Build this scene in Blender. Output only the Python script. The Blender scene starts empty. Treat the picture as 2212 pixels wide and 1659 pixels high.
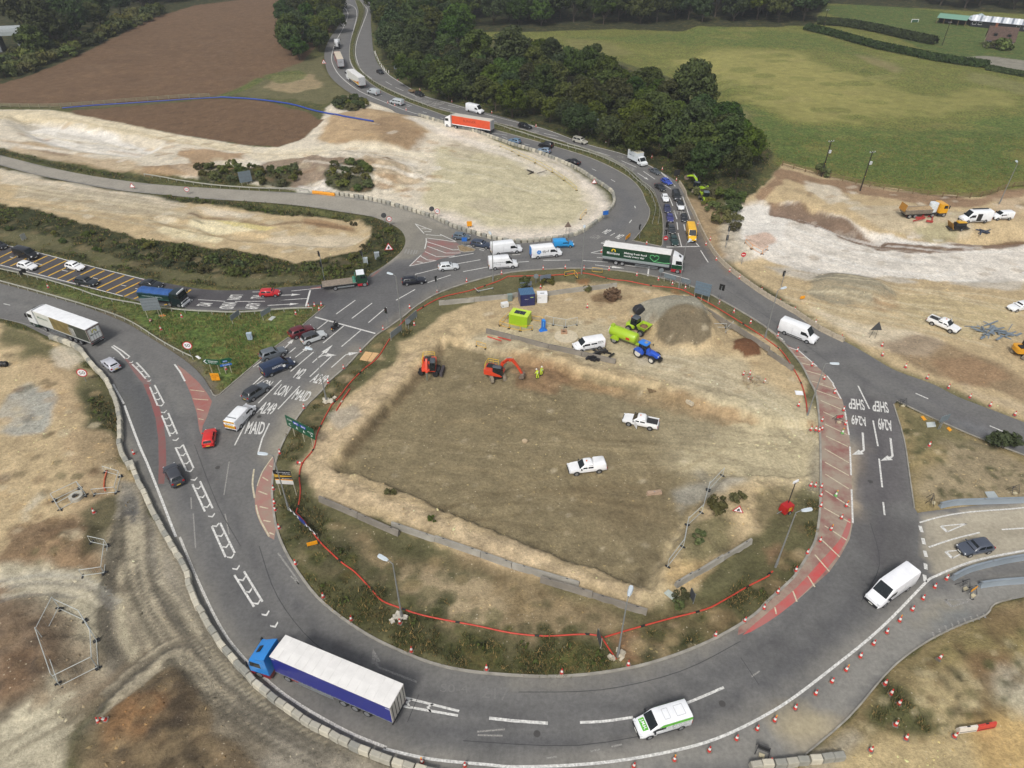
import bpy,bmesh,math,random
import numpy as np
from mathutils import Vector,Matrix
from mathutils.geometry import tessellate_polygon,delaunay_2d_cdt
random.seed(7);RNG=np.random.default_rng(11)

# ---------------------------------------------------------------- camera, sky, sun, exposure
FPX,CAMH=1470.0,66.0
TH=math.atan(1470.0/1910.0)
SC=bpy.context.scene
COL=SC.collection
cam=bpy.data.cameras.new("camera");camo=bpy.data.objects.new("camera",cam);COL.objects.link(camo)
camo.location=(0,0,CAMH);camo.rotation_euler=(math.pi/2-TH,0,0)
cam.sensor_width=36.0;cam.lens=36.0*FPX/2212.0;cam.clip_start=1.0;cam.clip_end=6000.0
SC.camera=camo
SUN_EL,SUN_AZ=math.radians(50),math.radians(200)      # azimuth measured from +Y clockwise
w=bpy.data.worlds.new("World");SC.world=w;w.use_nodes= True
wn=w.node_tree.nodes;wl=w.node_tree.links
sky=wn.new("ShaderNodeTexSky");sky.sky_type='NISHITA';sky.sun_disc= False
sky.sun_elevation=SUN_EL;sky.sun_rotation=SUN_AZ
sky.air_density=1.0;sky.dust_density=4.0;sky.ozone_density=1.0
bg=wn["Background"];bg.inputs[1].default_value=0.10
hs=wn.new("ShaderNodeHueSaturation");hs.inputs["Saturation"].default_value=0.35   # overcast: grey cloud
wl.new(sky.outputs[0],hs.inputs["Color"]);wl.new(hs.outputs[0],bg.inputs[0])
sun=bpy.data.lights.new("sun",'SUN');sun.energy=1.5;sun.angle=math.radians(11);sun.color=(1,0.96,0.9)
suno=bpy.data.objects.new("sun",sun);COL.objects.link(suno)
sd=Vector((math.sin(SUN_AZ)*math.cos(SUN_EL),math.cos(SUN_AZ)*math.cos(SUN_EL),math.sin(SUN_EL)))
suno.rotation_euler=sd.to_track_quat('Z','Y').to_euler();suno.location=(0,60,120)
SC.view_settings.view_transform='Standard';SC.view_settings.look='None'
SC.view_settings.gamma=1.0;SC.view_settings.use_curve_mapping= False
SC.view_settings.exposure=0.42
SC.cycles.max_bounces=5;SC.cycles.diffuse_bounces=2;SC.cycles.glossy_bounces=2
SC.cycles.transparent_max_bounces=6;SC.cycles.use_denoising= True

# ---------------------------------------------------------------- photo pixel (2212 wide) -> place
CT,ST=math.cos(TH),math.sin(TH)
def P(x,y,z=0.0):
    dx,dy=x-1106.0,y-829.5
    d=(dx,FPX*CT-dy*ST,-FPX*ST-dy*CT)
    t=(z-CAMH)/d[2]
    return Vector((t*d[0],t*d[1],z))
def pts(s):
    return [tuple(float(c) for c in q.split(",")) for q in s.split()]
def tl(i,j,s):                       # points read off one quarter-size picture tile
    return [(i*553+u/4,j*414.75+v/4) for u,v in pts(s)]
def zm(x0,y0,k,s):                  # points read off an enlarged crop
    return [(x0+u*k,y0+v*k) for u,v in pts(s)]
ZA= lambda s:zm(486,702,0.166667,s)
ZB= lambda s:zm(1296,459,0.125,s)
ZC= lambda s:zm(324,583.2,0.125,s)
def W(pl,z=0.0):
    return [P(x,y,z) for x,y in pl]
def smooth(pl,n=4,closed=False):     # Catmull-Rom
    q=[np.array(p,float) for p in pl];m=len(q);out=[]
    for i in range(m if closed else m-1):
        g= lambda k:q[k%m] if closed else q[min(max(k,0),m-1)]
        a,b,c,d=g(i-1),g(i),g(i+1),g(i+2)
        for s in range(n):
            t=s/n
            out.append(tuple(0.5*(2*b+(c-a)*t+(2*a-5*b+4*c-d)*t*t+(3*b-a-3*c+d)*t**3)))
    if not closed:out.append(tuple(q[-1]))
    return out
def lin(r,g,b):
    f= lambda c:(c/255/12.92) if c<=10 else ((c/255+0.055)/1.055)**2.4
    return (f(r),f(g),f(b))

# ---------------------------------------------------------------- materials
MATS={}
def _mat(name):
    m=bpy.data.materials.new(name);m.use_nodes= True
    return m,m.node_tree.nodes,m.node_tree.links,m.node_tree.nodes["Principled BSDF"]
def mat(name,col,rough=0.6,metal=0.0,coat=0.0,var=0.12,scale=3.0,emit=0.0):
    """painted / plain surface with a little uneven dirt"""
    if name in MATS: return MATS[name]
    m,n,l,b=_mat(name)
    b.inputs["Roughness"].default_value=rough;b.inputs["Metallic"].default_value=metal
    b.inputs["Coat Weight"].default_value=coat;b.inputs["Coat Roughness"].default_value=0.08
    tc=n.new("ShaderNodeTexCoord");ns=n.new("ShaderNodeTexNoise")
    ns.inputs["Scale"].default_value=scale;ns.inputs["Detail"].default_value=5
    l.new(tc.outputs["Object"],ns.inputs["Vector"])
    mr=n.new("ShaderNodeMapRange");mr.inputs[1].default_value=0.3;mr.inputs[2].default_value=0.7
    mr.inputs[3].default_value=1-var;mr.inputs[4].default_value=1+var*0.5
    l.new(ns.outputs["Fac"],mr.inputs[0])
    mx=n.new("ShaderNodeMix");mx.data_type='RGBA';mx.blend_type='MULTIPLY';mx.inputs[0].default_value=1
    mx.inputs[6].default_value=(*col,1);l.new(mr.outputs[0],mx.inputs[7]);l.new(mx.outputs[2],b.inputs["Base Color"])
    if emit:
        b.inputs["Emission Color"].default_value=(*col,1);b.inputs["Emission Strength"].default_value=emit
    MATS[name]=m; return m
def paint(r,g,b):                      # vehicle paint from an sRGB colour
    return mat("paint_%d_%d_%d"%(r,g,b),lin(r,g,b),0.32,0.0,0.35,0.08,1.2)
def plain(name,r,g,b,rough=0.7,**k):
    return mat(name,lin(r,g,b),rough,**k)
GLASS=mat("dark_glass",(0.012,0.016,0.018),0.06,0,0.0,0.3,1.0)
RUBBER=plain("rubber",34,34,35,0.85);DARKP=plain("dark_plastic",38,39,41,0.55)
METAL=mat("wheel_metal",lin(165,167,170),0.35,0.6);STEEL=mat("galvanised_steel",lin(140,145,148),0.45,0.35,scale=1.0)
LAMPW=plain("headlight_glass",225,228,230,0.15);LAMPR=plain("tail_light_red",170,20,22,0.2)
PLATE_Y=plain("plate_yellow",215,180,60);PLATE_W=plain("plate_white",225,225,215)
WHITE=plain("white_vinyl",236,237,238,0.4);BLACK=plain("black_vinyl",24,25,27,0.5)
CONC=plain("concrete",158,152,140,0.9,var=0.25,scale=1.5)
WOODM=plain("weathered_wood",128,108,80,0.9,var=0.3)

# ---------------------------------------------------------------- mesh building
class MB:
    def __init__(s):s.v=[];s.f=[]
    def add(s,vs,fs):
        o=len(s.v);s.v+=[tuple(p) for p in vs];s.f+=[tuple(i+o for i in f) for f in fs]; return s
    def box(s,c,d,rz=0.0,ry=0.0,taper=1.0):
        """box with centre c and size d; taper shrinks the top"""
        M=Matrix.Rotation(rz,3,'Z')@Matrix.Rotation(ry,3,'Y');c=Vector(c);vs=[]
        for z in (-.5,.5):
            k=taper if z>0 else 1.0
            for x,y in ((-.5,-.5),(.5,-.5),(.5,.5),(-.5,.5)):
                vs.append(c+M@Vector((x*d[0]*k,y*d[1]*k,z*d[2])))
        return s.add(vs,[(3,2,1,0),(4,5,6,7),(0,1,5,4),(1,2,6,5),(2,3,7,6),(3,0,4,7)])
    def cyl(s,a,b,r,r2=None,n=10,cap=True):
        a,b=Vector(a),Vector(b);r2=r if r2 is None else r2
        d=(b-a).normalized();u=d.orthogonal().normalized();v=d.cross(u);vs=[]
        for p,q in ((a,r),(b,r2)):
            for i in range(n):
                t=2*math.pi*i/n;vs.append(p+u*(q*math.cos(t))+v*(q*math.sin(t)))
        fs=[(i,(i+1)%n,n+(i+1)%n,n+i) for i in range(n)]
        if cap:fs+=[tuple(range(n))[::-1],tuple(range(n,2*n))]
        return s.add(vs,fs)
    def tube(s,path,r,n=6):
        path=[Vector(p) for p in path];rings=[]
        for i,p in enumerate(path):
            d=(path[min(i+1,len(path)-1)]-path[max(i-1,0)]).normalized()
            u=d.cross(Vector((0,0,1)));u=u.normalized() if u.length>1e-3 else Vector((1,0,0));v=d.cross(u)
            rings.append([p+u*(r*math.cos(2*math.pi*k/n))+v*(r*math.sin(2*math.pi*k/n)) for k in range(n)])
        return s.loft(rings)
    def loft(s,rings,cap=True):
        n=len(rings[0]);vs=[p for q in rings for p in q];fs=[]
        for i in range(len(rings)-1):
            for k in range(n):
                a,b=i*n+k,i*n+(k+1)%n;fs.append((a,b,b+n,a+n))
        if cap:
            fs.append(tuple(range(n))[::-1]);fs.append(tuple(range((len(rings)-1)*n,len(rings)*n)))
        return s.add(vs,fs)
    def prism(s,prof,y0,y1):           # side profile (x,z) drawn out along y
        n=len(prof);vs=[(x,y0,z) for x,z in prof]+[(x,y1,z) for x,z in prof]
        return s.add(vs,[tuple(range(n)),tuple(range(n,2*n))[::-1]]+[(i,i+n,(i+1)%n+n,(i+1)%n) for i in range(n)])
    def quad(s,a,b,c,d): return s.add([a,b,c,d],[(0,1,2,3)])
    def mesh(s,name,m,smooth_ang=None):
        me=bpy.data.meshes.new(name);me.from_pydata([tuple(p) for p in s.v],[],s.f)
        bm=bmesh.new();bm.from_mesh(me);bmesh.ops.recalc_face_normals(bm,faces=bm.faces);bm.to_mesh(me);bm.free()
        if m is not None:me.materials.append(m)
        if smooth_ang:
            me.polygons.foreach_set("use_smooth",[True]*len(me.polygons));me.set_sharp_from_angle(angle=math.radians(smooth_ang))
        return me
    def obj(s,name,m,parent=None,smooth_ang=None):
        return link(name,s.mesh(name,m,smooth_ang),parent)
def link(name,me,parent=None,loc=None,rz=None):
    o=bpy.data.objects.new(name,me);COL.objects.link(o)
    if parent is not None:o.parent=parent
    if loc is not None:o.location=loc
    if rz is not None:o.rotation_euler=(0,0,rz)
    return o
def tag(o,label,cat,group=None):
    o["label"]=label;o["category"]=cat
    if group:o["group"]=group
    return o
def thing(name,label,cat,loc=(0,0,0),rz=0.0,group=None):
    o=bpy.data.objects.new(name, None);COL.objects.link(o);o.location=loc;o.rotation_euler=(0,0,rz)
    o.empty_display_size=0.3
    return tag(o,label,cat,group)
def kind(o,k):o["kind"]=k; return o
KIDS={}
def copy_tree(o,loc,rz,label=None,group=None,scale=None):
    c=o.copy();COL.objects.link(c);c.location=loc;c.rotation_euler=(0,0,rz)
    if scale:c.scale=scale
    if label:c["label"]=label
    if group:c["group"]=group
    for ch in o.children:
        d=ch.copy();COL.objects.link(d);d.parent=c
        for g in ch.children:
            e=g.copy();COL.objects.link(e);e.parent=d
    return c
_TXT={}
def text_geo(s,ext=0.0,bold=0.0):
    """lettering as plain triangles in a unit box: returns verts (0..1), faces, width/height"""
    k=(s,bold)
    if k in _TXT: return _TXT[k]
    cu=bpy.data.curves.new("lettering",'FONT');cu.body=s;cu.resolution_u=3;cu.offset=bold
    ob=bpy.data.objects.new("lettering",cu);COL.objects.link(ob)
    dg=bpy.context.evaluated_depsgraph_get();me=bpy.data.meshes.new_from_object(ob.evaluated_get(dg))
    v=np.array([p.co[:2] for p in me.vertices]);f=[tuple(p.vertices) for p in me.polygons]
    bpy.data.objects.remove(ob);bpy.data.curves.remove(cu);bpy.data.meshes.remove(me)
    lo,hi=v.min(0),v.max(0);r=((v-lo)/(hi-lo),f,(hi[0]-lo[0])/(hi[1]-lo[1]));_TXT[k]=r; return r
def lettering(name,s,m,quad,parent=None,bold=0.01):
    """text set into the four-cornered frame bl, br, tr, tl"""
    v,f,_=text_geo(s,0,bold);a,b,c,d=[Vector(q) for q in quad]
    vs=[a*(1-x)*(1-y)+b*x*(1-y)+c*x*y+d*(1-x)*y for x,y in v]
    return MB().add(vs,f).obj(name,m,parent)

# ---------------------------------------------------------------- noise and polygon fields (numpy)
_G=np.random.default_rng(3).random((256,256))
def vnoise(x,y):
    xi=np.floor(x).astype(int);yi=np.floor(y).astype(int);fx=x-xi;fy=y-yi
    fx=fx*fx*(3-2*fx);fy=fy*fy*(3-2*fy)
    g= lambda a,b:_G[a&255,b&255]
    return (g(xi,yi)*(1-fx)+g(xi+1,yi)*fx)*(1-fy)+(g(xi,yi+1)*(1-fx)+g(xi+1,yi+1)*fx)*fy
def fbm(x,y,sc,o=4):
    r=0;a=0.5;t=0
    for k in range(o):
        r=r+a*vnoise(x*sc+17.3*k,y*sc+5.1*k);t+=a;a*=0.55;sc*=2.03
    return r/t-0.5
def sdist(X,Y,poly,closed=True):
    """distance to a polygon's edge, positive inside (polyline: minus the distance)"""
    p=np.array([(q[0],q[1]) for q in poly],float);n=len(p)
    D=np.full(X.shape,1e18);ins=np.zeros(X.shape,bool)
    for i in range(n if closed else n-1):
        ax,ay=p[i];bx,by=p[(i+1)%n];ex,ey=bx-ax,by-ay;L=ex*ex+ey*ey+1e-12
        t=np.clip(((X-ax)*ex+(Y-ay)*ey)/L,0,1)
        D=np.minimum(D,(X-ax-t*ex)**2+(Y-ay-t*ey)**2)
        if closed and ey!=0:
            c=(ay>Y)!=(by>Y);ins^=c&(X<ex*(Y-ay)/ey+ax)
    D=np.sqrt(D); return np.where(ins,D,-D) if closed else -D
def sstep(x,a,b):
    t=np.clip((x-a)/(b-a),0,1); return t*t*(3-2*t)
def field(X,Y,poly,soft,warp=0.0,closed=True):
    """0..1 mask of a polygon, soft over `soft` metres with a ragged edge"""
    out=np.zeros(X.shape);a=np.array([(q[0],q[1]) for q in poly]);m=soft+warp+1
    s=(X>a[:,0].min()-m)&(X<a[:,0].max()+m)&(Y>a[:,1].min()-m)&(Y<a[:,1].max()+m)
    if not s.any(): return out
    x,y=X[s],Y[s];d=sdist(x,y,poly,closed)
    if warp:d=d+warp*2.2*(fbm(x,y,1/(warp*3+1.0),4))
    out[s]=sstep(d,-soft/2,soft/2); return out
def stroke(X,Y,line,width,soft,warp=0.0):
    out=np.zeros(X.shape);a=np.array([(q[0],q[1]) for q in line]);m=soft+warp+width+1
    s=(X>a[:,0].min()-m)&(X<a[:,0].max()+m)&(Y>a[:,1].min()-m)&(Y<a[:,1].max()+m)
    if not s.any(): return out
    x,y=X[s],Y[s];d=sdist(x,y,line, False)+width/2
    if warp:d=d+warp*2.2*fbm(x,y,1/(warp*3+0.6),3)
    out[s]=sstep(d,-soft/2,soft/2); return out
# ================================================================ ROAD OUTLINES (photo pixels)
o_west=smooth(pts("-160,640 -80,664 0,686 50,701 105,728")+tl(0,1,"500,1275 670,1365 745,1460 845,1570 912,1650")+tl(0,2,"985,140 1022,262 1030,400 1030,560 1060,650 1165,790 1245,960 1325,1130 1435,1330 1555,1530 1612,1645")
        +tl(0,3,"1625,85 1700,270 1830,495 1970,700 2130,870")+tl(1,3,"0,955 205,1130 435,1285 705,1430 980,1560 1240,1655")+pts("930,1680 1010,1700"),3)
o_sr=smooth(tl(3,3,"320,1555 700,1230 1000,880 1180,710 1400,560 1640,440 1890,340")+pts("2150,1306 2212,1290 2330,1270"),3)
o_slipN=smooth(pts("2330,1062 2212,1080 2100,1093 2009,1104 1982,1108"),3)
o_triL=smooth(pts("1976,1098 1966,1029 1954,950 1931,874"),3)
o_eastS=smooth(pts("1937,866 2000,897 2084,934 2154,962 2212,984 2330,1034"),3)
o_eastN=smooth(pts("2330,962 2212,912 2134,882 2069,857 2016,830 1934,800 1874,765 1824,737 1769,709 1721,678 1659,639 1621,615 1581,585 1551,557 1528,520 1511,487 1496,452 1478,415 1461,392 1428,371 1356,336 1266,311 1178,279 1106,258 968,221 915,205 865,177 835,157 815,135 806,107 803,75 801,45 803,20 806,-8"),3)
o_neL=smooth(pts("739,-8 741,12 738,38 728,60 712,84 701,112 703,140 714,166 743,192 778,211 838,233 862,246 908,252 968,268 1028,284 1106,312 1156,328 1206,347 1246,365 1281,388 1316,412 1326,432 1324,446 1304,466 1284,483 1254,503 1224,513 1180,520 1106,525 1050,514 1014,503 976,491 938,473 900,461 852,446 790,431 728,422 640,416 553,412 450,406 325,397 200,380 100,360 0,335 -160,296"),3)
o_nwS=smooth(pts("-160,318 0,357 75,377 175,397 265,412 375,423 450,430 553,436 653,445 753,460 803,468 840,482 863,495 874,510 875,527 863,547 828,575 801,591"),3)
o_m2N=smooth(pts("796,597 695,615 628,619 553,626 475,627 425,623 362,612 312,602 200,577 100,551 0,526 -160,487"),3)
o_m2S=smooth(pts("-160,537 0,577 100,602 212,627 287,647 325,657 400,667 470,671 553,669 628,665 696,657"),3)
o_wdgE=smooth(pts("702,661 665,692 628,725 590,752 553,784 525,808 497,832 474,852"),3)
o_wdgW=smooth(pts("462,853 452,836 436,812 408,785 368,757 330,733 280,702 225,678 160,655 75,632 0,612 -160,572"),3)
ROAD_OUT=o_west+pts("1100,1720 1700,1668")+o_sr+o_slipN+o_triL+o_eastS+o_eastN+o_neL+o_nwS+o_m2N+o_m2S+o_wdgE+o_wdgW
ISLAND=smooth(tl(1,1,"2212,690 1900,760 1600,860 1400,970 1250,1090 1120,1180 1030,1240 900,1370 780,1500 620,1640")+tl(1,2,"560,60 400,220 280,400 200,560 150,720 130,900 140,1080 170,1260 240,1440 360,1640")
        +tl(1,3,"520,190 720,360 960,520 1200,640 1500,760 1800,830 2212,870")+tl(2,3,"400,880 760,850 1100,790 1400,700 1700,580 1960,440 2130,320")+tl(3,3,"0,230 200,50")
        +tl(3,2,"270,1620 400,1400 440,1250 460,1050 465,800 460,500 445,250 420,80")+tl(3,1,"370,1640 300,1500 200,1370 100,1260 0,1175")
        +tl(2,1,"2000,1040 1750,900 1600,830 1400,770 1200,720 950,680 700,660 400,660"),3, True)
resL=smooth(pts("766,0 774,25 769,50 759,82 754,110 758,135 771,155 793,175 826,197 878,220 928,238 968,252 1063,279 1106,291 1198,317 1266,338 1319,361 1361,386 1384,411 1394,435 1403,455 1398,477 1383,500 1366,520"),3)
resR=smooth(pts("1428,533 1432,525 1433,485 1428,452 1411,415 1392,398 1366,372 1320,345 1268,323 1200,301 1106,273 1063,263 973,242 928,229 878,209 828,186 796,166 776,144 768,125 768,100 774,75 785,45 789,17 777,0"),3)
RESERVE=resL+resR
SPLIT=tl(1,1,"1745,470 1765,512 1800,520 1880,512 1893,500 1830,478 1780,462")
def W2(pl): return [(q.x,q.y) for q in W(pl)]
ROADW,ISLW,RESW,SPLW=W2(ROAD_OUT),W2(ISLAND),W2(RESERVE),W2(SPLIT)
def rebuild_sd(X,Y):
    """distance into the carriageway: positive on tarmac"""
    d=np.full(X.shape,-60.0)
    s=(Y>8)&(Y<520)&(np.abs(X)<330)
    x,y=X[s],Y[s]
    v=sdist(x,y,ROADW)
    for h in (ISLW,RESW):v=np.minimum(v,-sdist(x,y,h))
    d[s]=v; return d

# ================================================================ GROUND RELIEF
def spaced(a,b,d0,far,d1):
    out=[a]
    while out[-1]<b:
        t=min(1,max(0,(out[-1]-far[0])/(far[1]-far[0])));out.append(out[-1]+d0+(d1-d0)*t)
    return out
gy=np.array([-300.,-100.,-30.,0.,10.,18.]+spaced(22,520,0.36,(90,480),1.5)[1:]+[540.,580.,650.,800.,1100.,1600.])
half=spaced(0,330,0.40,(95,320),2.2)
gx=np.array([-1500.,-900.,-600.,-430.]+[-q for q in half[:0:-1]]+half+[430.,600.,900.,1500.])
GX,GY=np.meshgrid(gx,gy)
SD=rebuild_sd(GX,GY)
OFF=sstep(-SD,0.2,2.0)                 # 0 on and beside the road, 1 well away from it
H=np.zeros(GX.shape)
def raise_(s,h,soft,warp=0.0,z=0.0,add=True,sm=True):
    global H
    pl=pts(s) if isinstance(s,str) else s
    if sm:pl=smooth(pl,3, True)
    m=field(GX,GY,[(q.x,q.y) for q in W(pl,z)],soft,warp);H=H+h*m
def ridge(s,h,width,soft,warp=0.0,z=0.0):
    global H
    m=stroke(GX,GY,[(q.x,q.y) for q in W(smooth(pts(s),4),z)],width,soft,warp);H=H+h*m
PIT="968,738 1040,752 1110,775 1200,793 1300,815 1430,848 1540,878 1650,905 1780,925 1770,1020 1640,1024 1570,1030 1510,1095 1470,1160 1425,1240 1402,1274 1330,1245 1180,1190 1040,1135 930,1085 850,1050 775,1022 722,1016 760,965 820,895 880,830 930,775"
RF="1675,360 1760,385 1870,405 2000,425 2100,432 2330,395 2400,-60 800,-60 840,60 1020,80 1110,70 1330,120 1500,170 1600,260"    # grass field, higher than the junction
raise_("1560,455 1640,425 1700,440 1800,470 1900,492 2010,500 2110,497 2240,487 2400,470 2420,-80 1500,-80 1560,200",2.2,9.0,0.6,1.2)
raise_(PIT,-1.15,1.1,0.5)
ridge("985,712 930,762 870,815 800,890 745,955 700,1010",0.5,3.0,3.0,0.5)
ridge("690,1030 790,1075 930,1130 1080,1190 1230,1245 1380,1290",0.45,2.5,3.0,0.5)
ridge("1110,752 1250,795 1380,830 1500,850 1620,880",0.5,2.6,3.0,0.6)
ridge("1420,1280 1500,1190 1580,1120 1640,1060",0.5,3.5,3.0,0.6)
raise_("1366,684 1400,670 1450,664 1500,672 1532,702 1545,742 1500,752 1455,748 1425,735 1408,718 1385,700",3.6,5.0,0.4)      # aggregate heap
raise_("1430,690 1490,686 1512,715 1470,724 1435,712",1.2,4.5,0.4)
raise_("1578,745 1605,736 1635,745 1640,765 1610,775 1580,762",0.9,2.4,0.2)                     # brown soil heap
raise_("1085,800 1130,782 1190,790 1215,810 1170,830 1100,832",0.7,3.5,0.3)                      # spoil round the excavator
raise_("1760,620 1800,600 1870,608 1920,628 1880,650 1800,640",1.6,5.0,0.5)                      # heap on right-hand site
raise_("30,250 120,262 260,290 340,310 300,335 160,320 60,290",-1.6,5.0,0.6)
raise_("640,360 720,335 800,340 880,370 820,400 700,395",1.8,8.0,1.0)
raise_("700,265 780,245 860,250 920,290 860,320 760,315",1.6,9.0,0.8)
raise_("290,372 420,362 560,372 640,385 600,400 440,394",1.2,6.0,0.6)
raise_("430,455 560,440 700,455 790,478 780,520 690,530 560,515 450,500",-1.0,3.0,0.5)
raise_("330,470 560,500 620,520 520,520 380,492",-0.6,1.5,0.3)
raise_("1660,448 1740,462 1800,484 1860,512 1915,516 1900,500 1830,478 1760,450 1690,434",-1.3,1.6,0.2,1.6)  # trench
raise_("2065,500 2140,492 2260,486 2260,500 2140,508",-1.2,1.6,0.2,2.2)
ridge("40,1190 110,1170 180,1185 220,1240",0.6,4,4,0.8)
raise_("0,1330 80,1320 150,1400 110,1500 0,1540 -40,1420",0.9,4.5,0.8)
raise_("180,1640 230,1560 330,1500 385,1470 470,1560 560,1700 200,1720",0.7,4.0,0.7)
raise_("1900,1480 2000,1420 2100,1390 2180,1420 2170,1500 2050,1560 1930,1560",0.5,5.0,0.8)
raise_("1600,520 1660,500 1700,520 1660,560 1620,560",0.7,4.0,0.8)
bank=np.zeros(GX.shape)
for s_,wd_ in (("985,712 930,762 870,815 800,890 745,955 700,1010 790,1062 930,1115 1080,1172 1230,1230 1390,1285",7),("1110,760 1250,800 1380,835 1500,860 1620,892",6),("1420,1280 1500,1190 1580,1120 1640,1060",9),("640,370 720,345 800,350 880,380 820,405 700,405",12),("1085,800 1130,782 1190,790 1215,810 1170,830",8),("1560,480 1590,520 1570,560",9),("300,372 420,368 560,380",6),("40,1190 110,1170 180,1185 220,1240",8),("0,1400 60,1360 120,1420",9),("260,1600 340,1520 420,1560",10)):
    bank=np.maximum(bank,stroke(GX,GY,[(q.x,q.y) for q in W(pts(s_))],wd_,3,1.0))
H+=bank*(0.75*fbm(GX,GY,0.75,3)+0.35*np.abs(fbm(GX,GY,1.4,2)))
H+=OFF*(0.20*fbm(GX,GY,0.11,3)+0.20*fbm(GX,GY,0.7,3)+0.06)
H*=OFF
H=np.where(SD>-0.25,-0.16,H)
isl_edge=sstep(-SD,0.25,0.9);H+=0.08*isl_edge
def hgt(x,y):
    i=int(np.clip(np.searchsorted(gx,x)-1,0,len(gx)-2));j=int(np.clip(np.searchsorted(gy,y)-1,0,len(gy)-2))
    u=(x-gx[i])/(gx[i+1]-gx[i]);v=(y-gy[j])/(gy[j+1]-gy[j])
    return float((H[j,i]*(1-u)+H[j,i+1]*u)*(1-v)+(H[j+1,i]*(1-u)+H[j+1,i+1]*u)*v)
def on(x,y):                              # ground height, never below the tarmac sheet
    return max(hgt(x,y),0.0) if hgt(x,y)>-0.2 else hgt(x,y)
def G(x,y,dz=0.0):
    """the place where the sight line through a photo pixel meets the ground (dz above it)"""
    z=0.0
    for _ in range(7):
        p=P(x,y,z+dz);z=0.5*z+0.5*on(p.x,p.y)
    p=P(x,y,z+dz);p.z=on(p.x,p.y); return p

# ================================================================ GROUND COLOUR (the colour of the soil, chalk and grass themselves)
CC=dict(chalk=(208,196,172),chalkw=(214,206,192),beige=(186,163,120),tan=(180,154,114),org=(162,128,86),clay=(112,84,58),olive=(134,120,86),
          gravel=(172,160,134),grey=(150,147,136),verge=(102,98,62),grass=(94,108,54),lush=(88,114,50),scrub=(56,62,36),plough=(110,84,58),straw=(150,132,86),
          field=(112,118,54),fieldy=(144,138,66),fieldd=(88,110,48),mud=(104,94,76),tarm=(98,97,95),dust=(150,141,122),dark=(64,60,50),white=(222,218,210))
PS=0.42
def paint_layers(X,Y,base,layers):
    out=np.tile(np.array(lin(*base)),X.shape+(1,)).astype(float)
    for L in layers:
        kd,s,c,soft,warp,op=L[:6];z=L[6] if len(L)>6 else 0.0
        pl=pts(s) if isinstance(s,str) else s;c=CC[c] if isinstance(c,str) else c
        w_=W(pl if kd=='p' else smooth(pl,4),z);pw=[(q.x,q.y) for q in w_];sl=Ellipsis;Xs,Ys=X,Y
        if X.ndim==2:                     # work only on the part of the grid that the patch can reach
            a=np.array(pw);g=soft+warp+3;i0,i1=np.searchsorted(gx,(a[:,0].min()-g,a[:,0].max()+g));j0,j1=np.searchsorted(gy,(a[:,1].min()-g,a[:,1].max()+g));sl=(slice(j0,j1),slice(i0,i1));Xs,Ys=X[sl],Y[sl]
            if Xs.size==0: continue
        if kd=='p':m=field(Xs,Ys,pw,soft*PS,warp*1.25)
        else:m=stroke(Xs,Ys,pw,soft,warp,0.25*warp)     # soft=width, warp=edge
        out[sl]+=(m*op)[..., None]*(np.array(lin(*c))-out[sl])
    return out
ISL_D=ISLAND
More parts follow.
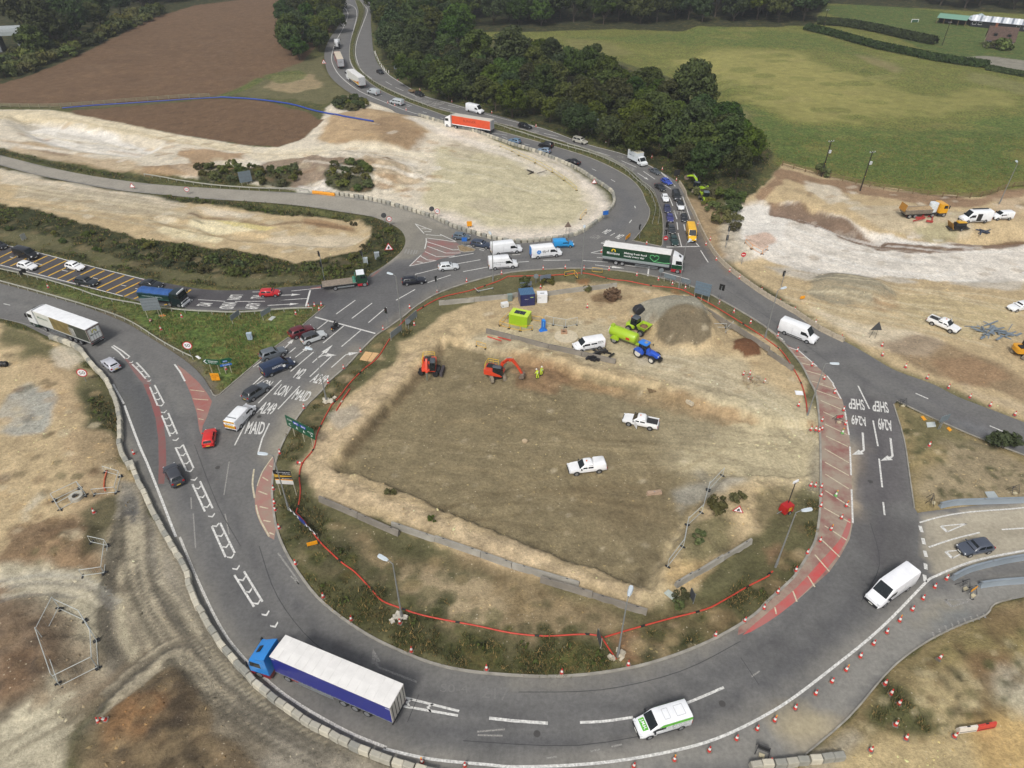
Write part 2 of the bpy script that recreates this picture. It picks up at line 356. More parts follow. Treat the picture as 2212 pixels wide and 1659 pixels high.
LAY=[
 # --- left: woods, ploughed field
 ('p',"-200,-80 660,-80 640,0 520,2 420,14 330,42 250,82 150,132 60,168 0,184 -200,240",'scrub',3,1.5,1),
 ('p',"-200,240 0,182 60,166 150,130 250,80 330,40 420,12 520,0 660,-40 740,-40 720,60 640,150 560,172 485,208 330,222 160,234 0,232 -200,226",'plough',2,0.8,1),
 ('p',"590,160 640,140 700,120 712,170 770,205 860,245 800,222 740,212 700,228 640,215 560,212 500,205",'verge',4,2.0,1),
 ('p',"590,165 690,160 700,190 640,205 570,190",'tan',6,3.0,.5),('p',"560,165 650,150 665,170 600,185",'grass',5,3,.7),
 ('s',"0,228 160,233 330,222 480,208",'verge',3.0,1.5,.9),('s',"485,207 530,190 560,172",'grass',4.0,2.0,.9),
 ('p',"-200,240 0,236 120,240 260,265 400,295 545,318 600,320 655,298 690,262 705,235 735,210 800,212 890,247 970,267 1060,300 1150,335 1230,370 1290,410 1312,448 1290,482 1230,507 1150,519 1050,510 940,470 850,442 740,421 640,412 500,398 400,388 250,367 100,342 0,322 -200,270",'chalk',3,1.2,1),
 ('p',"150,240 330,226 480,213 560,218 650,240 697,262 662,298 600,318 540,314 400,293 250,270 175,255",'plough',2.5,1.2,1),
 ('p',"-50,238 120,240 260,266 400,296 545,320 540,332 400,312 250,285 110,260 0,258",(204,188,150),3,1,.8),
 ('p',"40,262 120,266 260,292 340,318 300,340 180,325 70,300",'white',5,2.0,.7),('p',"30,255 70,255 90,268 55,272",'gravel',4,2,.7),
 ('p',"0,330 60,305 180,335 290,352 400,385 250,372 100,345 0,325",'tan',4,2.0,.75),('s',"20,308 90,325 140,335",'clay',2.0,2.0,.6),
 ('p',"375,325 450,318 540,330 530,345 440,350 380,342",'org',4,3.0,.85),('p',"290,362 420,358 560,365 610,385 520,395 400,388 330,380",'org',4,3,.65),
 ('p',"510,335 600,325 700,325 760,335 700,350 560,352",(214,200,168),4,2,.7),
 ('p',"560,352 640,345 740,350 800,365 790,400 640,410 560,395",'clay',4,3,.75),('p',"700,262 790,240 870,250 930,290 880,325 760,320 690,300",(170,140,96),6,4,.9),
 ('p',"810,268 860,262 930,300 900,330 830,320",'clay',6,4,.4),('s',"690,320 760,318 860,328 930,338",(216,204,176),4,3,.8),
 ('p',"790,350 880,365 900,395 850,410 800,400",'tan',5,4,.7),('p',"815,392 860,388 862,402 820,410",'org',4,2,.6),
 ('p',"955,318 1020,330 1120,350 1210,385 1258,425 1262,450 1230,475 1150,490 1060,492 980,470 900,435 930,395 950,360",(188,178,138),8,3,.85),
 ('p',"965,305 990,300 1040,330 1000,350 965,340",'gravel',4,2,.7),('p',"1000,440 1060,430 1090,455 1040,472",'gravel',5,3,.6),
 ('s',"1160,330 1230,372 1285,412 1305,448 1285,478 1230,502 1150,513 1050,503 960,470",(216,204,188),3.5,3,.8),('s',"890,262 1000,300 1110,340 1170,375",(220,210,194),4,3,.7),
 ('p',"640,420 720,412 735,405 700,398 650,405",'white',4,2,.5),('p',"430,374 500,368 560,372 565,396 520,402 440,395",'scrub',3,2.0,.95),
 ('p',"555,378 640,360 650,380 625,412 560,405",'scrub',3,2.5,.9),('p',"705,372 780,362 800,380 800,412 740,416 700,405",'scrub',3,2.5,.95),
 ('p',"725,215 770,212 790,232 765,243 730,238",'scrub',3,2.0,.9),('p',"0,325 60,338 180,365 300,385 330,396 200,378 100,358 0,333",'scrub',2,1.5,.85),
 # --- left: band between the slip road and the M2 approach
 ('p',"-200,322 0,360 100,382 200,402 300,418 400,430 553,440 680,456 790,472 835,487 862,505 868,525 850,555 796,592 695,610 553,620 475,622 362,606 200,572 0,520 -200,478",'scrub',2,0.8,1),
 ('p',"-200,325 0,365 100,388 200,408 300,424 400,440 553,450 680,462 770,475 802,492 800,515 770,540 720,556 660,566 640,572 590,555 540,545 470,540 400,528 300,512 200,488 110,465 60,450 -200,410",'beige',2.5,1.2,1),
 ('p',"0,366 120,390 240,412 400,440 560,455 540,465 380,452 220,432 80,410 0,400",'chalk',5,2,.75),('p',"60,400 200,418 340,440 420,460 400,478 300,470 160,440 60,420",'gravel',6,3,.75),
 ('p',"420,470 500,468 560,480 545,492 440,492 405,482",(222,210,168),3,1,.8),('p',"350,492 400,490 480,510 470,525 400,520 340,502",(220,206,162),3,1,.8),
 ('p',"440,464 520,472 590,484 570,490 500,480",(200,184,110),1.5,.5,.8),('p',"655,465 720,470 765,485 760,492 700,485 650,478",'org',3,1.5,.9),('s',"410,462 500,468 580,478 655,472 760,490",'clay',1.2,1.0,.6),
 ('p',"560,505 640,500 740,505 790,510 740,530 640,540 570,525",'chalk',6,3,.55),('p',"270,540 330,532 400,545 480,560 560,575 600,590 540,600 440,592 330,575",(46,54,32),3,2,.9),
 ('p',"-200,500 0,512 100,535 250,578 362,600 475,618 560,616 690,606 640,596 520,602 400,590 280,565 120,520 0,495",'verge',3,2,.85),
 # --- grass wedge between approach roads
 ('p',[(x,y) for x,y in o_m2S[6:]]+o_wdgE+o_wdgW[:-6],'grass',1.0,.4,1),('p',"300,690 400,680 520,700 640,690 560,760 470,820 430,780 350,730",'lush',8,5,.7),
 ('p',"702,661 640,690 600,740 540,780 500,825 520,800 620,725 690,668",'verge',2.5,1.2,.9),('s',"225,680 330,737 400,780 440,820 462,850",'mud',3.2,2.0,.9),('s',"0,614 120,645 225,680",'mud',2.5,1.5,.7),
 # --- left site
 ('p',"-200,690 0,700 60,718 130,750 200,800 235,850 256,920 258,985 290,1040 250,1140 235,1250 200,1250 0,1240 -200,1200",'beige',2,1,1),
 ('p',"0,700 60,712 120,740 190,790 215,840 250,900 258,1000 230,1040 190,1000 190,900 150,830 60,760 0,735",'verge',4,2.5,.95),('p',"190,850 250,880 258,960 245,1000 200,960",'scrub',5,3,.8),
 ('p',"80,790 150,780 175,830 160,900 110,870",'tan',6,4,.7),('p',"20,855 60,835 105,850 112,900 108,940 60,945 15,930 20,900 -10,900",(160,162,156),3,1.5,.85),('p',"120,760 170,775 150,800 110,790",'chalk',4,3,.7),
 ('p',"160,940 240,950 255,1020 240,1100 190,1120 160,1060",'tan',5,3,.7),('p',"60,1150 150,1140 230,1160 235,1235 120,1245 40,1230",'clay',5,3,.75),('p',"170,1110 245,1090 240,1180 195,1190",'scrub',4,2.5,.8),
 ('p',"30,1100 90,1060 110,1070 60,1140 25,1130",(196,186,160),3,2,.7),('p',"0,860 30,850 40,900 0,930",'gravel',4,3,.6),
 # --- haul road bottom left
 ('p',"262,1045 300,1050 340,1130 400,1230 440,1320 520,1420 640,1530 780,1620 900,1700 540,1760 420,1600 340,1500 230,1480 215,1400 225,1310 232,1250 250,1140",'dust',2,.8,1),
 ('p',"-300,1240 100,1225 235,1250 230,1320 215,1400 240,1490 150,1560 150,1800 -300,1800",(176,166,138),3,1.5,1),('p',"265,1050 300,1055 330,1120 300,1150 265,1110",(112,110,104),3,1.5,.9),('p',"262,1105 292,1100 298,1130 265,1135",(84,82,80),2,.5,.9),
 ('p',"250,1150 300,1140 300,1250 240,1250",(190,176,140),5,3,.5),('p',"240,1290 310,1260 380,1320 420,1420 480,1520 560,1620 480,1640 380,1500 290,1470 240,1400",(128,117,96),6,3,.85),
 ('s',"262,1130 250,1200 235,1280 225,1360 240,1420 270,1450 300,1460",(92,86,72),1.6,1.0,.7),('s',"300,1240 360,1290 410,1360 470,1440 560,1530 700,1620",(100,94,80),2.2,1.2,.7),('s',"290,1260 330,1330 400,1430 470,1520 560,1610",(140,128,104),2.2,1.5,.6),
 ('s',"160,1550 230,1500 300,1440 360,1400 400,1390",(118,104,82),2.4,1.2,.85),('s',"200,1570 270,1520 350,1450 395,1440",(104,98,82),1.8,1.2,.8),('s',"255,1290 268,1360 290,1420",(196,184,150),1.0,1.0,.6),('s',"275,1290 300,1340 340,1420",(190,178,146),.8,.8,.5),
 ('s',"160,1540 150,1580 200,1620 210,1700",(116,106,84),2.5,1.5,.5),
 ('p',"-50,1310 70,1312 140,1340 170,1420 110,1480 60,1520 -50,1570",'clay',5,3,.8),('p',"0,1420 90,1400 105,1450 60,1500 0,1530",(116,88,60),5,3,.7),('p',"110,1330 165,1335 185,1420 200,1480 150,1490 130,1400",(130,110,84),4,2,.6),
 ('p',"195,1640 210,1600 300,1520 345,1470 392,1455 440,1520 520,1610 600,1700 180,1720",(114,97,70),3,2,.95),('p',"200,1640 260,1580 330,1600 300,1680 190,1700",(128,108,76),6,4,.8),('p',"330,1500 385,1470 420,1540 380,1580 330,1560",(72,60,46),5,3,.7),('p',"280,1530 340,1530 320,1570 270,1570",(150,108,62),5,3,.7),
 # --- right side: field, site, chalk
 ('p',RF,'field',2,.5,1,2.0),('p',"1330,90 1500,110 1700,120 1850,170 1900,260 1800,300 1650,230 1480,150",'fieldy',30,14,.85,2),('p',"1640,130 1800,150 1980,200 2100,190 2212,210 2212,240 2050,260 1960,270 1850,240 1700,200",'fieldy',18,10,.7,2),
 ('p',"1580,220 1700,270 1850,275 1960,280 2212,260 2240,380 2000,410 1780,370 1640,330",'fieldd',20,8,.85,2),('p',"1240,72 1560,62 1760,75 1900,130 1760,110 1500,90",'fieldd',12,6,.6,2),('p',"1540,225 1600,245 1620,300 1650,340 1580,290",(132,118,80),14,8,.6,2),('p',"1850,120 1960,150 1940,165 1860,140",(134,116,76),14,8,.6,2),('p',"1320,155 1380,150 1500,180 1480,200 1400,195",(138,118,82),14,8,.4,2),('p',"1200,70 1340,80 1400,110 1250,110",(126,116,66),14,8,.5,2),('p',"2080,150 2212,180 2212,200 2060,170",(128,122,76),14,8,.5,2),
 ('p',"1740,15 1900,10 2060,30 2212,60 2400,60 2400,150 2212,165 2120,140 2000,110 1880,60",(84,104,48),4,1,1,2),('p',"2020,132 2212,154 2330,166 2330,146 2212,132 2120,122",(138,132,120),2,.6,.9,2),
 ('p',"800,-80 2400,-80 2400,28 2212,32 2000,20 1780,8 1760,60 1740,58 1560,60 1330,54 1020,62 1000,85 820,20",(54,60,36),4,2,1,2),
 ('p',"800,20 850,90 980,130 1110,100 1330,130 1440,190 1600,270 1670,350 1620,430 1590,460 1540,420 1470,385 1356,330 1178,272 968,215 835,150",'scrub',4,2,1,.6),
 ('p',"1478,385 1560,420 1600,450 1570,470 1520,440",'verge',3,2,.6),
 ('p',"1475,415 1540,440 1590,455 1665,395 1690,365 1780,395 1880,415 2010,437 2110,442 2330,405 2330,960 2212,908 2134,878 2069,852 2016,826 1934,796 1874,760 1824,732 1721,672 1621,610 1551,552 1511,480",'beige',2,1,1,.6),
 ('p',"1560,440 1600,455 1640,440 1700,440 1800,470 1880,500 2000,520 2212,520 2330,510 2330,600 2212,605 2000,600 1900,592 1760,585 1660,560 1600,540",'chalkw',2.5,1,1,.8),
 ('p',"1570,470 1640,430 1700,450 1690,520 1640,560 1560,560",'white',6,3,.55,.6),('p',"1660,428 1740,442 1830,474 1910,508 2000,518 2100,512 2240,498 2240,512 2100,528 2000,534 1900,526 1820,500 1740,470 1660,448",'clay',2,1.0,.9,1.6),
 ('p',"1640,425 1700,395 1790,412 1900,432 2020,445 2120,448 2240,420 2240,400 2100,432 2000,425 1870,405 1760,385 1680,362",(142,112,82),3,2,.9,2),('p',"1740,395 1800,410 1830,432 1790,440 1740,415",'chalk',4,2,.8,2),('p',"1830,440 1960,448 2100,470 2100,496 1990,500 1900,485 1850,465",(186,170,138),4,2,.85,2),('p',"1985,490 2060,485 2070,500 2020,508",(160,152,112),4,2,.8,2),('p',"2140,430 2212,430 2212,480 2140,475",(186,162,128),5,2,.8,2),
 ('p',"1470,425 1500,425 1560,455 1580,520 1570,560 1540,545 1510,485",'clay',3,2,.45),('p',"1560,480 1600,500 1620,560 1580,570 1550,530",'gravel',4,3,.7),('p',"1610,515 1660,510 1680,530 1650,548 1615,540",(190,150,120),3,1,.7),
 ('p',"1660,575 1800,585 2000,600 2212,608 2212,622 2000,618 1800,606 1680,592",(190,184,172),4,3,.7,.3),('p',"1755,605 1800,590 1870,605 1920,630 1880,650 1800,640 1760,625",(140,134,112),3,2,.85,.8),('p',"1860,640 1960,620 2100,640 2212,650 2212,720 2100,740 1980,700",(190,172,124),10,5,.6),('p',"1890,650 1920,648 1935,660 1900,668",'org',3,2,.6),
 ('p',"1690,620 1760,660 1860,700 1960,720 2020,740 1960,770 1860,740 1740,670",(206,192,164),5,3,.7),('p',"1900,745 2000,735 2080,765 2160,790 2212,830 2212,870 2100,830 1980,795",'clay',5,3,.55),('p',"2030,790 2100,780 2170,815 2130,840 2060,820",(152,118,82),5,3,.6),('p',"2090,840 2180,860 2212,880 2212,900 2100,865",(190,170,136),5,3,.6),
 ('s',"1640,625 1721,678 1824,742 1934,806 2016,836 2134,888 2330,965",'verge',3.0,2.0,.95),('s',"1560,565 1621,612 1700,662",'scrub',2.2,1.5,.8),
 # --- dirt triangle and bottom right
 ('p',"1925,866 2000,893 2084,930 2154,958 2212,980 2330,1030 2330,1066 2212,1084 2009,1108 1974,1104 1962,1029 1950,950",'straw',1,.5,1),('p',"1940,880 2030,910 2110,950 2160,975 2060,975 1990,1000 1965,1040 1950,950",'verge',5,3,.75),('p',"2040,950 2120,970 2212,1000 2212,1075 2080,1085 2010,1060",(156,140,108),8,4,.8),('p',"2080,940 2140,960 2130,980 2080,965",(96,90,76),4,2,.6),
 ('p',o_sr+pts("2500,1270 2500,1900 1400,1900 1700,1668"),'straw',1.5,.6,1),('p',"1739,1640 1834,1556 1860,1570 1880,1610 1830,1680 1740,1700",'gravel',3,1.5,.9),('p',"1860,1540 1909,1470 1960,1510 2000,1580 1930,1600 1880,1570",(78,82,46),4,2.5,.9),('p',"1960,1440 2040,1400 2130,1360 2212,1330 2212,1400 2080,1420 1990,1460",(140,126,74),5,3,.8),('p',"1980,1480 2080,1440 2100,1500 2060,1560 1990,1540",(176,158,112),6,4,.7),('p',"2090,1430 2170,1420 2190,1480 2130,1500",(120,92,58),5,3,.8),('p',"2060,1540 2150,1500 2160,1540 2090,1570",(112,98,66),5,3,.7),('p',"1700,1690 1850,1630 2000,1600 2212,1560 2400,1560 2400,1900 1650,1900",(190,168,118),4,2,.95),('p',"2150,1480 2212,1440 2260,1560 2180,1590",(190,184,160),5,3,.6),('p',"2160,1590 2212,1570 2240,1659 2150,1659",(196,158,84),8,4,.6),('p',"2140,1330 2212,1300 2212,1350 2140,1370",'clay',4,3,.5),
 # --- the island
 ('p',ISL_D,'verge',.3,.1,1),('p',"930,715 1000,660 1110,640 1200,610 1340,612 1480,640 1560,680 1660,740 1730,830 1765,930 1770,1030 1700,1100 1640,1160 1500,1270 1400,1310 1250,1290 1080,1230 900,1160 760,1100 670,1060 650,1000 690,930 760,860 840,790 870,745",'beige',2.5,1.5,1),
 ('p',PIT,'olive',1.2,.4,1),('p',"640,1150 720,1130 800,1140 900,1190 1060,1240 1200,1290 1380,1330 1500,1310 1450,1360 1300,1400 1100,1380 900,1350 760,1290 680,1220",(150,128,92),8,5,.75),('p',"860,1230 1000,1250 1050,1310 960,1340 880,1310",(176,156,118),6,4,.7),
 ('p',"610,1050 680,1110 790,1180 860,1250 760,1260 680,1220 630,1150",(72,74,44),5,3,.75),('p',"640,1240 720,1230 800,1290 900,1360 1050,1390 1200,1400 1320,1390 1290,1440 1100,1450 900,1420 740,1330",(78,78,44),5,3.5,.8),('p',"800,1150 960,1200 1100,1250 1060,1270 920,1230 800,1190",(82,80,46),4,2.5,.65),('p',"1130,1410 1250,1400 1300,1440 1200,1455",(88,98,46),5,3,.6),
 ('p',"1480,1320 1600,1260 1700,1180 1740,1100 1760,1080 1750,1170 1690,1260 1600,1340 1480,1400 1380,1430 1360,1380",(92,88,52),4,2.5,.85),('p',"1420,1350 1520,1310 1560,1340 1440,1400",(110,96,60),5,3,.6),('p',"1500,1120 1560,1090 1600,1110 1550,1190 1480,1230 1470,1180",(86,88,50),4,3,.7),('p',"1440,1240 1530,1200 1590,1190 1560,1240 1460,1275",(190,160,104),4,2,.7),('p',"1350,1285 1460,1280 1440,1320 1370,1320",(188,168,124),4,2,.7),('p',"1640,1080 1700,1060 1740,1080 1720,1140 1660,1200 1640,1150",(96,90,56),5,3,.7),
 ('p',"1320,1370 1365,1375 1372,1420 1335,1420",(142,108,74),3,1.5,.8),('p',"1645,1185 1680,1180 1690,1200 1660,1220",(134,104,72),3,1.5,.8),
 ('p',"640,1010 700,930 790,850 860,790 900,760 870,830 790,920 720,1000 760,1040 900,1090 1100,1170 1390,1280 1380,1310 1150,1240 900,1150 700,1070",(196,172,132),3,2,.85),('p',"720,900 770,880 780,905 740,925",(166,160,146),4,2,.6),
 ('p',"1000,640 1120,625 1200,635 1330,605 1420,620 1350,660 1200,680 1050,690",(178,156,116),5,3,.6),('p',"1010,735 1110,690 1300,690 1420,760 1500,780 1600,790 1700,870 1760,950 1640,930 1500,860 1300,800 1120,760",(182,168,134),8,4,.85),
 ('p',"1440,925 1560,905 1690,890 1770,940 1772,1030 1640,1020 1500,985",(188,174,136),16,6,.9),('p',"1110,772 1250,805 1400,840 1560,880 1640,905 1560,905 1400,868 1250,830 1110,800",(158,126,84),3,1.5,.75),('p',"1120,785 1190,785 1220,810 1170,835 1110,830",(136,106,72),4,2,.85),('p',"1440,1045 1520,1020 1600,1040 1560,1070 1500,1090 1470,1130",(158,154,140),4,3,.75),('p',"1250,1040 1420,1050 1500,1110 1450,1180 1330,1140",(108,92,62),12,6,.6),('p',"1220,830 1400,860 1560,900 1600,920 1480,930 1300,880",(136,124,92),10,5,.6),('s',"745,985 830,890 900,815 955,752",(106,88,60),1.2,1.0,.6),('s',"1405,1268 1470,1150 1520,1085",(196,176,132),1.6,1.2,.7),
 ('p',"1420,700 1470,688 1520,700 1535,742 1500,750 1450,746 1420,730",(114,102,78),1.5,.6,.95,.8),('p',"1365,665 1410,640 1460,632 1505,650 1530,690 1480,690 1420,695 1390,690",(152,148,130),3,1,.95,2.0),('p',"1578,745 1605,735 1637,745 1640,768 1608,776 1580,762",(112,74,44),1.2,.5,1),('p',"1270,640 1300,630 1335,640 1320,655 1280,655",(110,84,54),2.5,1,.8),('p',"1245,605 1275,602 1270,618 1250,616",(140,98,54),1.5,.5,.8),('p',"1445,625 1465,628 1470,640 1450,636",(142,104,60),1.5,.6,.8),('p',"1310,760 1400,765 1440,790 1380,795",(206,198,180),8,4,.6),
 ('p',"1730,900 1765,905 1768,925 1740,920",(140,100,56),2,1,.8),('p',"1760,960 1772,960 1772,1045 1755,1060",'dust',3,1,.6),
]
rng=random.Random(5)
for k in range(26):                        # wheel tracks criss-crossing the excavation floor and the right-hand site
    a=rng.uniform(-.5,.5);x,y=rng.uniform(960,1560),rng.uniform(860,1120);dx=rng.uniform(90,240)
    LAY.append(('s',[(x-dx,y-dx*a*.6),(x,y+rng.uniform(-15,15)),(x+dx,y+dx*a)] if 820<x-dx*.6 and x+dx<1640 else [(x,y),(x+60,y+20),(x+90,y+40)],rng.choice([(152,134,94),(108,94,64),(142,126,88),(116,100,68)]),rng.uniform(.35,.8),.5,.45))
for k in range(22):
    x,y=rng.uniform(1700,2150),rng.uniform(625,720);dx=rng.uniform(50,120)
    LAY.append(('s',[(x-dx,y-dx*.22),(x,y),(x+dx,y+dx*.25)],rng.choice([(204,192,160),(166,148,110),(196,178,138)]),rng.uniform(.4,.9),.6,.5,.2))
for k in range(18):
    x,y=rng.uniform(40,900),0;y=262+(x*.1)+rng.uniform(0,60);dx=rng.uniform(40,90)
    LAY.append(('s',[(x-dx,y-dx*.12),(x,y),(x+dx,y+dx*.16)],rng.choice([(218,206,176),(180,150,108),(226,216,196)]),rng.uniform(.8,1.6),1.2,.5))
for k in range(16):
    x,y=rng.uniform(950,1230),rng.uniform(340,480);dx=rng.uniform(40,90)
    LAY.append(('s',[(x-dx,y-dx*.3),(x,y),(x+dx,y+dx*.1)],rng.choice([(200,190,154),(168,158,120),(204,196,170)]),rng.uniform(.6,1.4),1.0,.45))
def ruts(s,offs,cols,wd,op,sd):
    r_=random.Random(sd);base=smooth(pts(s),3)
    for o in offs:
        pl=[]
        for i,q in enumerate(base):
            a,b=np.array(base[max(i-1,0)]),np.array(base[min(i+1,len(base)-1)]);d=(b-a)/(np.linalg.norm(b-a)+1e-9);k=o+r_.uniform(-2,2);pl.append((q[0]-d[1]*k,q[1]+d[0]*k))
        i0=r_.randrange(0,max(1,len(pl)//3));i1=r_.randrange(len(pl)*2//3,len(pl));LAY.append(('s',pl[i0:i1],r_.choice(cols),r_.uniform(*wd),.22,op))
DK,LT=[(92,86,72),(104,96,80),(84,80,70)],[(176,164,136),(160,150,126),(190,178,150)]
ruts("292,1060 300,1150 306,1240 340,1330 410,1425 500,1515 640,1605 780,1680",range(-44,40,7),DK+LT,(.3,.8),.55,1)
ruts("262,1120 248,1210 228,1300 226,1370 250,1420 300,1455",(-12,-7,-2,3,8),DK,(.3,.7),.7,2);ruts("170,1570 240,1510 310,1450 370,1405 420,1400",(-20,-14,-9,-3,3,10,18),DK+LT[:1],(.35,.8),.7,3);ruts("300,1240 350,1290 400,1350 450,1430",(-18,-10,0,8),LT+DK,(.3,.6),.6,4)
ruts("0,1275 100,1262 200,1280 260,1330",range(-24,26,8),[(150,148,138),(196,186,160),(128,124,114)],(.5,1.2),.55,5);ruts("0,1620 100,1560 190,1520",range(-40,40,13),[(198,188,158),(150,140,114)],(.5,1.0),.5,6)
ruts("1770,985 1640,965 1500,950 1350,945 1200,935 1050,925",range(-60,66,9),[(166,150,112),(118,104,76),(158,140,104),(126,112,82)],(.3,.6),.3,7);ruts("1770,960 1690,890 1600,840 1480,800 1330,770 1200,735",range(-24,30,9),[(200,188,156),(150,138,108)],(.4,.8),.5,8);ruts("1500,1240 1440,1130 1400,1010 1300,920 1150,870",range(-30,34,10),[(112,98,70),(150,134,98)],(.3,.6),.28,9);ruts("760,1005 900,990 1100,1010 1300,1070 1420,1180",range(-50,60,12),[(156,140,104),(114,100,72)],(.25,.5),.28,10);ruts("1000,760 960,850 900,950 850,1030",range(-24,40,10),[(156,140,104),(116,102,74)],(.25,.5),.25,16)
ruts("-50,246 120,250 260,274 400,304 560,326 720,326 860,332 1000,370",(-6,-3,0,3,6),[(222,210,180),(184,164,124)],(.5,.9),.6,11);ruts("60,270 160,290 300,322 420,350",range(-16,18,5),[(226,220,208),(190,178,150)],(.5,1.0),.5,12);ruts("0,400 120,420 260,440 400,462 560,478",range(-26,40,7),[(206,192,156),(160,146,116),(176,166,140)],(.4,.9),.5,13);ruts("1680,600 1800,622 1950,640 2100,652 2230,668",range(-22,80,8),[(206,192,156),(160,142,108),(196,180,140)],(.4,.8),.5,14);ruts("980,330 1080,360 1180,400 1230,440",range(-60,40,10),[(204,194,160),(170,158,122)],(.5,.9),.45,15);ruts("1640,470 1760,520 1900,556 2050,570 2230,572",range(-36,40,9),[(226,222,214),(188,180,166)],(.5,1.1),.5,17)
def blotch(poly,n,cols,r0,r1,op,sd,asp=1.0):
    """small patches of another soil or plant colour scattered over an area"""
    r_=random.Random(sd);pl=pts(poly) if isinstance(poly,str) else poly;a=np.array(pl);x0,y0=a.min(0);x1,y1=a.max(0);k=0
    X=np.array([r_.uniform(x0,x1) for _ in range(n*8)]);Y=np.array([r_.uniform(y0,y1) for _ in range(n*8)]);ok=sdist(X,Y,pl)>0
    for x,y in list(zip(X[ok],Y[ok]))[:n]:d=r_.uniform(.2,1)*asp;LAY.append(('s',[(x,y),(x+d*r_.uniform(2,9),y+r_.uniform(-3,3))],r_.choice(cols),r_.uniform(r0,r1),.5,op*r_.uniform(.6,1)))
VG=[(62,68,36),(70,74,40),(56,62,34),(84,88,46),(150,128,86),(168,146,106),(112,94,60)]
for sd_,pg in enumerate(("600,1060 680,1120 800,1200 900,1260 1060,1330 1250,1370 1330,1400 1300,1450 1100,1455 900,1425 740,1335 640,1240 592,1130","1480,1330 1600,1260 1700,1180 1760,1080 1765,1160 1700,1260 1590,1350 1470,1410 1380,1440 1370,1390","700,830 790,760 860,700 900,680 880,730 800,800 720,880 660,960 620,1010 605,990 640,910")):blotch(pg,(170,70,60)[sd_],VG[:4] if sd_==0 else VG,.5,2.2,.7,sd_,1.6)
blotch("700,1130 900,1190 1100,1260 1350,1330 1250,1360 1000,1320 850,1250",50,VG[4:]+VG[:2],.5,1.8,.6,5,1.5);blotch(PIT,120,[(190,176,144),(176,162,128),(112,98,70),(108,94,66)],.2,.7,.6,6,.8);blotch("930,715 1110,640 1340,612 1560,680 1730,830 1640,900 1400,830 1110,760",70,[(150,124,84),(200,186,154),(140,112,74),(206,194,166)],.4,1.6,.5,7,1.6)
blotch("1930,880 2084,940 2212,990 2212,1070 2010,1100 1965,1040",90,[(70,76,40),(64,68,38),(84,84,50),(178,160,122)],.3,1.0,.75,8);blotch("1840,1570 1960,1440 2150,1350 2212,1340 2212,1540 2000,1620",90,[(72,78,40),(66,62,40),(112,92,58),(186,170,126)],.3,1.1,.7,9);blotch("0,760 150,780 240,900 250,1020 200,1180 60,1230 0,1200",90,[(112,86,58),(96,84,56),(196,180,144),(76,78,46),(178,150,104)],.4,1.8,.6,10,1.5);blotch("0,1320 150,1340 170,1480 60,1560 0,1560",40,[(78,66,52),(132,108,78),(66,56,46)],.5,1.8,.6,11);blotch("210,1630 390,1460 560,1680 300,1700",60,[(78,64,46),(138,114,78),(70,60,48),(152,130,92)],.5,1.8,.55,12)
blotch("1600,460 1700,445 1880,505 2212,530 2212,600 1900,590 1660,560",60,[(186,176,160),(228,224,216),(168,150,124)],.6,2.0,.5,13,2.5);blotch("1700,400 1900,440 2200,440 2200,490 1900,490 1700,440",50,[(120,94,68),(206,196,174),(146,120,88)],.6,1.8,.55,14,2);blotch("40,250 400,300 620,330 860,260 940,300 1000,330 900,430 640,400 300,370 40,310",120,[(180,146,98),(224,216,200),(150,116,76),(206,190,154),(136,106,72)],.7,3.0,.5,15,3);blotch("20,380 400,445 790,480 780,530 640,560 300,505 20,430",90,[(206,192,156),(160,134,92),(176,162,132),(216,206,180)],.6,2.2,.5,16,3);blotch("0,470 300,525 640,590 860,520 850,550 690,605 360,600 0,510",90,[(104,98,62),(48,56,30),(124,108,72),(88,92,50)],.6,2.2,.6,17,2);blotch("300,680 520,690 660,680 560,770 470,840 400,770",70,[(112,116,58),(76,94,40),(128,120,70),(84,104,46)],.5,1.8,.5,18,1.5)
blotch("1300,75 1760,75 1960,150 2212,190 2212,380 1800,370 1620,260",110,[(124,126,60),(96,112,50),(142,132,72),(84,106,46)],2.5,8,.35,19,7);blotch("20,200 300,90 520,20 640,30 600,110 480,200 160,225",90,[(122,94,64),(98,74,52),(114,90,66)],2.0,7,.35,20,7)
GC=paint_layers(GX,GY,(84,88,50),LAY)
GC0=GC.copy()
lum=GC.mean(-1,keepdims=True);GC=lum+(GC-lum)*0.84
n1=fbm(GX,GY,0.05,3);n2=fbm(GX,GY,0.45,4);n3=fbm(GX*1.0,GY*1.0,1.35,2);n4=fbm(GX+GY*.3,GY*3.0,0.22,3)
GC*=np.clip(1+0.18*n1+(0.20+.35*bank)*n2+(0.20+.3*bank)*n3+0.09*n4,.4,1.6)[..., None]
# greenness drives the grass look of the shader
grn=np.clip((GC0[...,1]-GC0[...,0]*0.93)/(GC0[...,1]+1e-4)*6,0,1)
brightness=GC.mean(-1)
ny,nx=GX.shape
gv=np.stack([GX,GY,H],-1).reshape(-1,3).astype(np.float32)
idx=np.arange(ny*nx).reshape(ny,nx)
gf=np.stack([idx[:-1,:-1],idx[:-1,1:],idx[1:,1:],idx[1:,:-1]],-1).reshape(-1,4)
def fast_mesh(name,v,quads):
    me=bpy.data.meshes.new(name);me.vertices.add(len(v));me.vertices.foreach_set("co",v.ravel())
    me.loops.add(quads.size);me.loops.foreach_set("vertex_index",quads.ravel().astype(np.int32))
    me.polygons.add(len(quads));me.polygons.foreach_set("loop_start",np.arange(0,quads.size,quads.shape[1],dtype=np.int32))
    me.polygons.foreach_set("use_smooth",np.ones(len(quads),bool));me.update(calc_edges=True); return me
gme=fast_mesh("ground",gv,gf)
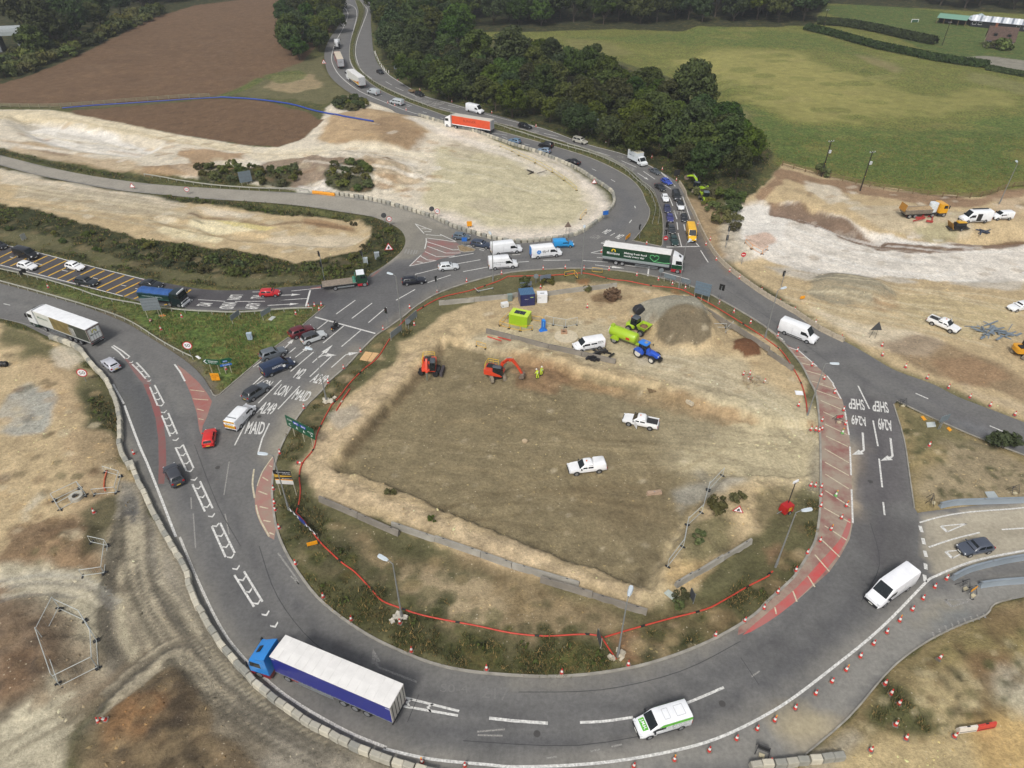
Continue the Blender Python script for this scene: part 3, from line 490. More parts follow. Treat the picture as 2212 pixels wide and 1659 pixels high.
def set_col(me,name,c):
    at=me.color_attributes.new(name,'FLOAT_COLOR','POINT');a=np.ones((c.reshape(-1,c.shape[-1]).shape[0],4),np.float32)
    a[:,:3]=c.reshape(-1,3);at.data.foreach_set("color",a.ravel())
set_col(gme,"soil",np.clip(GC,0.004,0.85))
set_col(gme,"cover",np.stack([grn,np.clip(brightness*2,0,1),grn*0],-1))
def surface_material(name,attr,sc,amp,bump,rough,cover=False):
    m,n,l,b=_mat(name);b.inputs["Roughness"].default_value=rough;b.inputs["Specular IOR Level"].default_value=0.25
    geo=n.new("ShaderNodeNewGeometry");at=n.new("ShaderNodeVertexColor");at.layer_name=attr
    def noise(s,d=7,rg=0.72):
        q=n.new("ShaderNodeTexNoise");q.inputs["Scale"].default_value=s;q.inputs["Detail"].default_value=d;q.inputs["Roughness"].default_value=rg
        l.new(geo.outputs["Position"],q.inputs["Vector"]); return q
    a,c=noise(sc),noise(sc*0.12,4)
    def rng_(src,lo,hi,a0=0.3,a1=0.7):
        r=n.new("ShaderNodeMapRange");r.inputs[1].default_value=a0;r.inputs[2].default_value=a1;r.inputs[3].default_value=lo;r.inputs[4].default_value=hi
        l.new(src,r.inputs[0]); return r.outputs[0]
    def mul(x,y):
        q=n.new("ShaderNodeMix");q.data_type='RGBA';q.blend_type='MULTIPLY';q.inputs[0].default_value=1
        l.new(x,q.inputs[6]);l.new(y,q.inputs[7]); return q.outputs[2]
    col=mul(mul(at.outputs["Color"],rng_(a.outputs["Fac"],1-amp,1+amp)),rng_(c.outputs["Fac"],1-amp*.6,1+amp*.5))
    hgt_=a.outputs["Fac"]
    if cover:
        cv=n.new("ShaderNodeVertexColor");cv.layer_name="cover";sp=n.new("ShaderNodeSeparateColor");l.new(cv.outputs["Color"],sp.inputs[0])
        tuft=noise(1.6,7,0.7);straw=noise(0.35,5)
        g=n.new("ShaderNodeMix");g.data_type='RGBA';g.blend_type='MULTIPLY'
        cr=n.new("ShaderNodeValToRGB");cr.color_ramp.elements[0].position=0.36;cr.color_ramp.elements[0].color=(0.38,0.42,0.36,1);cr.color_ramp.elements[1].position=0.66;cr.color_ramp.elements[1].color=(1.45,1.38,1.15,1)
        l.new(tuft.outputs["Fac"],cr.inputs[0]);l.new(sp.outputs[0],g.inputs[0]);l.new(col,g.inputs[6]);l.new(cr.outputs[0],g.inputs[7])
        s2=n.new("ShaderNodeMix");s2.data_type='RGBA';s2.inputs[7].default_value=(*lin(140,118,74),1)
        ms=n.new("ShaderNodeMath");ms.operation='MULTIPLY';l.new(rng_(straw.outputs["Fac"],0,0.45,0.5,0.72),ms.inputs[0]);l.new(sp.outputs[0],ms.inputs[1])
        l.new(ms.outputs[0],s2.inputs[0]);l.new(g.outputs[2],s2.inputs[6])
        # pale stones on bare soil
        vo=n.new("ShaderNodeTexVoronoi");vo.inputs["Scale"].default_value=1.3;vo.inputs["Randomness"].default_value=1;l.new(geo.outputs["Position"],vo.inputs["Vector"])
        st=rng_(vo.outputs["Distance"],1,0,0.07,0.13);inv=n.new("ShaderNodeMath");inv.operation='SUBTRACT';inv.inputs[0].default_value=1;l.new(sp.outputs[0],inv.inputs[1])
        m3=n.new("ShaderNodeMath");m3.operation='MULTIPLY';l.new(st,m3.inputs[0]);l.new(inv.outputs[0],m3.inputs[1])
        m4=n.new("ShaderNodeMath");m4.operation='MULTIPLY';l.new(m3.outputs[0],m4.inputs[0]);l.new(rng_(c.outputs["Fac"],0,.75,.42,.6),m4.inputs[1])
        s3=n.new("ShaderNodeMix");s3.data_type='RGBA';s3.inputs[7].default_value=(*lin(206,194,168),1);l.new(m4.outputs[0],s3.inputs[0]);l.new(s2.outputs[2],s3.inputs[6]);col=s3.outputs[2]
    l.new(col,b.inputs["Base Color"])
    bp=n.new("ShaderNodeBump");bp.inputs["Strength"].default_value=bump;bp.inputs["Distance"].default_value=0.25
    l.new(hgt_,bp.inputs["Height"]);l.new(bp.outputs[0],b.inputs["Normal"]); return m
gme.materials.append(surface_material("soil_and_grass","soil",2.6,0.32,0.8,0.95, True))
kind(link("ground",gme),"structure")

# ================================================================ TARMAC
def sheet(name,outline_w,holes_w,z,layers,base,m,step=1.6):
    allp=[Vector(q) for q in outline_w];polys=[list(range(len(allp)))]
    for hl in holes_w:
        polys.append(list(range(len(allp),len(allp)+len(hl))));allp+=[Vector(q) for q in hl]
    edges=[(p[i],p[(i+1)%len(p)]) for p in polys for i in range(len(p))]
    a=np.array([tuple(q) for q in outline_w]);xs=np.arange(a[:,0].min(),a[:,0].max(),step);ys=np.arange(a[:,1].min(),a[:,1].max(),step)
    X,Y=np.meshgrid(xs,ys);X=X+((np.arange(len(ys))%2)*step/2)[:, None]
    X,Y=X.ravel(),Y.ravel();far=Y>190;keepf=~far|((np.arange(len(X))%3)==0);X,Y=X[keepf],Y[keepf]
    s=sdist(X,Y,outline_w)
    for hl in holes_w:s=np.minimum(s,-sdist(X,Y,hl))
    k=s>step*.45
    allp+=[Vector((x,y)) for x,y in zip(X[k],Y[k])]
    v,e,f,_,_,_=delaunay_2d_cdt(allp,edges,[],0,1e-5)
    V=np.array([tuple(q) for q in v]);F=np.array([tuple(t) for t in f if len(t)==3])
    c=V[F].mean(1);s=sdist(c[:,0],c[:,1],outline_w)
    for hl in holes_w:s=np.minimum(s,-sdist(c[:,0],c[:,1],hl))
    F=F[s>0]
    me=fast_mesh(name,np.c_[V,np.full(len(V),z)].astype(np.float32),F)
    set_col(me,"soil",paint_layers(V[:,0],V[:,1],base,layers));me.materials.append(m)
    return link(name,me)
def inset(pl,k):                          # shrink a closed pixel outline towards its middle
    a=np.array(pl);c=a.mean(0); return [tuple(c+(p-c)*k) for p in a]
RED=(150,84,80);REDB=(178,84,80)
red_right=tl(3,1,"-40,1170 100,1285 200,1340 265,1370 425,1508 510,1588")+tl(3,2,"570,0 640,130 664,222 702,440 712,560 722,800 733,1200 705,1340 622,1492 530,1622")+tl(3,3,"240,222 0,388")+tl(2,3,"2120,440 1950,512")+ISLAND[3*32:3*48+1]
TL=[
 ('p',"-200,296 0,335 100,360 325,397 553,412 728,422 852,446 938,473 976,491 900,500 860,560 800,592 875,527 863,495 803,468 653,445 450,430 265,412 75,377 0,357 -200,312",(148,143,132),1.5,.3,1),
 ('p',"840,484 905,470 960,490 1000,500 960,520 890,560 860,560 878,525",(128,124,114),3,.8,.8),
 ('p',"1984,1120 2050,1108 2212,1090 2400,1066 2400,1180 2212,1200 2100,1222 2030,1248 2004,1230 1995,1170",(168,160,142),.6,.1,1),('s',"2010,1200 2100,1165 2212,1150 2330,1140",(146,138,120),1.2,.8,.5),('s',"2000,1170 2100,1140 2212,1125",(150,142,124),.9,.7,.4),
 ('p',"0,526 100,551 312,602 425,623 475,627 553,626 650,617 695,615 735,640 700,656 628,664 553,668 400,666 287,646 100,601 0,576 -200,536 -200,486",(78,76,78),.5,.1,1),
 ('p',"1740,1040 1770,960 1775,890 1850,900 1850,1050 1835,1130 1775,1140",'dust',6,3,.7),('p',"1773,960 1838,965 1842,1100 1775,1090",(186,168,140),5,2,.75),('p',"1845,960 1870,970 1860,1080 1842,1090",(150,142,128),3,1.5,.6),
 ('p',"700,660 760,610 860,570 960,590 880,660 780,730 700,700",(86,86,88),6,2,.5),('s',"700,660 800,610 900,575 1000,548",(84,84,86),5,3,.5),
 ('s',"693,850 653,890 625,935 604,975",(148,142,128),4.5,4,.85),('s',"770,752 720,805 690,840",(136,130,118),2.5,2.5,.7),('s',"1010,608 940,632 880,672 830,705",(124,119,110),2,2,.6),
 ('s',"480,860 505,830 560,785 640,720",(126,121,112),2,2,.6),('p',"440,855 500,850 480,960 440,900",(112,110,107),5,2,.6),
 ('s',"262,870 285,960 330,1060 380,1180 430,1290 500,1390 600,1480 720,1560 850,1620",(138,134,124),2.4,2.2,.65),('s',"900,1640 1050,1650 1300,1635 1500,1590 1640,1530 1780,1440 1900,1360 1990,1270",(150,146,136),1.8,1.8,.65),
 ('p',"1030,1700 1250,1662 1500,1618 1660,1555 1800,1462 1930,1365 2020,1280 2330,1200 2330,1290 2131,1329 2009,1384 1909,1464 1739,1633",(132,130,124),1.0,.4,.95),('p',"1690,1590 1760,1560 1830,1550 1790,1600 1720,1650",(166,154,128),4,2,.6),('p',"1660,1560 1720,1530 1780,1570 1720,1590",(172,160,130),4,2,.6),('p',"1990,1380 2060,1320 2130,1320 2060,1350",(112,116,116),3,1,.6),('p',"1960,1360 2000,1310 2060,1300 2000,1350",(150,140,112),4,2,.4),
 ('s',"-100,650 0,640 100,670 200,720 300,790 380,880",(126,125,120),2.6,3,.5),('p',"230,760 290,780 330,860 345,960 345,1050 300,1000 270,900 240,830",(76,78,80),4,1,.6),
 ('s',"1106,1472 1206,1474 1300,1466 1400,1445 1540,1395 1650,1315 1740,1225",(132,128,118),1.2,1.2,.7),('s',"640,1250 740,1345 860,1415 1000,1460 1106,1470",(116,114,108),1.2,1.2,.6),
 ('p',"420,1190 520,1230 640,1380 760,1480 900,1550 1100,1590 1400,1560 1600,1470 1750,1340 1850,1220 1890,1100 1990,1120 1990,1230 1880,1370 1700,1500 1450,1600 1150,1640 900,1620 700,1540 540,1400",(90,90,90),12,3,.6),('p',"1850,1110 1990,1130 1998,1230 1900,1240 1840,1180",(86,84,84),5,2,.6),
 ('p',"1830,860 1940,870 1975,1090 1860,1090",(88,84,86),4,1,.6),('p',"1750,780 1850,770 1990,860 2100,930 2212,975 2330,1020 2330,995 2150,920 1990,840 1830,745",(96,95,96),3,1,.5),('p',"2000,890 2084,930 2212,980 2212,960 2090,910",(122,124,126),2,1,.5),
 ('p',"1430,380 1500,480 1545,560 1500,590 1440,540 1435,480 1400,410",(90,86,84),3,1,.6),('p',"1480,430 1500,460 1530,525 1560,560 1590,585 1570,590 1530,550 1500,490",(118,108,96),1.5,.8,.8),
 ('s',"760,-10 772,30 756,80 745,115 752,140 775,170 830,205 900,235 1000,265 1106,305 1206,335 1290,380 1350,425 1360,460 1320,500",(94,95,98),3,3,.5),
]
for s_,c_,w_,o_ in (("640,1300 720,1400 860,1480 1020,1528 1200,1540 1400,1515 1560,1450 1700,1350 1790,1240",(84,84,85),1.0,.5),("560,1320 660,1440 820,1530 1000,1585 1200,1600 1420,1575 1620,1500 1780,1380 1880,1250",(82,82,84),1.1,.5),("590,1310 690,1425 840,1510 1010,1560 1200,1572 1410,1545 1590,1475",(112,111,109),1.0,.5),("700,1390 850,1465 1020,1505 1200,1515 1400,1492 1560,1425 1680,1340",(110,109,107),.8,.45),("300,830 350,950 400,1060 460,1180 540,1290",(82,83,85),1.0,.5),("420,900 450,1000 500,1110 560,1220 640,1310",(84,84,86),1.1,.5),("860,700 960,640 1080,600 1200,592 1350,600 1500,640 1640,700 1740,790 1800,880",(84,84,86),.9,.45),("700,690 800,620 900,585 1050,560 1200,560 1350,570",(86,86,88),.9,.45),("1860,820 1890,920 1905,1020 1912,1110 1890,1220",(82,80,82),1.0,.5),("1560,600 1660,680 1780,770 1900,840 2050,910 2212,970",(84,84,86),1.0,.5),("0,640 120,672 230,722 310,790 370,880 400,960",(84,85,87),1.0,.45),("560,800 640,740 720,680",(88,88,90),.8,.5),("600,840 680,775 760,712",(88,88,90),.8,.5)):TL.append(('s',s_,c_,w_,.8,o_))
rw=random.Random(12)
for k in range(46):x_,y_=rw.uniform(420,1900),rw.uniform(1000,1640);TL.append(('s',[(x_,y_),(x_+rw.uniform(8,30),y_+rw.uniform(-10,10))],rw.choice([(74,74,75),(124,122,118),(80,79,80)]),rw.uniform(.6,1.6),.6,.5))
TARMAC=surface_material("tarmac","soil",2.2,0.20,0.25,0.85)
road=kind(sheet("road",ROADW,[ISLW,RESW],0.0,TL,(108,107,105),TARMAC,1.15),"structure")

# ---------------------------------------------------------------- kerbs: one real step along each traced edge
def strip_mesh(line,width,z0,z1,closed=False,side=1):
    p=[np.array((q[0],q[1])) for q in line];n=len(p);mb=MB();rings=[]
    for i in range(n):
        a=p[(i-1)%n] if (closed or i>0) else p[i];b=p[(i+1)%n] if (closed or i<n-1) else p[i]
        d=b-a;d=d/(np.linalg.norm(d)+1e-9);nn=np.array((-d[1],d[0]))*side
        q0,q1=p[i],p[i]+nn*width
        rings.append([(q0[0],q0[1],z0),(q0[0],q0[1],z1),(q1[0],q1[1],z1),(q1[0],q1[1],z0)])
    if closed:rings.append(rings[0])
    return mb.loft(rings,cap=not closed)
KERBM=plain("kerb_concrete",152,148,138,0.9,var=0.3,scale=0.8)
def kerb(line_px,closed=False,side=1,wd=0.28): return kind(strip_mesh(W2(line_px),wd,-0.05,0.125,closed,side).obj("kerb",KERBM),"structure")
kerb(ISLAND, True,1);kerb(RESERVE, True,1,.15)
kerb(o_wdgE+[(466,855)]+o_wdgW[:3],side=1,wd=.15);kerb(o_triL[:-1],side=-1,wd=.15) if False else kerb(o_triL,side=1,wd=.15)
kerb(o_sr[:-4],side=1,wd=.15);kerb(o_eastS,side=1,wd=.12)
kerb(SPLIT+SPLIT[:1],side=-1,wd=.18)
isl2=kind(MB().add([(x,y,.1) for x,y in SPLW],[tuple(range(len(SPLW)))]).obj("traffic_island",plain("island_gravel",140,122,92,0.95,var=.35,scale=2)),"structure")

# ================================================================ ROAD MARKINGS (each a thin sheet lying on the tarmac, part of the road)
PAINTW=plain("road_paint_white",212,211,206,0.8,var=0.42,scale=4.0);PAINTF=plain("road_paint_worn",146,144,139,0.85,var=0.5,scale=7);PAINTG=plain("road_paint_ghost",118,117,114,.85,var=.3,scale=9)
PAINTY=plain("road_paint_yellow",206,164,54,0.8,var=0.35,scale=2.0);PAINTC=plain("road_paint_cream",196,186,160,.85,var=.3,scale=3)
ZM=0.006
def line(pl,wd=0.18,m=PAINTW,name="lane_marking",curve=False):
    if curve:pl=smooth(pl,4)
    p=W2(pl);mb=MB();n=len(p);L=[];R=[]
    for i in range(n):
        a=np.array(p[max(i-1,0)]);b=np.array(p[min(i+1,n-1)]);d=(b-a)/(np.linalg.norm(b-a)+1e-9);nn=np.array((-d[1],d[0]))*wd/2
        L.append((p[i][0]+nn[0],p[i][1]+nn[1],ZM));R.append((p[i][0]-nn[0],p[i][1]-nn[1],ZM))
    return mb.add(L+R,[(i,i+1,n+i+1,n+i) for i in range(n-1)]).obj(name,m,road)
def lines(pl,wd=0.18,m=PAINTW,name="lane_marking"):
    for i in range(0,len(pl)-1,2):line(pl[i:i+2],wd,m,name)
def poly(pl,m=PAINTW,name="road_marking"):
    v=[(x,y,ZM) for x,y in W2(pl)];t=tessellate_polygon([[Vector(q) for q in v]])
    return MB().add(v,[tuple(q) for q in t]).obj(name,m,road)
def arrow(stem,tip,wd=.2,hw=.42,hl=1.7,bend=None,m=PAINTW):
    a,b=[np.array(q) for q in W2([stem,tip])];d=(b-a);L=np.linalg.norm(d);d/=L;n=np.array((-d[1],d[0]))
    if bend is None:
        k=b-d*hl;pp=[a+n*wd/2,k+n*wd/2,k+n*hw,b,k-n*hw,k-n*wd/2,a-n*wd/2]
    else:
        k=b;c=k+n*bend*1.0+d*.9;hd=(n*bend*.75+d*.65);hd/=np.linalg.norm(hd);hn=np.array((-hd[1],hd[0]))
        e=k+n*bend*.35+d*.5;pp=[a+n*wd/2,k+n*wd/2,e+hn*.18,e+hn*.5,e+hd*1.7,e-hn*.5,e-hn*.18,k-n*wd/2,a-n*wd/2]
    v=[(x,y,ZM) for x,y in pp]
    return MB().add(v,[tuple(q) for q in tessellate_polygon([[Vector(q) for q in v]])]).obj("arrow_marking",m,road)
def word(s,q,m=PAINTW,bold=.02):
    lettering("lettering_marking",s,m,[P(x,y,ZM) for x,y in q],road,bold)
def ladder(L,R,wd=.24):line(L,wd);line(R,wd)
def chev(c,d,size=.42,m=PAINTW):
    p=np.array(W2([c])[0]);q=np.array(W2([(c[0]+d[0],c[1]+d[1])])[0]);t=(q-p);t/=np.linalg.norm(t);n=np.array((-t[1],t[0]));s=size
    pp=[p+t*s*.9,p+n*s-t*s*.1,p+n*s-t*s*.65,p+t*s*.2,p-n*s-t*s*.65,p-n*s-t*s*.1]
    v=[(x,y,ZM) for x,y in pp];MB().add(v,[(0,1,2,3),(0,3,4,5)]).obj("chevron_marking",m,road)
# worn red surfacing, laid on the tarmac
def red_sheet(pl,c,dirt,name="red_surfacing"):
    m,n,l,b=_mat("red_surfacing_%d_%d"%(c[0],c[1]));b.inputs["Roughness"].default_value=.9
    geo=n.new("ShaderNodeNewGeometry");q=n.new("ShaderNodeTexNoise");q.inputs["Scale"].default_value=.35;q.inputs["Detail"].default_value=8;q.inputs["Roughness"].default_value=.65;l.new(geo.outputs["Position"],q.inputs["Vector"])
    r=n.new("ShaderNodeValToRGB");r.color_ramp.elements[0].position=.34;r.color_ramp.elements[1].position=.58;r.color_ramp.elements[0].color=(*lin(*c),1);r.color_ramp.elements[1].color=(*lin(*dirt),1)
    l.new(q.outputs["Fac"],r.inputs[0]);l.new(r.outputs[0],b.inputs["Base Color"])
    v=[(x,y,.003) for x,y in W2(pl)]
    return MB().add(v,[tuple(k) for k in tessellate_polygon([[Vector(q) for q in v]])]).obj(name,m,road)
red_sheet(red_right,(134,90,84),(152,138,122))
red_sheet(smooth(pts("1604,1372 1655,1346 1710,1306 1760,1258 1800,1212 1826,1172 1838,1136 1833,1120 1815,1165 1770,1215 1720,1270 1660,1322"),2, True),(186,74,72),(166,104,98)).location.z=.001
red_sheet(pts("592,985 580,1000 566,1024 555,1050 550,1076 552,1104 562,1130 578,1158 592,1166 596,1144 588,1100 586,1054 590,1010"),(158,110,102),(150,130,116))
red_sheet(tl(0,2,"1238,0 1282,0 1330,90 1370,180 1410,300 1432,500 1436,700 1418,862 1368,862 1372,700 1368,480 1345,300 1300,150"),(138,74,74),(122,88,84))
red_sheet(tl(0,1,"975,1335 1080,1430 1180,1510 1260,1610 1310,1659 1240,1659 1180,1590 1090,1460"),(136,86,84),(120,100,96))
red_sheet(tl(0,1,"1530,1490 1600,1540 1700,1630")+tl(0,2,"1720,-10 1790,80 1832,150 1790,280 1752,360 1742,450 1722,400 1700,250 1650,90 1610,0"),(152,90,84),(146,116,106))
red_sheet(tl(1,1,"1480,400 1720,430 1780,470 1770,527 1665,560 1545,592 1330,640 1430,545 1478,480"),(138,96,92),(124,112,106))
red_sheet(tl(1,1,"470,830 560,815 560,832 480,840"),(146,80,76),(130,100,92));red_sheet(tl(1,1,"985,735 1040,690 1085,668 1002,735"),(146,80,76),(130,100,92))
# ladder of white boxes down the left
for a in ("1295,25 1362,186|1335,8 1417,166","1398,272 1472,452|1453,250 1532,432","1516,548 1612,752|1580,523 1673,727","1663,866 1771,1102|1728,840 1838,1074","1830,1230 1950,1496|1902,1200 2028,1460"):
    l_,r_=a.split("|");ladder(tl(0,2,l_),tl(0,2,r_))
ladder(tl(0,3,"2025,-8 2195,266"),tl(0,3,"2108,-40 2268,222"));ladder(tl(0,1,"965,1335 1030,1385 1082,1440"),tl(0,1,"980,1325 1060,1375 1122,1425"));ladder(tl(0,1,"1142,1488 1200,1545 1258,1612"),tl(0,1,"1178,1472 1240,1535 1292,1600"))
for u,v in pts("1342,75 1368,128 1392,182 1417,240 1440,295 1465,355 1492,420 1520,480 1551,545 1581,610 1611,680 1643,747 1679,822 1713,895 1749,970 1787,1055 1830,1137 1866,1220 1908,1305 1951,1400 1996,1490 2042,1590 2095,1684 2150,1787 2222,1887 2297,1984 2372,2084"):
    chev((u/4,829.5+v/4),(9,22))
for u,v in pts("1100,1435 1135,1470 1185,1508 1228,1548 1265,1590 1290,1630"):chev((u/4,414.75+v/4),(10,12),.34)
line(tl(0,2,"975,0 1070,170"),.28);line(tl(0,2,"1075,185 1200,520 1270,680 1350,880 1420,1060 1520,1320"),.3,curve=True)
line([(x+7,y-2) for x,y in tl(0,2,"1525,1330 1610,1540 1662,1659")+tl(0,3,"1720,130 1830,360 1950,560 2100,740 2212,850")+tl(1,3,"230,1040 500,1210 800,1370 1100,1490")],.28,plain("road_paint_dusty",204,201,194,.85,var=.5,scale=6),"edge_line", True)
line(tl(1,3,"1100,1490 1500,1580 2000,1630")+tl(2,3,"0,1648 400,1640 800,1610 1200,1550 1600,1460 1900,1350 2212,1190")+tl(3,3,"250,1030 600,760 850,560 1070,360 1360,60 1450,0")+tl(3,2,"1700,1555 1900,1500 2212,1440")+pts("2330,1168"),.27,PAINTW,"edge_line", True)
# left approach lettering and lanes
for s,q in (("MAID","250,1410 490,1418 532,1255 310,1250"),("A249","395,1145 610,1165 690,1020 510,990"),("LON","625,900 770,932 876,795 730,768"),("MAID","855,960 1050,998 1140,868 950,830"),("A249","1090,740 1260,778 1362,655 1192,625"),("M2","880,682 962,703 1072,572 976,560"),("LON","405,765 565,812 632,730 500,700")):
    word(s,ZA(q))
lines(ZA("195,925 485,660 430,1015 730,715 685,1092 970,792 125,1560 315,1185 850,603 1150,348 1100,670 1380,405 795,390 915,293"),.2);line(ZA("430,1655 480,1480 575,1275"),.22)
lines(ZA("365,545 490,450 420,545 500,478 460,565 500,530"),.16);line(ZA("740,590 800,570 838,525"),.3,PAINTW)
lines(tl(1,1,"580,1305 760,1155 740,1335 905,1195 530,1185 625,1110 692,1055 858,935 828,1092 1003,960 970,1130 1127,997 1210,935 1375,842 1480,783 1683,717 1375,712 1580,660 1740,620 1940,585 1790,688 2020,645"),.2)
line(tl(1,1,"510,1080 1030,1222"),.32,PAINTW,"stop_line")
arrow(*ZA("910,420 1112,262"));arrow(*ZA("760,315 902,168"));arrow(*ZA("1135,487 1398,256"),hw=.5,hl=2.6);arrow(*ZA("1210,425 1270,395"),wd=.15,bend=-1);arrow(*ZA("1378,552 1560,390"),bend=-1)
# M2 approach
for s,q in (("LON","1395,428 1325,512 1555,515 1615,430"),("M2","870,560 800,615 1035,635 1090,575"),("MAID","1270,560 1185,668 1430,678 1510,562"),("A249","1690,565 1625,664 1858,682 1922,572"),("M2","1780,437 1735,492 1985,492 2005,440"),("COLCT","650,498 520,632 610,642 755,508")):
    word(s,ZC(q))
lines(ZC("830,512 1300,542 1470,545 1985,540 390,612 600,637 1770,380 1900,378 2170,528 2330,520"),.16);lines(tl(1,1,"305,855 560,830 170,938 440,920"),.16)
line(tl(1,1,"430,990 468,850"),.32,PAINTW,"stop_line");arrow(*tl(1,1,"100,980 372,965"));arrow(*tl(1,1,"195,893 385,885"))
line(tl(0,1,"-300,370 0,448 300,515 620,600 1000,695 1245,755"),.2);line(tl(0,1,"-300,555 0,630 240,690 700,805 1060,900"),.2)
lines(tl(0,1,"300,612 360,628 525,672 585,685 785,738 845,752 1045,803 1090,813 1170,833 1210,842 85,560 120,570 30,965 88,978 845,1255 890,1283 870,1252 907,1278"),.16);line(tl(0,1,"1508,1488 1560,1560 1598,1634"),.26)
line(tl(0,1,"-300,1015 0,1090 200,1135 300,1165 440,1225"),.16,PAINTF)
for u,v in pts("-160,580 -78,600 5,622 90,640 172,662 252,684 334,706 416,726 498,748 582,770 665,791 750,812 836,833 920,855 1000,877 1074,902 1158,923"):
    line(tl(0,1,"%f,%f %f,%f"%(u,v,u+238,v-112)),.38,PAINTY,"rumble_bar")
lines(tl(0,1,"1560,902 1650,843 1245,942 1290,925 1420,975 1450,968"),.38,PAINTY,"rumble_bar")
TAR=plain("tar_seam",62,62,63,.6)
for s_ in ("560,1180 600,1290 680,1390 800,1470","1120,1495 1300,1490 1470,1450 1600,1385","1000,1600 1250,1610 1480,1570","1880,1130 1900,1220 1860,1300","420,960 470,1090 520,1180","640,760 760,672","1560,620 1680,700 1800,790","880,1560 905,1500","1640,1480 1600,1420"):line(pts(s_),.07,TAR,"tar_seam", True)
for q in ("1160,1585","1560,1520","700,1440","470,1010","1880,1040","940,600","1740,760","560,900"):x_,y_=W2(pts(q))[0];MB().cyl((x_,y_,.0),(x_,y_,.006),.34,n=14).obj("manhole_cover",plain("manhole_iron",70,68,66,.6),road)
# right-hand approach
for s,q in (("SHEP","820,135 697,122 697,213 843,228"),("SHEP","1026,156 905,142 903,233 1050,252"),("A249","840,285 722,263 720,347 868,369"),("A249","1062,313 945,291 957,392 1086,411")):word(s,tl(3,2,q))
lines(tl(3,2,"778,15 877,216 908,315 950,537 960,645 987,893 995,1020 1008,1133 663,222 700,440 708,542 718,788 722,910 733,1202 1275,80 1385,128 1915,360 2030,410"),.22);lines(tl(3,2,"560,0 630,128"),.22)
for a,b in zip(*[iter(tl(3,2,"440,0 575,42 420,55 615,125 455,142 640,222 478,240 670,330 490,345 685,437 502,450 690,540 490,560 698,680 492,675 698,790 495,778 697,905 495,920 710,1060 485,1070 710,1197 490,1225 680,1350 468,1350 620,1495 405,1475 530,1620")+tl(3,3,"345,0 405,95 215,130 250,222 60,270 72,330")+tl(3,1,"230,1415 330,1437 280,1475 412,1507 328,1543 490,1590 380,1635 480,1659"))]*2):line([a,b],.17,PAINTC,"hatch_line")
lines(tl(3,1,"5,1190 130,1275 160,1335 250,1365 265,1370 425,1508 510,1588 568,1659 110,1285 145,1290"),.2)
arrow(tl(3,2,"818,420")[0],tl(3,2,"828,572")[0],bend=-1,wd=.28);arrow(tl(3,2,"1058,467")[0],tl(3,2,"1076,622")[0],bend=-1,wd=.28)
lines(tl(3,2,"1313,1225 1330,1280 1337,1332 1350,1385 1352,1440 1368,1493 1360,1550 1365,1602")+tl(3,3,"1352,-10 1360,50"),.4,PAINTW,"give_way_line")
line(tl(3,2,"1310,1197 1500,1145 1750,1105 2212,1068")+pts("2330,1078"),.2,curve=True);line(tl(3,2,"1390,1410 1600,1340 1830,1283"),.2,curve=True);lines(tl(3,2,"2020,1258 2212,1245"),.2)
def tri(s,m=PAINTW):
    a,b,c=tl(3,2,s)
    for p,q,k in ((a,b,.16),(b,c,.16),(c,a,.4)):line([p,q],k,m,"give_way_triangle")
tri("1495,1228 1715,1207 1548,1278");tri("1535,1448 1755,1425 1592,1505");tri("1530,1865 1780,1860 1590,1925",PAINTF)
for k in range(9):line(tl(3,3,"%d,%d %d,%d"%(1420+k*55,480-k*28+k*k,1440+k*55,540-k*30+k*k)),.2,PAINTF)
# north-east approach and the top of the ring
for s,q in (("M2","30,350 100,374 215,305 130,285"),("M2","258,440 320,462 442,390 345,370"),("LON","10,530 90,562 195,480 140,465")):word(s,ZB(q),PAINTW)
word("LON",tl(2,1,"668,392 730,410 790,380 720,366"),PAINTF)
lines(ZB("180,400 255,358 505,183 548,128"),.2)
lines(tl(2,1,"1360,45 1390,120 1400,160 1425,235 1425,260 1433,325 1435,355 1465,470 1475,40 1540,235 1485,280 1497,335 1590,440 1618,472 1630,505 1695,608 268,590 500,588 612,592 828,606 735,565 870,578 970,630 1180,660 1292,690 1533,756 682,525 830,488 682,525 800,537 0,543 72,538 25,608 147,600 1060,120 1066,140"),.2)
line(tl(2,1,"1335,475 1450,473 1625,470"),.3,PAINTW,"stop_line");line(tl(2,1,"1172,735 1184,640"),.3,PAINTW,"stop_line");arrow(*tl(2,1,"718,630 975,660"),hw=.5,hl=2.6)
word("SLIP",tl(2,1,"1390,168 1495,163 1500,190 1395,194"),PAINTF)
for s in ("1375,275 1520,330","1380,280 1452,358","1590,365 1730,430","1480,398 1720,430","1470,398 1472,430 1458,490","1480,430 1700,500 1750,498","1480,468 1640,527 1770,527","1460,515 1560,558 1720,553","1665,568 1880,530","1325,640 1428,543","1325,640 1557,592","1425,555 1480,587 1545,590","1430,318 1470,318","1455,342 1515,342","1465,368 1600,378","1820,460 2010,500","1930,497 1970,508","1390,600 1440,610"):line(tl(1,1,s),.2)
for s in ("1285,530 1300,495","1310,535 1325,495","1335,538 1350,500","1358,540 1375,500","1380,535 1395,502"):line(tl(1,1,s),.3,PAINTF)
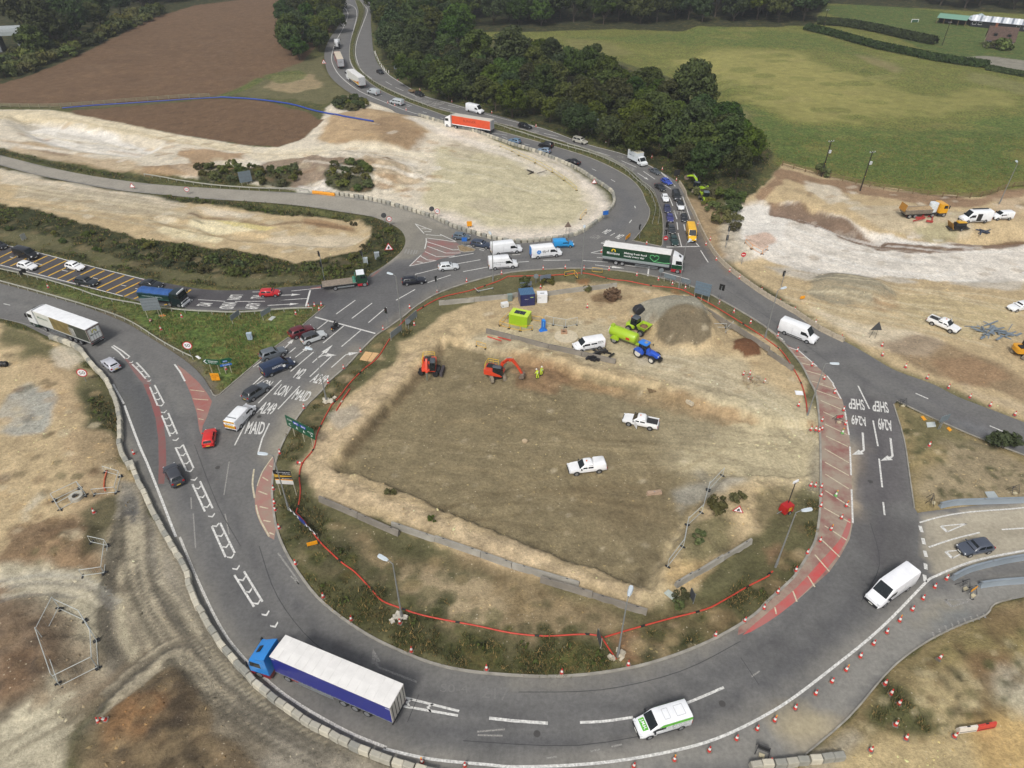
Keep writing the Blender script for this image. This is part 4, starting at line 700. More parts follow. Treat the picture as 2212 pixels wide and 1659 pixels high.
# dual carriageway beyond
line(tl(1,0,"755,55 795,120 760,230 700,340 655,470 665,560 740,670 900,790 1130,890 1280,950 1410,990"),.25,PAINTW,"edge_line", True);line(tl(1,0,"755,20 850,60 872,130 850,230 815,370 808,480 830,570 900,650 980,700 1200,800 1500,930 1700,1000 2040,1090 2212,1150")+tl(2,0,"250,1225"),.22,PAINTW,"edge_line", True)
line(tl(1,0,"880,0 940,50 962,95 930,190 885,310 862,400 862,480 905,600 1000,680"),.25,PAINTW,"edge_line", True);line(tl(1,0,"1020,440 1060,540 1140,640 1260,720 1450,830 1660,890 2000,990 2212,1045")+tl(2,0,"290,1118 640,1245 1000,1345 1290,1490 1410,1610"),.22,PAINTW,"edge_line", True)
lines(tl(1,0,"1120,705 1175,735 1205,755 1275,785 1310,800 1390,835 1065,815 1085,825 1270,890 1345,915 1300,915 1330,922 1440,965 1475,975 1595,1018 1630,1028 1580,925 1680,950 1660,910 1755,930 2030,1040 2080,1050 2005,1145 2170,1168 2125,1180 2170,1195"),.2)
for s,q in (("M20","1350,850 1400,868 1440,852 1395,838"),("A249","1390,875 1450,895 1530,878 1470,860"),("SHEP","1480,905 1560,922 1640,890 1560,870"),("MAID","2110,1100 2180,1115 2230,1085 2160,1070")):word(s,tl(1,0,q),PAINTF)
for s,q in (("A249","120,1150 175,1165 240,1135 190,1118"),("MAID","0,1125 60,1140 100,1118 40,1105"),("LON","985,1470 1030,1482 1075,1460 1030,1442"),("M20","905,1425 960,1438 990,1415 930,1402"),("LON","905,1355 950,1368 980,1355 935,1340"),("M2","800,1378 850,1392 880,1368 835,1358")):word(s,tl(2,0,q),PAINTF)
lines(tl(2,0,"275,1152 400,1180 225,1200 335,1208 325,1185 460,1222 530,1248 590,1265 600,1270 668,1288 735,1312 850,1348 945,1388 1075,1445 105,1243 155,1253 690,1458 728,1475 855,1550 890,1570 1135,1480 1235,1548 1285,1490 1410,1605 1320,1600 1375,1635"),.2)
arrow(*tl(2,0,"1085,1495 1180,1555"))
# bottom of the ring
lines(tl(1,3,"1290,1052 1755,1168 1275,1125 1745,1206"),.24);line(tl(1,3,"2015,1228 2212,1250")+tl(2,3,"310,1272"),.3);line(tl(2,3,"588,1265 800,1255 1045,1220"),.26,curve=True);line(tl(2,3,"1500,1102 1670,1032 1830,962"),.26,curve=True)
chev(tl(1,3,"1325,1095")[0],(-20,-4));chev(tl(1,3,"1505,1137")[0],(-20,-4));arrow(*tl(1,3,"1390,915 1060,790"),wd=.22,hw=.55,m=PAINTF,bend=-1)
word("S0-4",tl(1,3,"1590,1000 1840,1010 1830,945 1600,930"),PAINTG,0);word("217",tl(1,3,"1950,1050 2180,1080 2185,965 1955,955"),PAINTG,0)
lines(tl(1,3,"1910,1345 2150,1325 1915,1375 2130,1380 300,0 370,70")+tl(2,3,"295,1577 385,1560 680,1515 760,1497 2070,870 2140,820 860,1475 950,1455")+tl(0,2,"1980,670 1935,960 1945,1120 1980,1300 1670,1120 1690,1420 1650,980 1655,1080"),.16,PAINTF)
line(tl(0,2,"2195,735 2182,860 2200,985"),.22,PAINTC,curve=True);line(tl(1,2,"0,1045 30,1160 115,1318"),.2,PAINTC,curve=True);line(tl(1,2,"190,1460 335,1659")+tl(1,3,"370,70"),.2,PAINTF)
lines(tl(1,2,"115,705 137,715 55,805 105,835 20,925 98,955 32,1060 105,1075 65,1178 125,1190 115,1285 155,1300"),.17,PAINTC,"hatch_line");line(tl(1,2,"145,630 100,690 50,770 10,880"),.14,PAINTC,curve=True)
lines(tl(0,2,"1640,50 1765,65 1665,128 1800,138 1700,215 1760,230 1715,300 1760,308"),.14,PAINTC,"hatch_line")
# ================================================================ VEHICLES (front = +x, left = +y)
_W={}
def wheel_meshes(r,wd):
    k=(round(r,2),round(wd,2))
    if k not in _W:
        mb=MB();n=16;prof=[(-.5,.62),(-.5,.93),(-.36,1),(.36,1),(.5,.93),(.5,.62)]
        mb.loft([[(r*q*math.cos(2*math.pi*i/n),p*wd,r*q*math.sin(2*math.pi*i/n)) for i in range(n)] for p,q in prof])
        rim=MB();rim.loft([[(r*q*math.cos(2*math.pi*i/n),p*wd,r*q*math.sin(2*math.pi*i/n)) for i in range(n)] for p,q in ((-.51,.25),(-.53,.62),(-.40,.66),(.40,.66),(.53,.62),(.51,.25))])
        _W[k]=(mb.mesh("wheel",RUBBER,40),rim.mesh("rim",METAL,40))
    return _W[k]
def wheel(root,x,y,r=.32,wd=.22,rim=True,rimmat=None):
    a,b=wheel_meshes(r,wd);o=link("wheel",a,root,(x,y,r))
    if rim:
        q=link("rim",b,o)
        if rimmat:q.material_slots[0].link='OBJECT';q.material_slots[0].material=rimmat
    return o
def place(rear_px,front_px,z):
    a,b=G(*rear_px,z),G(*front_px,z);m=(a+b)/2
    return m.x,m.y,on(m.x,m.y),math.atan2(b.y-a.y,b.x-a.x)
def pane(root,name,a,b,c,d,m=GLASS,ix=.06,iz=.1,off=.012):
    a,b,c,d=map(Vector,(a,b,c,d));n=(b-a).cross(d-a).normalized();f= lambda x,y:a*(1-x)*(1-y)+b*x*(1-y)+c*x*y+d*(1-x)*y+n*off
    return MB().quad(f(ix,iz),f(1-ix,iz),f(1-ix,1-iz),f(ix,1-iz)).obj(name,m,root)
def rring(x0,x1,hw,z,r):
    return [(x0+r,-hw,z),(x1-r,-hw,z),(x1,-hw+r,z),(x1,hw-r,z),(x1-r,hw,z),(x0+r,hw,z),(x0,hw-r,z),(x0,-hw+r,z)]
#        L    W    H   belt  rearbase frontbase reartop fronttop  bonnet z
CARS=dict(hatch=(4.15,1.78,1.48,.93,-.47,.22,-.36,.04,.90),small=(3.75,1.70,1.42,.93,-.48,.24,-.40,.10,.92),estate=(4.70,1.82,1.48,.93,-.48,.18,-.42,.03,.90),
            saloon=(4.60,1.82,1.43,.93,-.34,.18,-.20,.04,.90),suv=(4.45,1.86,1.68,1.05,-.47,.20,-.38,.06,1.03),mpv=(4.80,1.88,1.76,1.02,-.48,.27,-.44,.10,.98))
def car(kd,rear,front,colour,label,near=True,roof=None,group=None,lights=False,z=.75,cat="car"):
    L,Wd,Hh,bz,rb,fb,rt,ft,hz=CARS[kd];x,y,zz,rz=place(rear,front,z);t=thing("car",label,cat,(x,y,zz+(.007 if zz<.01 else 0)),rz,group);w=Wd/2;pm=paint(*colour)
    st=[(-.5,.80,.72),(-.485,.90,bz-.06),(-.40,.985,bz),(-.15,1,bz),(.12,1,bz),(fb+.02,.99,bz-.01),(.36,.96,hz-.05),(.455,.88,hz-.16),(.495,.74,.60)]
    mb=MB();mb.loft([[(L*s,-.88*k*w,.26),(L*s,-k*w,.40),(L*s,-k*w,.40+(zt-.40)*.55),(L*s,-.95*k*w,zt-.02),(L*s,-.55*k*w,zt+.02),(L*s,.55*k*w,zt+.02),(L*s,.95*k*w,zt-.02),(L*s,k*w,.40+(zt-.40)*.55),(L*s,k*w,.40),(L*s,.88*k*w,.26)] for s,k,zt in st])
    mb.obj("body",pm,t,38)
    x0,x1,u0,u1=rb*L,fb*L,rt*L,ft*L;tw=.76*w;bw=.93*w
    cb=MB();cb.loft([rring(x0,x1,bw,bz-.06,.10),rring(x0*.8+u0*.2,x1*.8+u1*.2,bw*.8+tw*.2,bz+.2*(Hh-bz),.12),rring(u0-.02,u1+.02,tw,Hh-.07,.16),rring(u0+.16,u1-.18,tw-.17,Hh,.2)]);cb.obj("cabin",pm if roof is None else paint(*roof),t,50)
    zt_=Hh-.07;A= lambda s:(x1,s*(bw-.1),bz-.02);B= lambda s:(u1+.02,s*(tw-.12),zt_)
    pane(t,"windscreen",A(-1),A(1),B(1),B(-1),ix=.02,iz=.06)
    A2= lambda s:(x0,s*(bw-.1),bz-.02);B2= lambda s:(u0-.02,s*(tw-.12),zt_);pane(t,"rear_window",A2(1),A2(-1),B2(-1),B2(1),ix=.05,iz=.14)
    for s in (-1,1):
        for p0,p1 in ((.06,.50),(.54,.95)):
            f= lambda q,top:((u0+.1+(u1-u0-.2)*q) if top else (x0+.15+(x1-x0-.35)*q),s*(tw if top else bw),zt_ if top else bz-.02)
            pts4=[f(p0,0),f(p1,0),f(p1,1),f(p0,1)]
            if s>0:pts4=[pts4[1],pts4[0],pts4[3],pts4[2]]
            pane(t,"side_window",*pts4,ix=.02,iz=.16,off=.016)
        r=.31 if kd in ("small","hatch") else .345 if kd!="suv" else .37
        for q in (-.31,.305):
            wheel(t,q*L,s*(w-.10),r,.22,near)
            MB().cyl((q*L,s*(w-.25),r+.02),(q*L,s*(w+.004),r+.02),r+.05,n=14).obj("wheel_arch",DARKP,t)
        MB().box((.46*L,s*w*.66,hz-.26),(.12,.34,.12),rz=-s*.5).obj("headlight",LAMPW,t)
        MB().box((-.487*L,s*w*.74,bz-.12),(.09,.26,.20)).obj("tail_light",LAMPR,t)
        if near:MB().box((x1-.25,s*(w+.07),bz+.05),(.12,.2,.13)).obj("door_mirror",pm,t)
    MB().box((.487*L,0,.38),(.12,Wd*.72,.22)).obj("front_bumper",DARKP,t);MB().box((-.492*L,0,.36),(.10,Wd*.78,.20)).obj("rear_bumper",DARKP,t)
    if near:
        MB().box((.5185*L*.99,0,.42),(.03,.5,.11)).obj("number_plate",PLATE_W,t);MB().box((-.505*L,0,.60),(.03,.5,.11)).obj("number_plate",PLATE_Y,t)
    return t
VANS=dict(large=(5.9,2.02,2.55,1.80,.95,1.32),mid=(5.3,1.98,2.05,1.75,.95,1.28),high=(6.6,2.02,2.65,1.85,.95,1.35),small=(4.45,1.80,1.82,1.75,1.0,1.18))
def van(kd,rear,front,colour,label,near=True,windows=0,group=None,rear_glass=False,cat="van",trim=True,z=1.0):
    L,Wd,Hh,wt,wb,bz=VANS[kd];x,y,zz,rz=place(rear,front,z);t=thing("van",label,cat,(x,y,zz+(.007 if zz<.01 else 0)),rz,group);w=Wd/2;pm=paint(*colour);h=L/2;t["half"]=w
    st=[(-h,.95,Hh-.10),(-h+.06,1,Hh-.02),(-h+.6,1,Hh),(h-wt-.5,1,Hh),(h-wt,.995,Hh-.05),(h-wb,.985,bz+.03),(h-.35,.95,bz-.12),(h-.08,.88,bz-.32),(h,.76,.75)]
    mb=MB();rings=[]
    for s,k,zt in st:
        q=k*w;a=zt-.30
        rings.append([(s,-.9*q,.30),(s,-q,.48),(s,-q,.48+(a-.48)*.6),(s,-.955*q,a),(s,-.90*q,zt-.09),(s,-.72*q,zt),(s,.72*q,zt),(s,.90*q,zt-.09),(s,.955*q,a),(s,q,.48+(a-.48)*.6),(s,q,.48),(s,.9*q,.30)])
    mb.loft(rings);mb.obj("body",pm,t,36)
    pane(t,"windscreen",(h-wb,-.84*w,bz+.03),(h-wb,.84*w,bz+.03),(h-wt,.76*w,Hh-.05),(h-wt,-.76*w,Hh-.05),ix=.0,iz=.05,off=.02)
    for s in (-1,1):
        zt=min(Hh-.45,1.9)
        pr=[(h-wt-.75,bz-.02),(h-wb-.22,bz-.02),(h-wt+.10,zt),(h-wt-.75,zt)]
        MB().prism(pr,s*w*.90,s*(w+.004)).obj("door_window",GLASS,t)
        for k in range(windows):
            xa=h-wt-1.0-1.25*k;MB().box((xa-.5,s*w*.97,(bz+zt)/2+.02),(1.05,.08,zt-bz-.06)).obj("side_window",GLASS,t)
        r=.35 if kd!="small" else .31
        for q in (-.30,.315):
            wheel(t,q*L,s*(w-.11),r,.24,near);MB().cyl((q*L,s*(w-.3),r+.02),(q*L,s*(w+.003),r+.02),r+.06,n=14).obj("wheel_arch",DARKP,t)
        if trim:MB().box((-.02*L,s*(w+.002),.55),(L*.42,.03,.14)).obj("side_trim",DARKP,t)
        MB().box((h-.12,s*w*.70,bz-.38),(.20,.36,.20),rz=-s*.45).obj("headlight",LAMPW,t);MB().box((-h+.015,s*w*.9,1.05),(.07,.16,.5)).obj("tail_light",LAMPR,t)
        if near:
            MB().box((h-wb-.35,s*(w+.13),bz+.12),(.14,.22,.30)).obj("door_mirror",DARKP,t)
            if rear_glass:MB().box((-h-.003,s*w*.42,bz+.28),(.05,w*.66,.5)).obj("rear_window",GLASS,t)
            MB().box((-.12*L,s*(w*.995),.80+.2*Hh),(.015,.02,Hh*.42)).obj("door_seam",DARKP,t)
    MB().box((h-.02,0,.50),(.16,Wd*.78,.34)).obj("front_bumper",DARKP,t);MB().box((-h-.02,0,.45),(.14,Wd*.86,.20)).obj("rear_bumper",DARKP,t)
    if near:
        MB().box((-h-.02,0,.74),(.03,.5,.11)).obj("number_plate",PLATE_Y,t);MB().box((h+.07,0,.5),(.03,.5,.11)).obj("number_plate",PLATE_W,t)
        for k in range(4):MB().box((-h+.9+k*(L-wt-1.6)/4,0,Hh+.004),(.05,Wd*.62,.02)).obj("roof_rib",pm,t)
    return t
def side_text(t,s,side,x0,x1,z0,z1,m,w,name="lettering",off=.014):
    y=side*(w+off)
    a=[(x0,y,z0),(x1,y,z0),(x1,y,z1),(x0,y,z1)] if side<0 else [(x1,y,z0),(x0,y,z0),(x0,y,z1),(x1,y,z1)]
    return lettering(name,s,m,a,t)
def side_box(t,name,side,x0,x1,z0,z1,m,w,th=.02): return MB().box(((x0+x1)/2,side*(w+th/2-.004),(z0+z1)/2),(x1-x0,th,z1-z0)).obj(name,m,t)

# ---- the lorries
def cab(t,x0,col,low=None,yaw=0.0,deflector=True,width=2.48,lenc=2.25,base=.95,top=3.05):
    """tractor cab whose back wall is at x0; one piece turned by yaw"""
    g=MB();w=width/2;f=x0+lenc;M=Matrix.Rotation(yaw,4,'Z')
    prof=[(x0,base),(f-.02,base),(f,base+.5),(f-.03,base+1.0),(f-.28,top-.12),(f-.45,top),(x0,top+.05)]
    def sec(y,k,dz=0): return [((x-(x0+f)/2)*k+(x0+f)/2,y,(z-2)*(1-(1-k)*.6)+2) for x,z in prof]
    body=t
    g.loft([sec(-w,.96),sec(-w+.12,1),sec(w-.12,1),sec(w,.96)]);o=g.obj("cab",paint(*col),t,30);o.rotation_euler.z=yaw
    if deflector:
        MB().loft([[(f-.55,-k*w*.92,top-.02),(x0+.55,-k*w*.96,top+.62),(x0,-k*w,top+.80),(x0,-k*w,top-.02)] for k in (1,)]+[[(f-.5,y,top+.02),(x0+.5,y,top+.72),(x0,y,top+.9),(x0,y,top-.02)] for y in (-w*.6,w*.6)]+[[(f-.55,w*.92,top-.02),(x0+.55,w*.96,top+.62),(x0,w,top+.80),(x0,w,top-.02)]]).obj("roof_deflector",paint(*col),o,40)
        MB().box((x0+1.35,0,top+.32),(.55,.7,.05),ry=.62).obj("roof_hatch",DARKP,o)
    pane(o,"windscreen",(f-.03,-w*.94,base+1.0),(f-.03,w*.94,base+1.0),(f-.28,w*.92,top-.12),(f-.28,-w*.92,top-.12),ix=.01,iz=.06,off=.02)
    for s in (-1,1):
        MB().prism([(x0+.75,base+1.05),(f-.20,base+1.05),(f-.38,top-.25),(x0+.75,top-.25)],s*(w-.05),s*(w+.012)).obj("side_window",GLASS,o)
        MB().box((f-.02,s*(w+.16),base+1.45),(.14,.22,.7)).obj("door_mirror",DARKP,o)
        MB().box((f+.01,s*w*.74,base+.12),(.1,.4,.24)).obj("headlight",LAMPW,o)
        for xx in ([x0+1.35]):wheel(o,xx,s*(w-.18),.5,.32)
    MB().box((x0+lenc/2,0,.66),(lenc-.05,width*.98,.62)).obj("lower_panel",paint(*(low or col)),o)
    MB().box((f+.02,0,base+.55),(.05,width*.7,.5)).obj("grille",DARKP,o)
    return o
def box_walls(t,name,x0,x1,z0,z1,w,m,sm=None): return MB().box(((x0+x1)/2,0,(z0+z1)/2),(x1-x0,2*w,z1-z0)).obj(name,m,t)
def artic(rear,front,label,cabcol,sidecol,roofcol=(228,226,222),low=None,rearcol=(205,200,190),yaw=0.0,z=1.6,near=True,axles=(-5.2,-3.85,-2.5),total=16.4,height=4.0,deflector=True):
    x,y,zz,rz=place(rear,front,z);t=thing("articulated_lorry",label,"lorry",(x,y,.007),rz);h=total/2;w=1.275
    r0,r1=-h,-h+13.6
    box_walls(t,"trailer_side",r0+.06,r1-.06,1.25,height-.12,w,paint(*sidecol))
    rf=MB();rf.loft([[(r0,-w-.01,height-.12),(r0,-w-.01,height-.04),(r0,0,height),(r0,w+.01,height-.04),(r0,w+.01,height-.12)],[(r1,-w-.01,height-.12),(r1,-w-.01,height-.04),(r1,0,height),(r1,w+.01,height-.04),(r1,w+.01,height-.12)]])
    roof=rf.obj("trailer_roof",paint(*roofcol),t)
    if near:
        for k in range(13):MB().box((r0+.9+k*.98,0,height-.012),(.06,2.3,.03)).obj("roof_bow",paint(*[c-5 for c in roofcol]),roof)
    MB().box(((r0+r1)/2,0,1.19),(13.6,2.56,.14)).obj("side_rave",plain("trailer_rail",120,124,128,.5),t)
    d=MB().box((r0+.03,0,(1.25+height-.12)/2),(.08,2.5,height-1.4)).obj("rear_doors",paint(*rearcol),t)
    if near:
        for k in (-.85,-.42,0,.42,.85):MB().box((r0-.03,k*1.15,(1.25+height-.15)/2),(.04,.045,height-1.45)).obj("door_bar",DARKP,d)
    MB().box((r0+.15,0,.62),(.12,2.4,.16)).obj("rear_bumper",DARKP,t);MB().box(((r0+r1)/2,0,.98),(13.0,.9,.28)).obj("chassis",DARKP,t)
    for s in (-1,1):
        for a in axles:wheel(t,a,s*1.05,.5,.36,near)
        MB().box((r0+.08,s*1.05,1.08),(.10,.35,.16)).obj("tail_light",LAMPR,t)
        for q in (.5,.8):MB().box((.9,s*1.2,q),(4.6,.05,.12)).obj("side_guard",STEEL,t)
        MB().box((r1-1.9,s*.9,.55),(.14,.14,.9)).obj("landing_leg",DARKP,t)
    MB().box((r1-.6,0,.80),(5.2,.85,.3)).obj("tractor_chassis",DARKP,t)
    for s in (-1,1):wheel(t,r1-1.3,s*.95,.5,.55,near)
    c=cab(t,r1+.45,cabcol,low,yaw,deflector)
    t["r0"],t["r1"]=r0,r1
    return t
def sideband(t,name,x0,x1,z0,z1,m,side,w=1.275): return side_box(t,name,side,x0,x1,z0,z1,m,w)
# ================================================================ TRAFFIC
# --- large lorries
blue=artic(tl(1,3,"1235,1120")[0],tl(1,3,"20,600")[0],"articulated lorry with bright blue cab, dark blue curtain sides and creased white roof",(40,130,206),(28,38,132),low=(140,32,40),yaw=.10,rearcol=(206,200,188),z=2.2)
for s in (-1,1):
    for k in range(24):MB().box((blue["r0"]+.4+k*.55,s*1.285,1.28),(.035,.012,.14)).obj("curtain_strap",plain("strap_grey",160,165,175),blue)
    MB().box((blue["r0"]+.3,s*1.287,3.62),(.5,.012,.05)).obj("corner_marking",WHITE,blue);MB().box((blue["r1"]-.3,s*1.287,3.62),(.4,.012,.05)).obj("corner_marking",WHITE,blue)
    MB().box((blue["r1"]-2.3,s*1.0,.95),(.8,.5,.25)).obj("mudguard",paint(150,34,38),blue)
lettering("lettering","M. McFerran",WHITE,[(blue["r1"]+.03,-.95,3.55),(blue["r1"]+.03,.95,3.55),(blue["r1"]+.03,.95,3.8),(blue["r1"]+.03,-.95,3.8)],blue)
mor=artic(tl(2,1,"815,520")[0],tl(2,1,"1465,610")[0],"articulated supermarket lorry with dark green trailer, white roof and white, green and red cab",(228,230,232),(26,62,44),low=(168,30,44),rearcol=(40,74,56),z=2.0,axles=(-5.3,-4.0))
sideband(mor,"lower_band",mor["r0"],mor["r1"],1.28,1.75,plain("trailer_grey",140,150,150),-1)
lf,mw=plain("leaf_green",98,178,116),WHITE
side_text(mor,"Morrisons",-1,mor["r0"]+.9,mor["r0"]+3.5,2.35,2.85,mw,1.275)
side_text(mor,"Making fresh food",-1,mor["r0"]+4.4,mor["r0"]+8.9,2.72,3.25,mw,1.275);side_text(mor,"locally every day",-1,mor["r0"]+4.4,mor["r0"]+8.5,2.08,2.60,mw,1.275)
fy=plain("flower_yellow",226,190,40)
for k in range(7):
    a=math.radians(-15+k*35);MB().cyl((mor["r0"]+2.2+.34*math.cos(a),-1.27,3.15+.34*math.sin(a)),(mor["r0"]+2.2+.34*math.cos(a),-1.295,3.15+.34*math.sin(a)),.13,n=8).obj("flower_emblem",fy,mor)
hp=[(9.9+.9*(16*math.sin(q)**3)/16,2.75+.052*(13*math.cos(q)-5*math.cos(2*q)-2*math.cos(3*q)-math.cos(4*q))) for q in np.linspace(3.1,-2.7,30)]
hp=hp+[(10.6,2.0),(11.8,1.95),(13.2,2.1)]
MB().tube([(mor["r0"]+u+.6,-1.28,v) for u,v in hp],.075,5).obj("heart_emblem",lf,mor)
co=[o for o in mor.children if o.name.startswith("cab")][0]
MB().box((mor["r1"]+1.55,-1.245,1.45),(2.1,.03,.9)).obj("green_livery",paint(20,66,40),co);MB().box((mor["r1"]+1.55,1.245,1.45),(2.1,.03,.9)).obj("green_livery",paint(20,66,40),co);MB().box((mor["r1"]+2.705,0,1.15),(.02,2.2,.5)).obj("green_livery",paint(20,66,40),co)
wm=artic(tl(0,1,"790,1240")[0],tl(0,1,"335,1075")[0],"articulated supermarket lorry with bright white roof and pictured sides leaving past concrete blocks",(226,228,230),(206,208,202),roofcol=(238,239,240),low=(30,56,44),rearcol=(120,104,98),z=1.7)
for s in (-1,1):
    sideband(wm,"picture_panel",wm["r0"]+.1,wm["r0"]+4.4,1.4,3.85,plain("picture_dark",58,62,52,var=.5,scale=.8),s);sideband(wm,"picture_panel",wm["r0"]+4.4,wm["r0"]+9.4,1.4,3.85,plain("picture_olive",122,108,66,var=.5,scale=.9),s);sideband(wm,"picture_panel",wm["r0"]+3.4,wm["r0"]+4.9,1.5,3.2,plain("picture_pale",190,190,186,var=.4,scale=.9),s)
    side_text(wm,"Morrisons",s,wm["r0"]+10.2,wm["r0"]+12.9,2.7,3.15,plain("letter_green",50,90,60),1.275)
rp=MB().box((wm["r0"]-.03,0,2.55),(.03,2.15,2.1)).obj("rear_panel",paint(222,224,222),wm)
lettering("lettering","Morrisons",plain("letter_dark_green",36,66,52),[(wm["r0"]-.05,.85,2.35),(wm["r0"]-.05,-.85,2.35),(wm["r0"]-.05,-.85,2.7),(wm["r0"]-.05,.85,2.7)],wm)
for k in range(7):
    a=math.radians(-15+k*35);MB().cyl((wm["r0"]-.04,.34*math.cos(a),3.0+.3*math.sin(a)),(wm["r0"]-.06,.34*math.cos(a),3.0+.3*math.sin(a)),.12,n=8).obj("flower_emblem",plain("flower_pale",190,186,90),wm)
org=artic(tl(1,0,"2015,1095")[0],tl(1,0,"1668,1035")[0],"articulated lorry with bright orange trailer and white cab behind concrete blocks",(226,228,230),(205,74,36),rearcol=(206,208,210),roofcol=(206,196,180),z=1.9)
lt=plain("letter_dark_orange",150,48,24)
for s in (-1,1):side_text(org,"SLINGER",s,org["r0"]+5,org["r0"]+9.5,2.5,3.2,lt,1.275);sideband(org,"lower_band",org["r0"],org["r1"],1.26,1.45,WHITE,s)
yl=artic(tl(1,0,"925,725")[0],tl(1,0,"795,630")[0],"articulated lorry with white trailer striped in yellow and red on the far bend",(228,230,230),(222,222,216),rearcol=(196,198,200),z=1.9)
for s in (-1,1):
    for k,c in ((0,(206,172,40)),(1,(206,120,36)),(2,(170,44,30))):
        y0=s*1.288;MB().add([(yl["r0"]+.1,y0,1.4+.45*k),(yl["r0"]+11-3*k,y0,1.4+.12*k),(yl["r0"]+9-3*k,y0,1.55+.2*k),(yl["r0"]+.1,y0,1.85+.45*k)],[(0,1,2,3)]).obj("stripe",plain("stripe_%d"%k,*c),yl)
rd=artic(tl(1,0,"745,585")[0],tl(1,0,"690,455")[0],"articulated lorry with dark red curtain sides and cream roof on the far bend",(190,60,50),(142,56,46),rearcol=(176,178,182),roofcol=(206,192,168),z=1.9)
lettering("lettering","NORBERT",plain("letter_grey",110,112,118),[(rd["r0"]-.06,.8,2.6),(rd["r0"]-.06,-.8,2.6),(rd["r0"]-.06,-.8,2.95),(rd["r0"]-.06,.8,2.95)],rd)
# --- concrete mixer
x,y,zz,rz=place(tl(1,0,"693,430")[0],tl(1,0,"707,325")[0],1.6);t=thing("mixer_lorry","white concrete mixer lorry heading away on the far bend","lorry",(x,y,.007),rz)
MB().loft([[(q,r*math.cos(a),2.35+q*-.06+r*math.sin(a)) for a in np.linspace(0,2*math.pi,14,endpoint=False)] for q,r in ((-3.6,.55),(-2.8,.95),(-1.2,1.22),(.4,1.2),(1.5,.8),(1.7,.4))]).obj("drum",paint(222,224,226),t,50)
MB().box((-.8,0,.95),(8,.9,.3)).obj("chassis",DARKP,t);MB().box((-4.0,0,2.0),(.5,1.3,1.6),taper=.6).obj("hopper",paint(206,208,210),t);cab(t,2.1,(200,204,206),(60,62,66),0, False,lenc=1.9,top=2.85)
for s in (-1,1):
    for a in (-3.0,-1.7):wheel(t,a,s*1.0,.5,.5)
MB().box((-4.3,0,.7),(.12,2.3,.3)).obj("rear_bumper",DARKP,t)
# --- box lorry inbound
x,y,zz,rz=place(tl(2,0,"1015,1345")[0],tl(2,0,"1165,1420")[0],1.0);t=thing("box_lorry","white box lorry with cream roof at the back of the queue","lorry",(x,y,.007),rz)
box_walls(t,"box_body",-3.4,.9,.85,3.15,1.08,paint(206,212,216));MB().box((-1.25,0,3.17),(4.3,2.1,.06)).obj("box_roof",paint(222,216,190),t)
MB().prism([(.95,.45),(3.1,.45),(3.12,.95),(2.35,1.25),(1.6,2.15),(.95,2.2)],-.98,.98).obj("cab",paint(220,224,226),t,30);pane(t,"windscreen",(2.35,-.9,1.27),(2.35,.9,1.27),(1.6,.86,2.13),(1.6,-.86,2.13),ix=0,iz=.05,off=.02)
for s in (-1,1):
    MB().prism([(1.15,1.25),(2.1,1.25),(1.6,1.95),(1.15,1.95)],s*.9,s*.992).obj("side_window",GLASS,t);MB().box((3.08,s*.72,.85),(.1,.35,.2)).obj("headlight",LAMPW,t)
    for a in (-2.1,2.3):wheel(t,a,s*.88,.36,.3)
    side_text(t,"REMOVALS",s,-2.9,-.4,1.9,2.2,plain("letter_slate",70,96,110),1.08)
MB().box((-.9,0,.6),(5,.8,.25)).obj("chassis",DARKP,t)
# --- tipper with blue sheet
x,y,zz,rz=place(tl(0,1,"1240,880")[0],tl(0,1,"1595,920")[0],1.5);t=thing("tipper_lorry","dark green tipper lorry with blue sheeted load on the yellow-barred approach","lorry",(x,y,.007),rz)
MB().loft([[(-4.6,-1.15*k,1.15 if k<1 else 2.5),(1.9,-1.15*k,1.15 if k<1 else 2.5),(1.9,1.15*k,1.15 if k<1 else 2.5),(-4.6,1.15*k,1.15 if k<1 else 2.5)] for k in (.93,1.08)]).obj("tipper_body",paint(24,58,56),t)
mb=MB();rings=[]
for i in range(15):
    q=-4.65+6.6*i/14;hgt2=.32+.12*math.sin(i*1.7)+.08*math.sin(i*3.1);rings.append([(q,-1.26,2.42),(q,-.7,2.5+hgt2*.7),(q,0,2.52+hgt2),(q,.7,2.5+hgt2*.8),(q,1.26,2.42)])
mb.loft(rings).obj("load_sheet",plain("tarpaulin_blue",46,88,150,.5,var=.3),t,60);c=cab(t,2.15,(26,40,44),(30,44,46),0, False,lenc=2.0,top=2.9)
MB().box((3.8,0,2.98),(.12,2.1,.28)).obj("sun_visor",WHITE,c);MB().box((4.25,0,.55),(.22,2.45,.35)).obj("front_bumper",WHITE,c);MB().box((4.2,0,1.2),(.06,1.9,.12)).obj("front_bumper",WHITE,c)
for s in (-1,1):
    for a in (-3.6,-2.3,1.6):wheel(t,a,s*1.0,.5,.4)
    side_text(t,"HANSON BROS",s,-3.6,.6,1.75,2.05,plain("letter_pale",150,170,170),1.215);sideband(t,"side_stripe",-4.4,1.7,1.35,1.45,plain("stripe_teal",70,110,105),s,1.16)
MB().box((-1,0,.9),(7.6,.9,.3)).obj("chassis",DARKP,t)
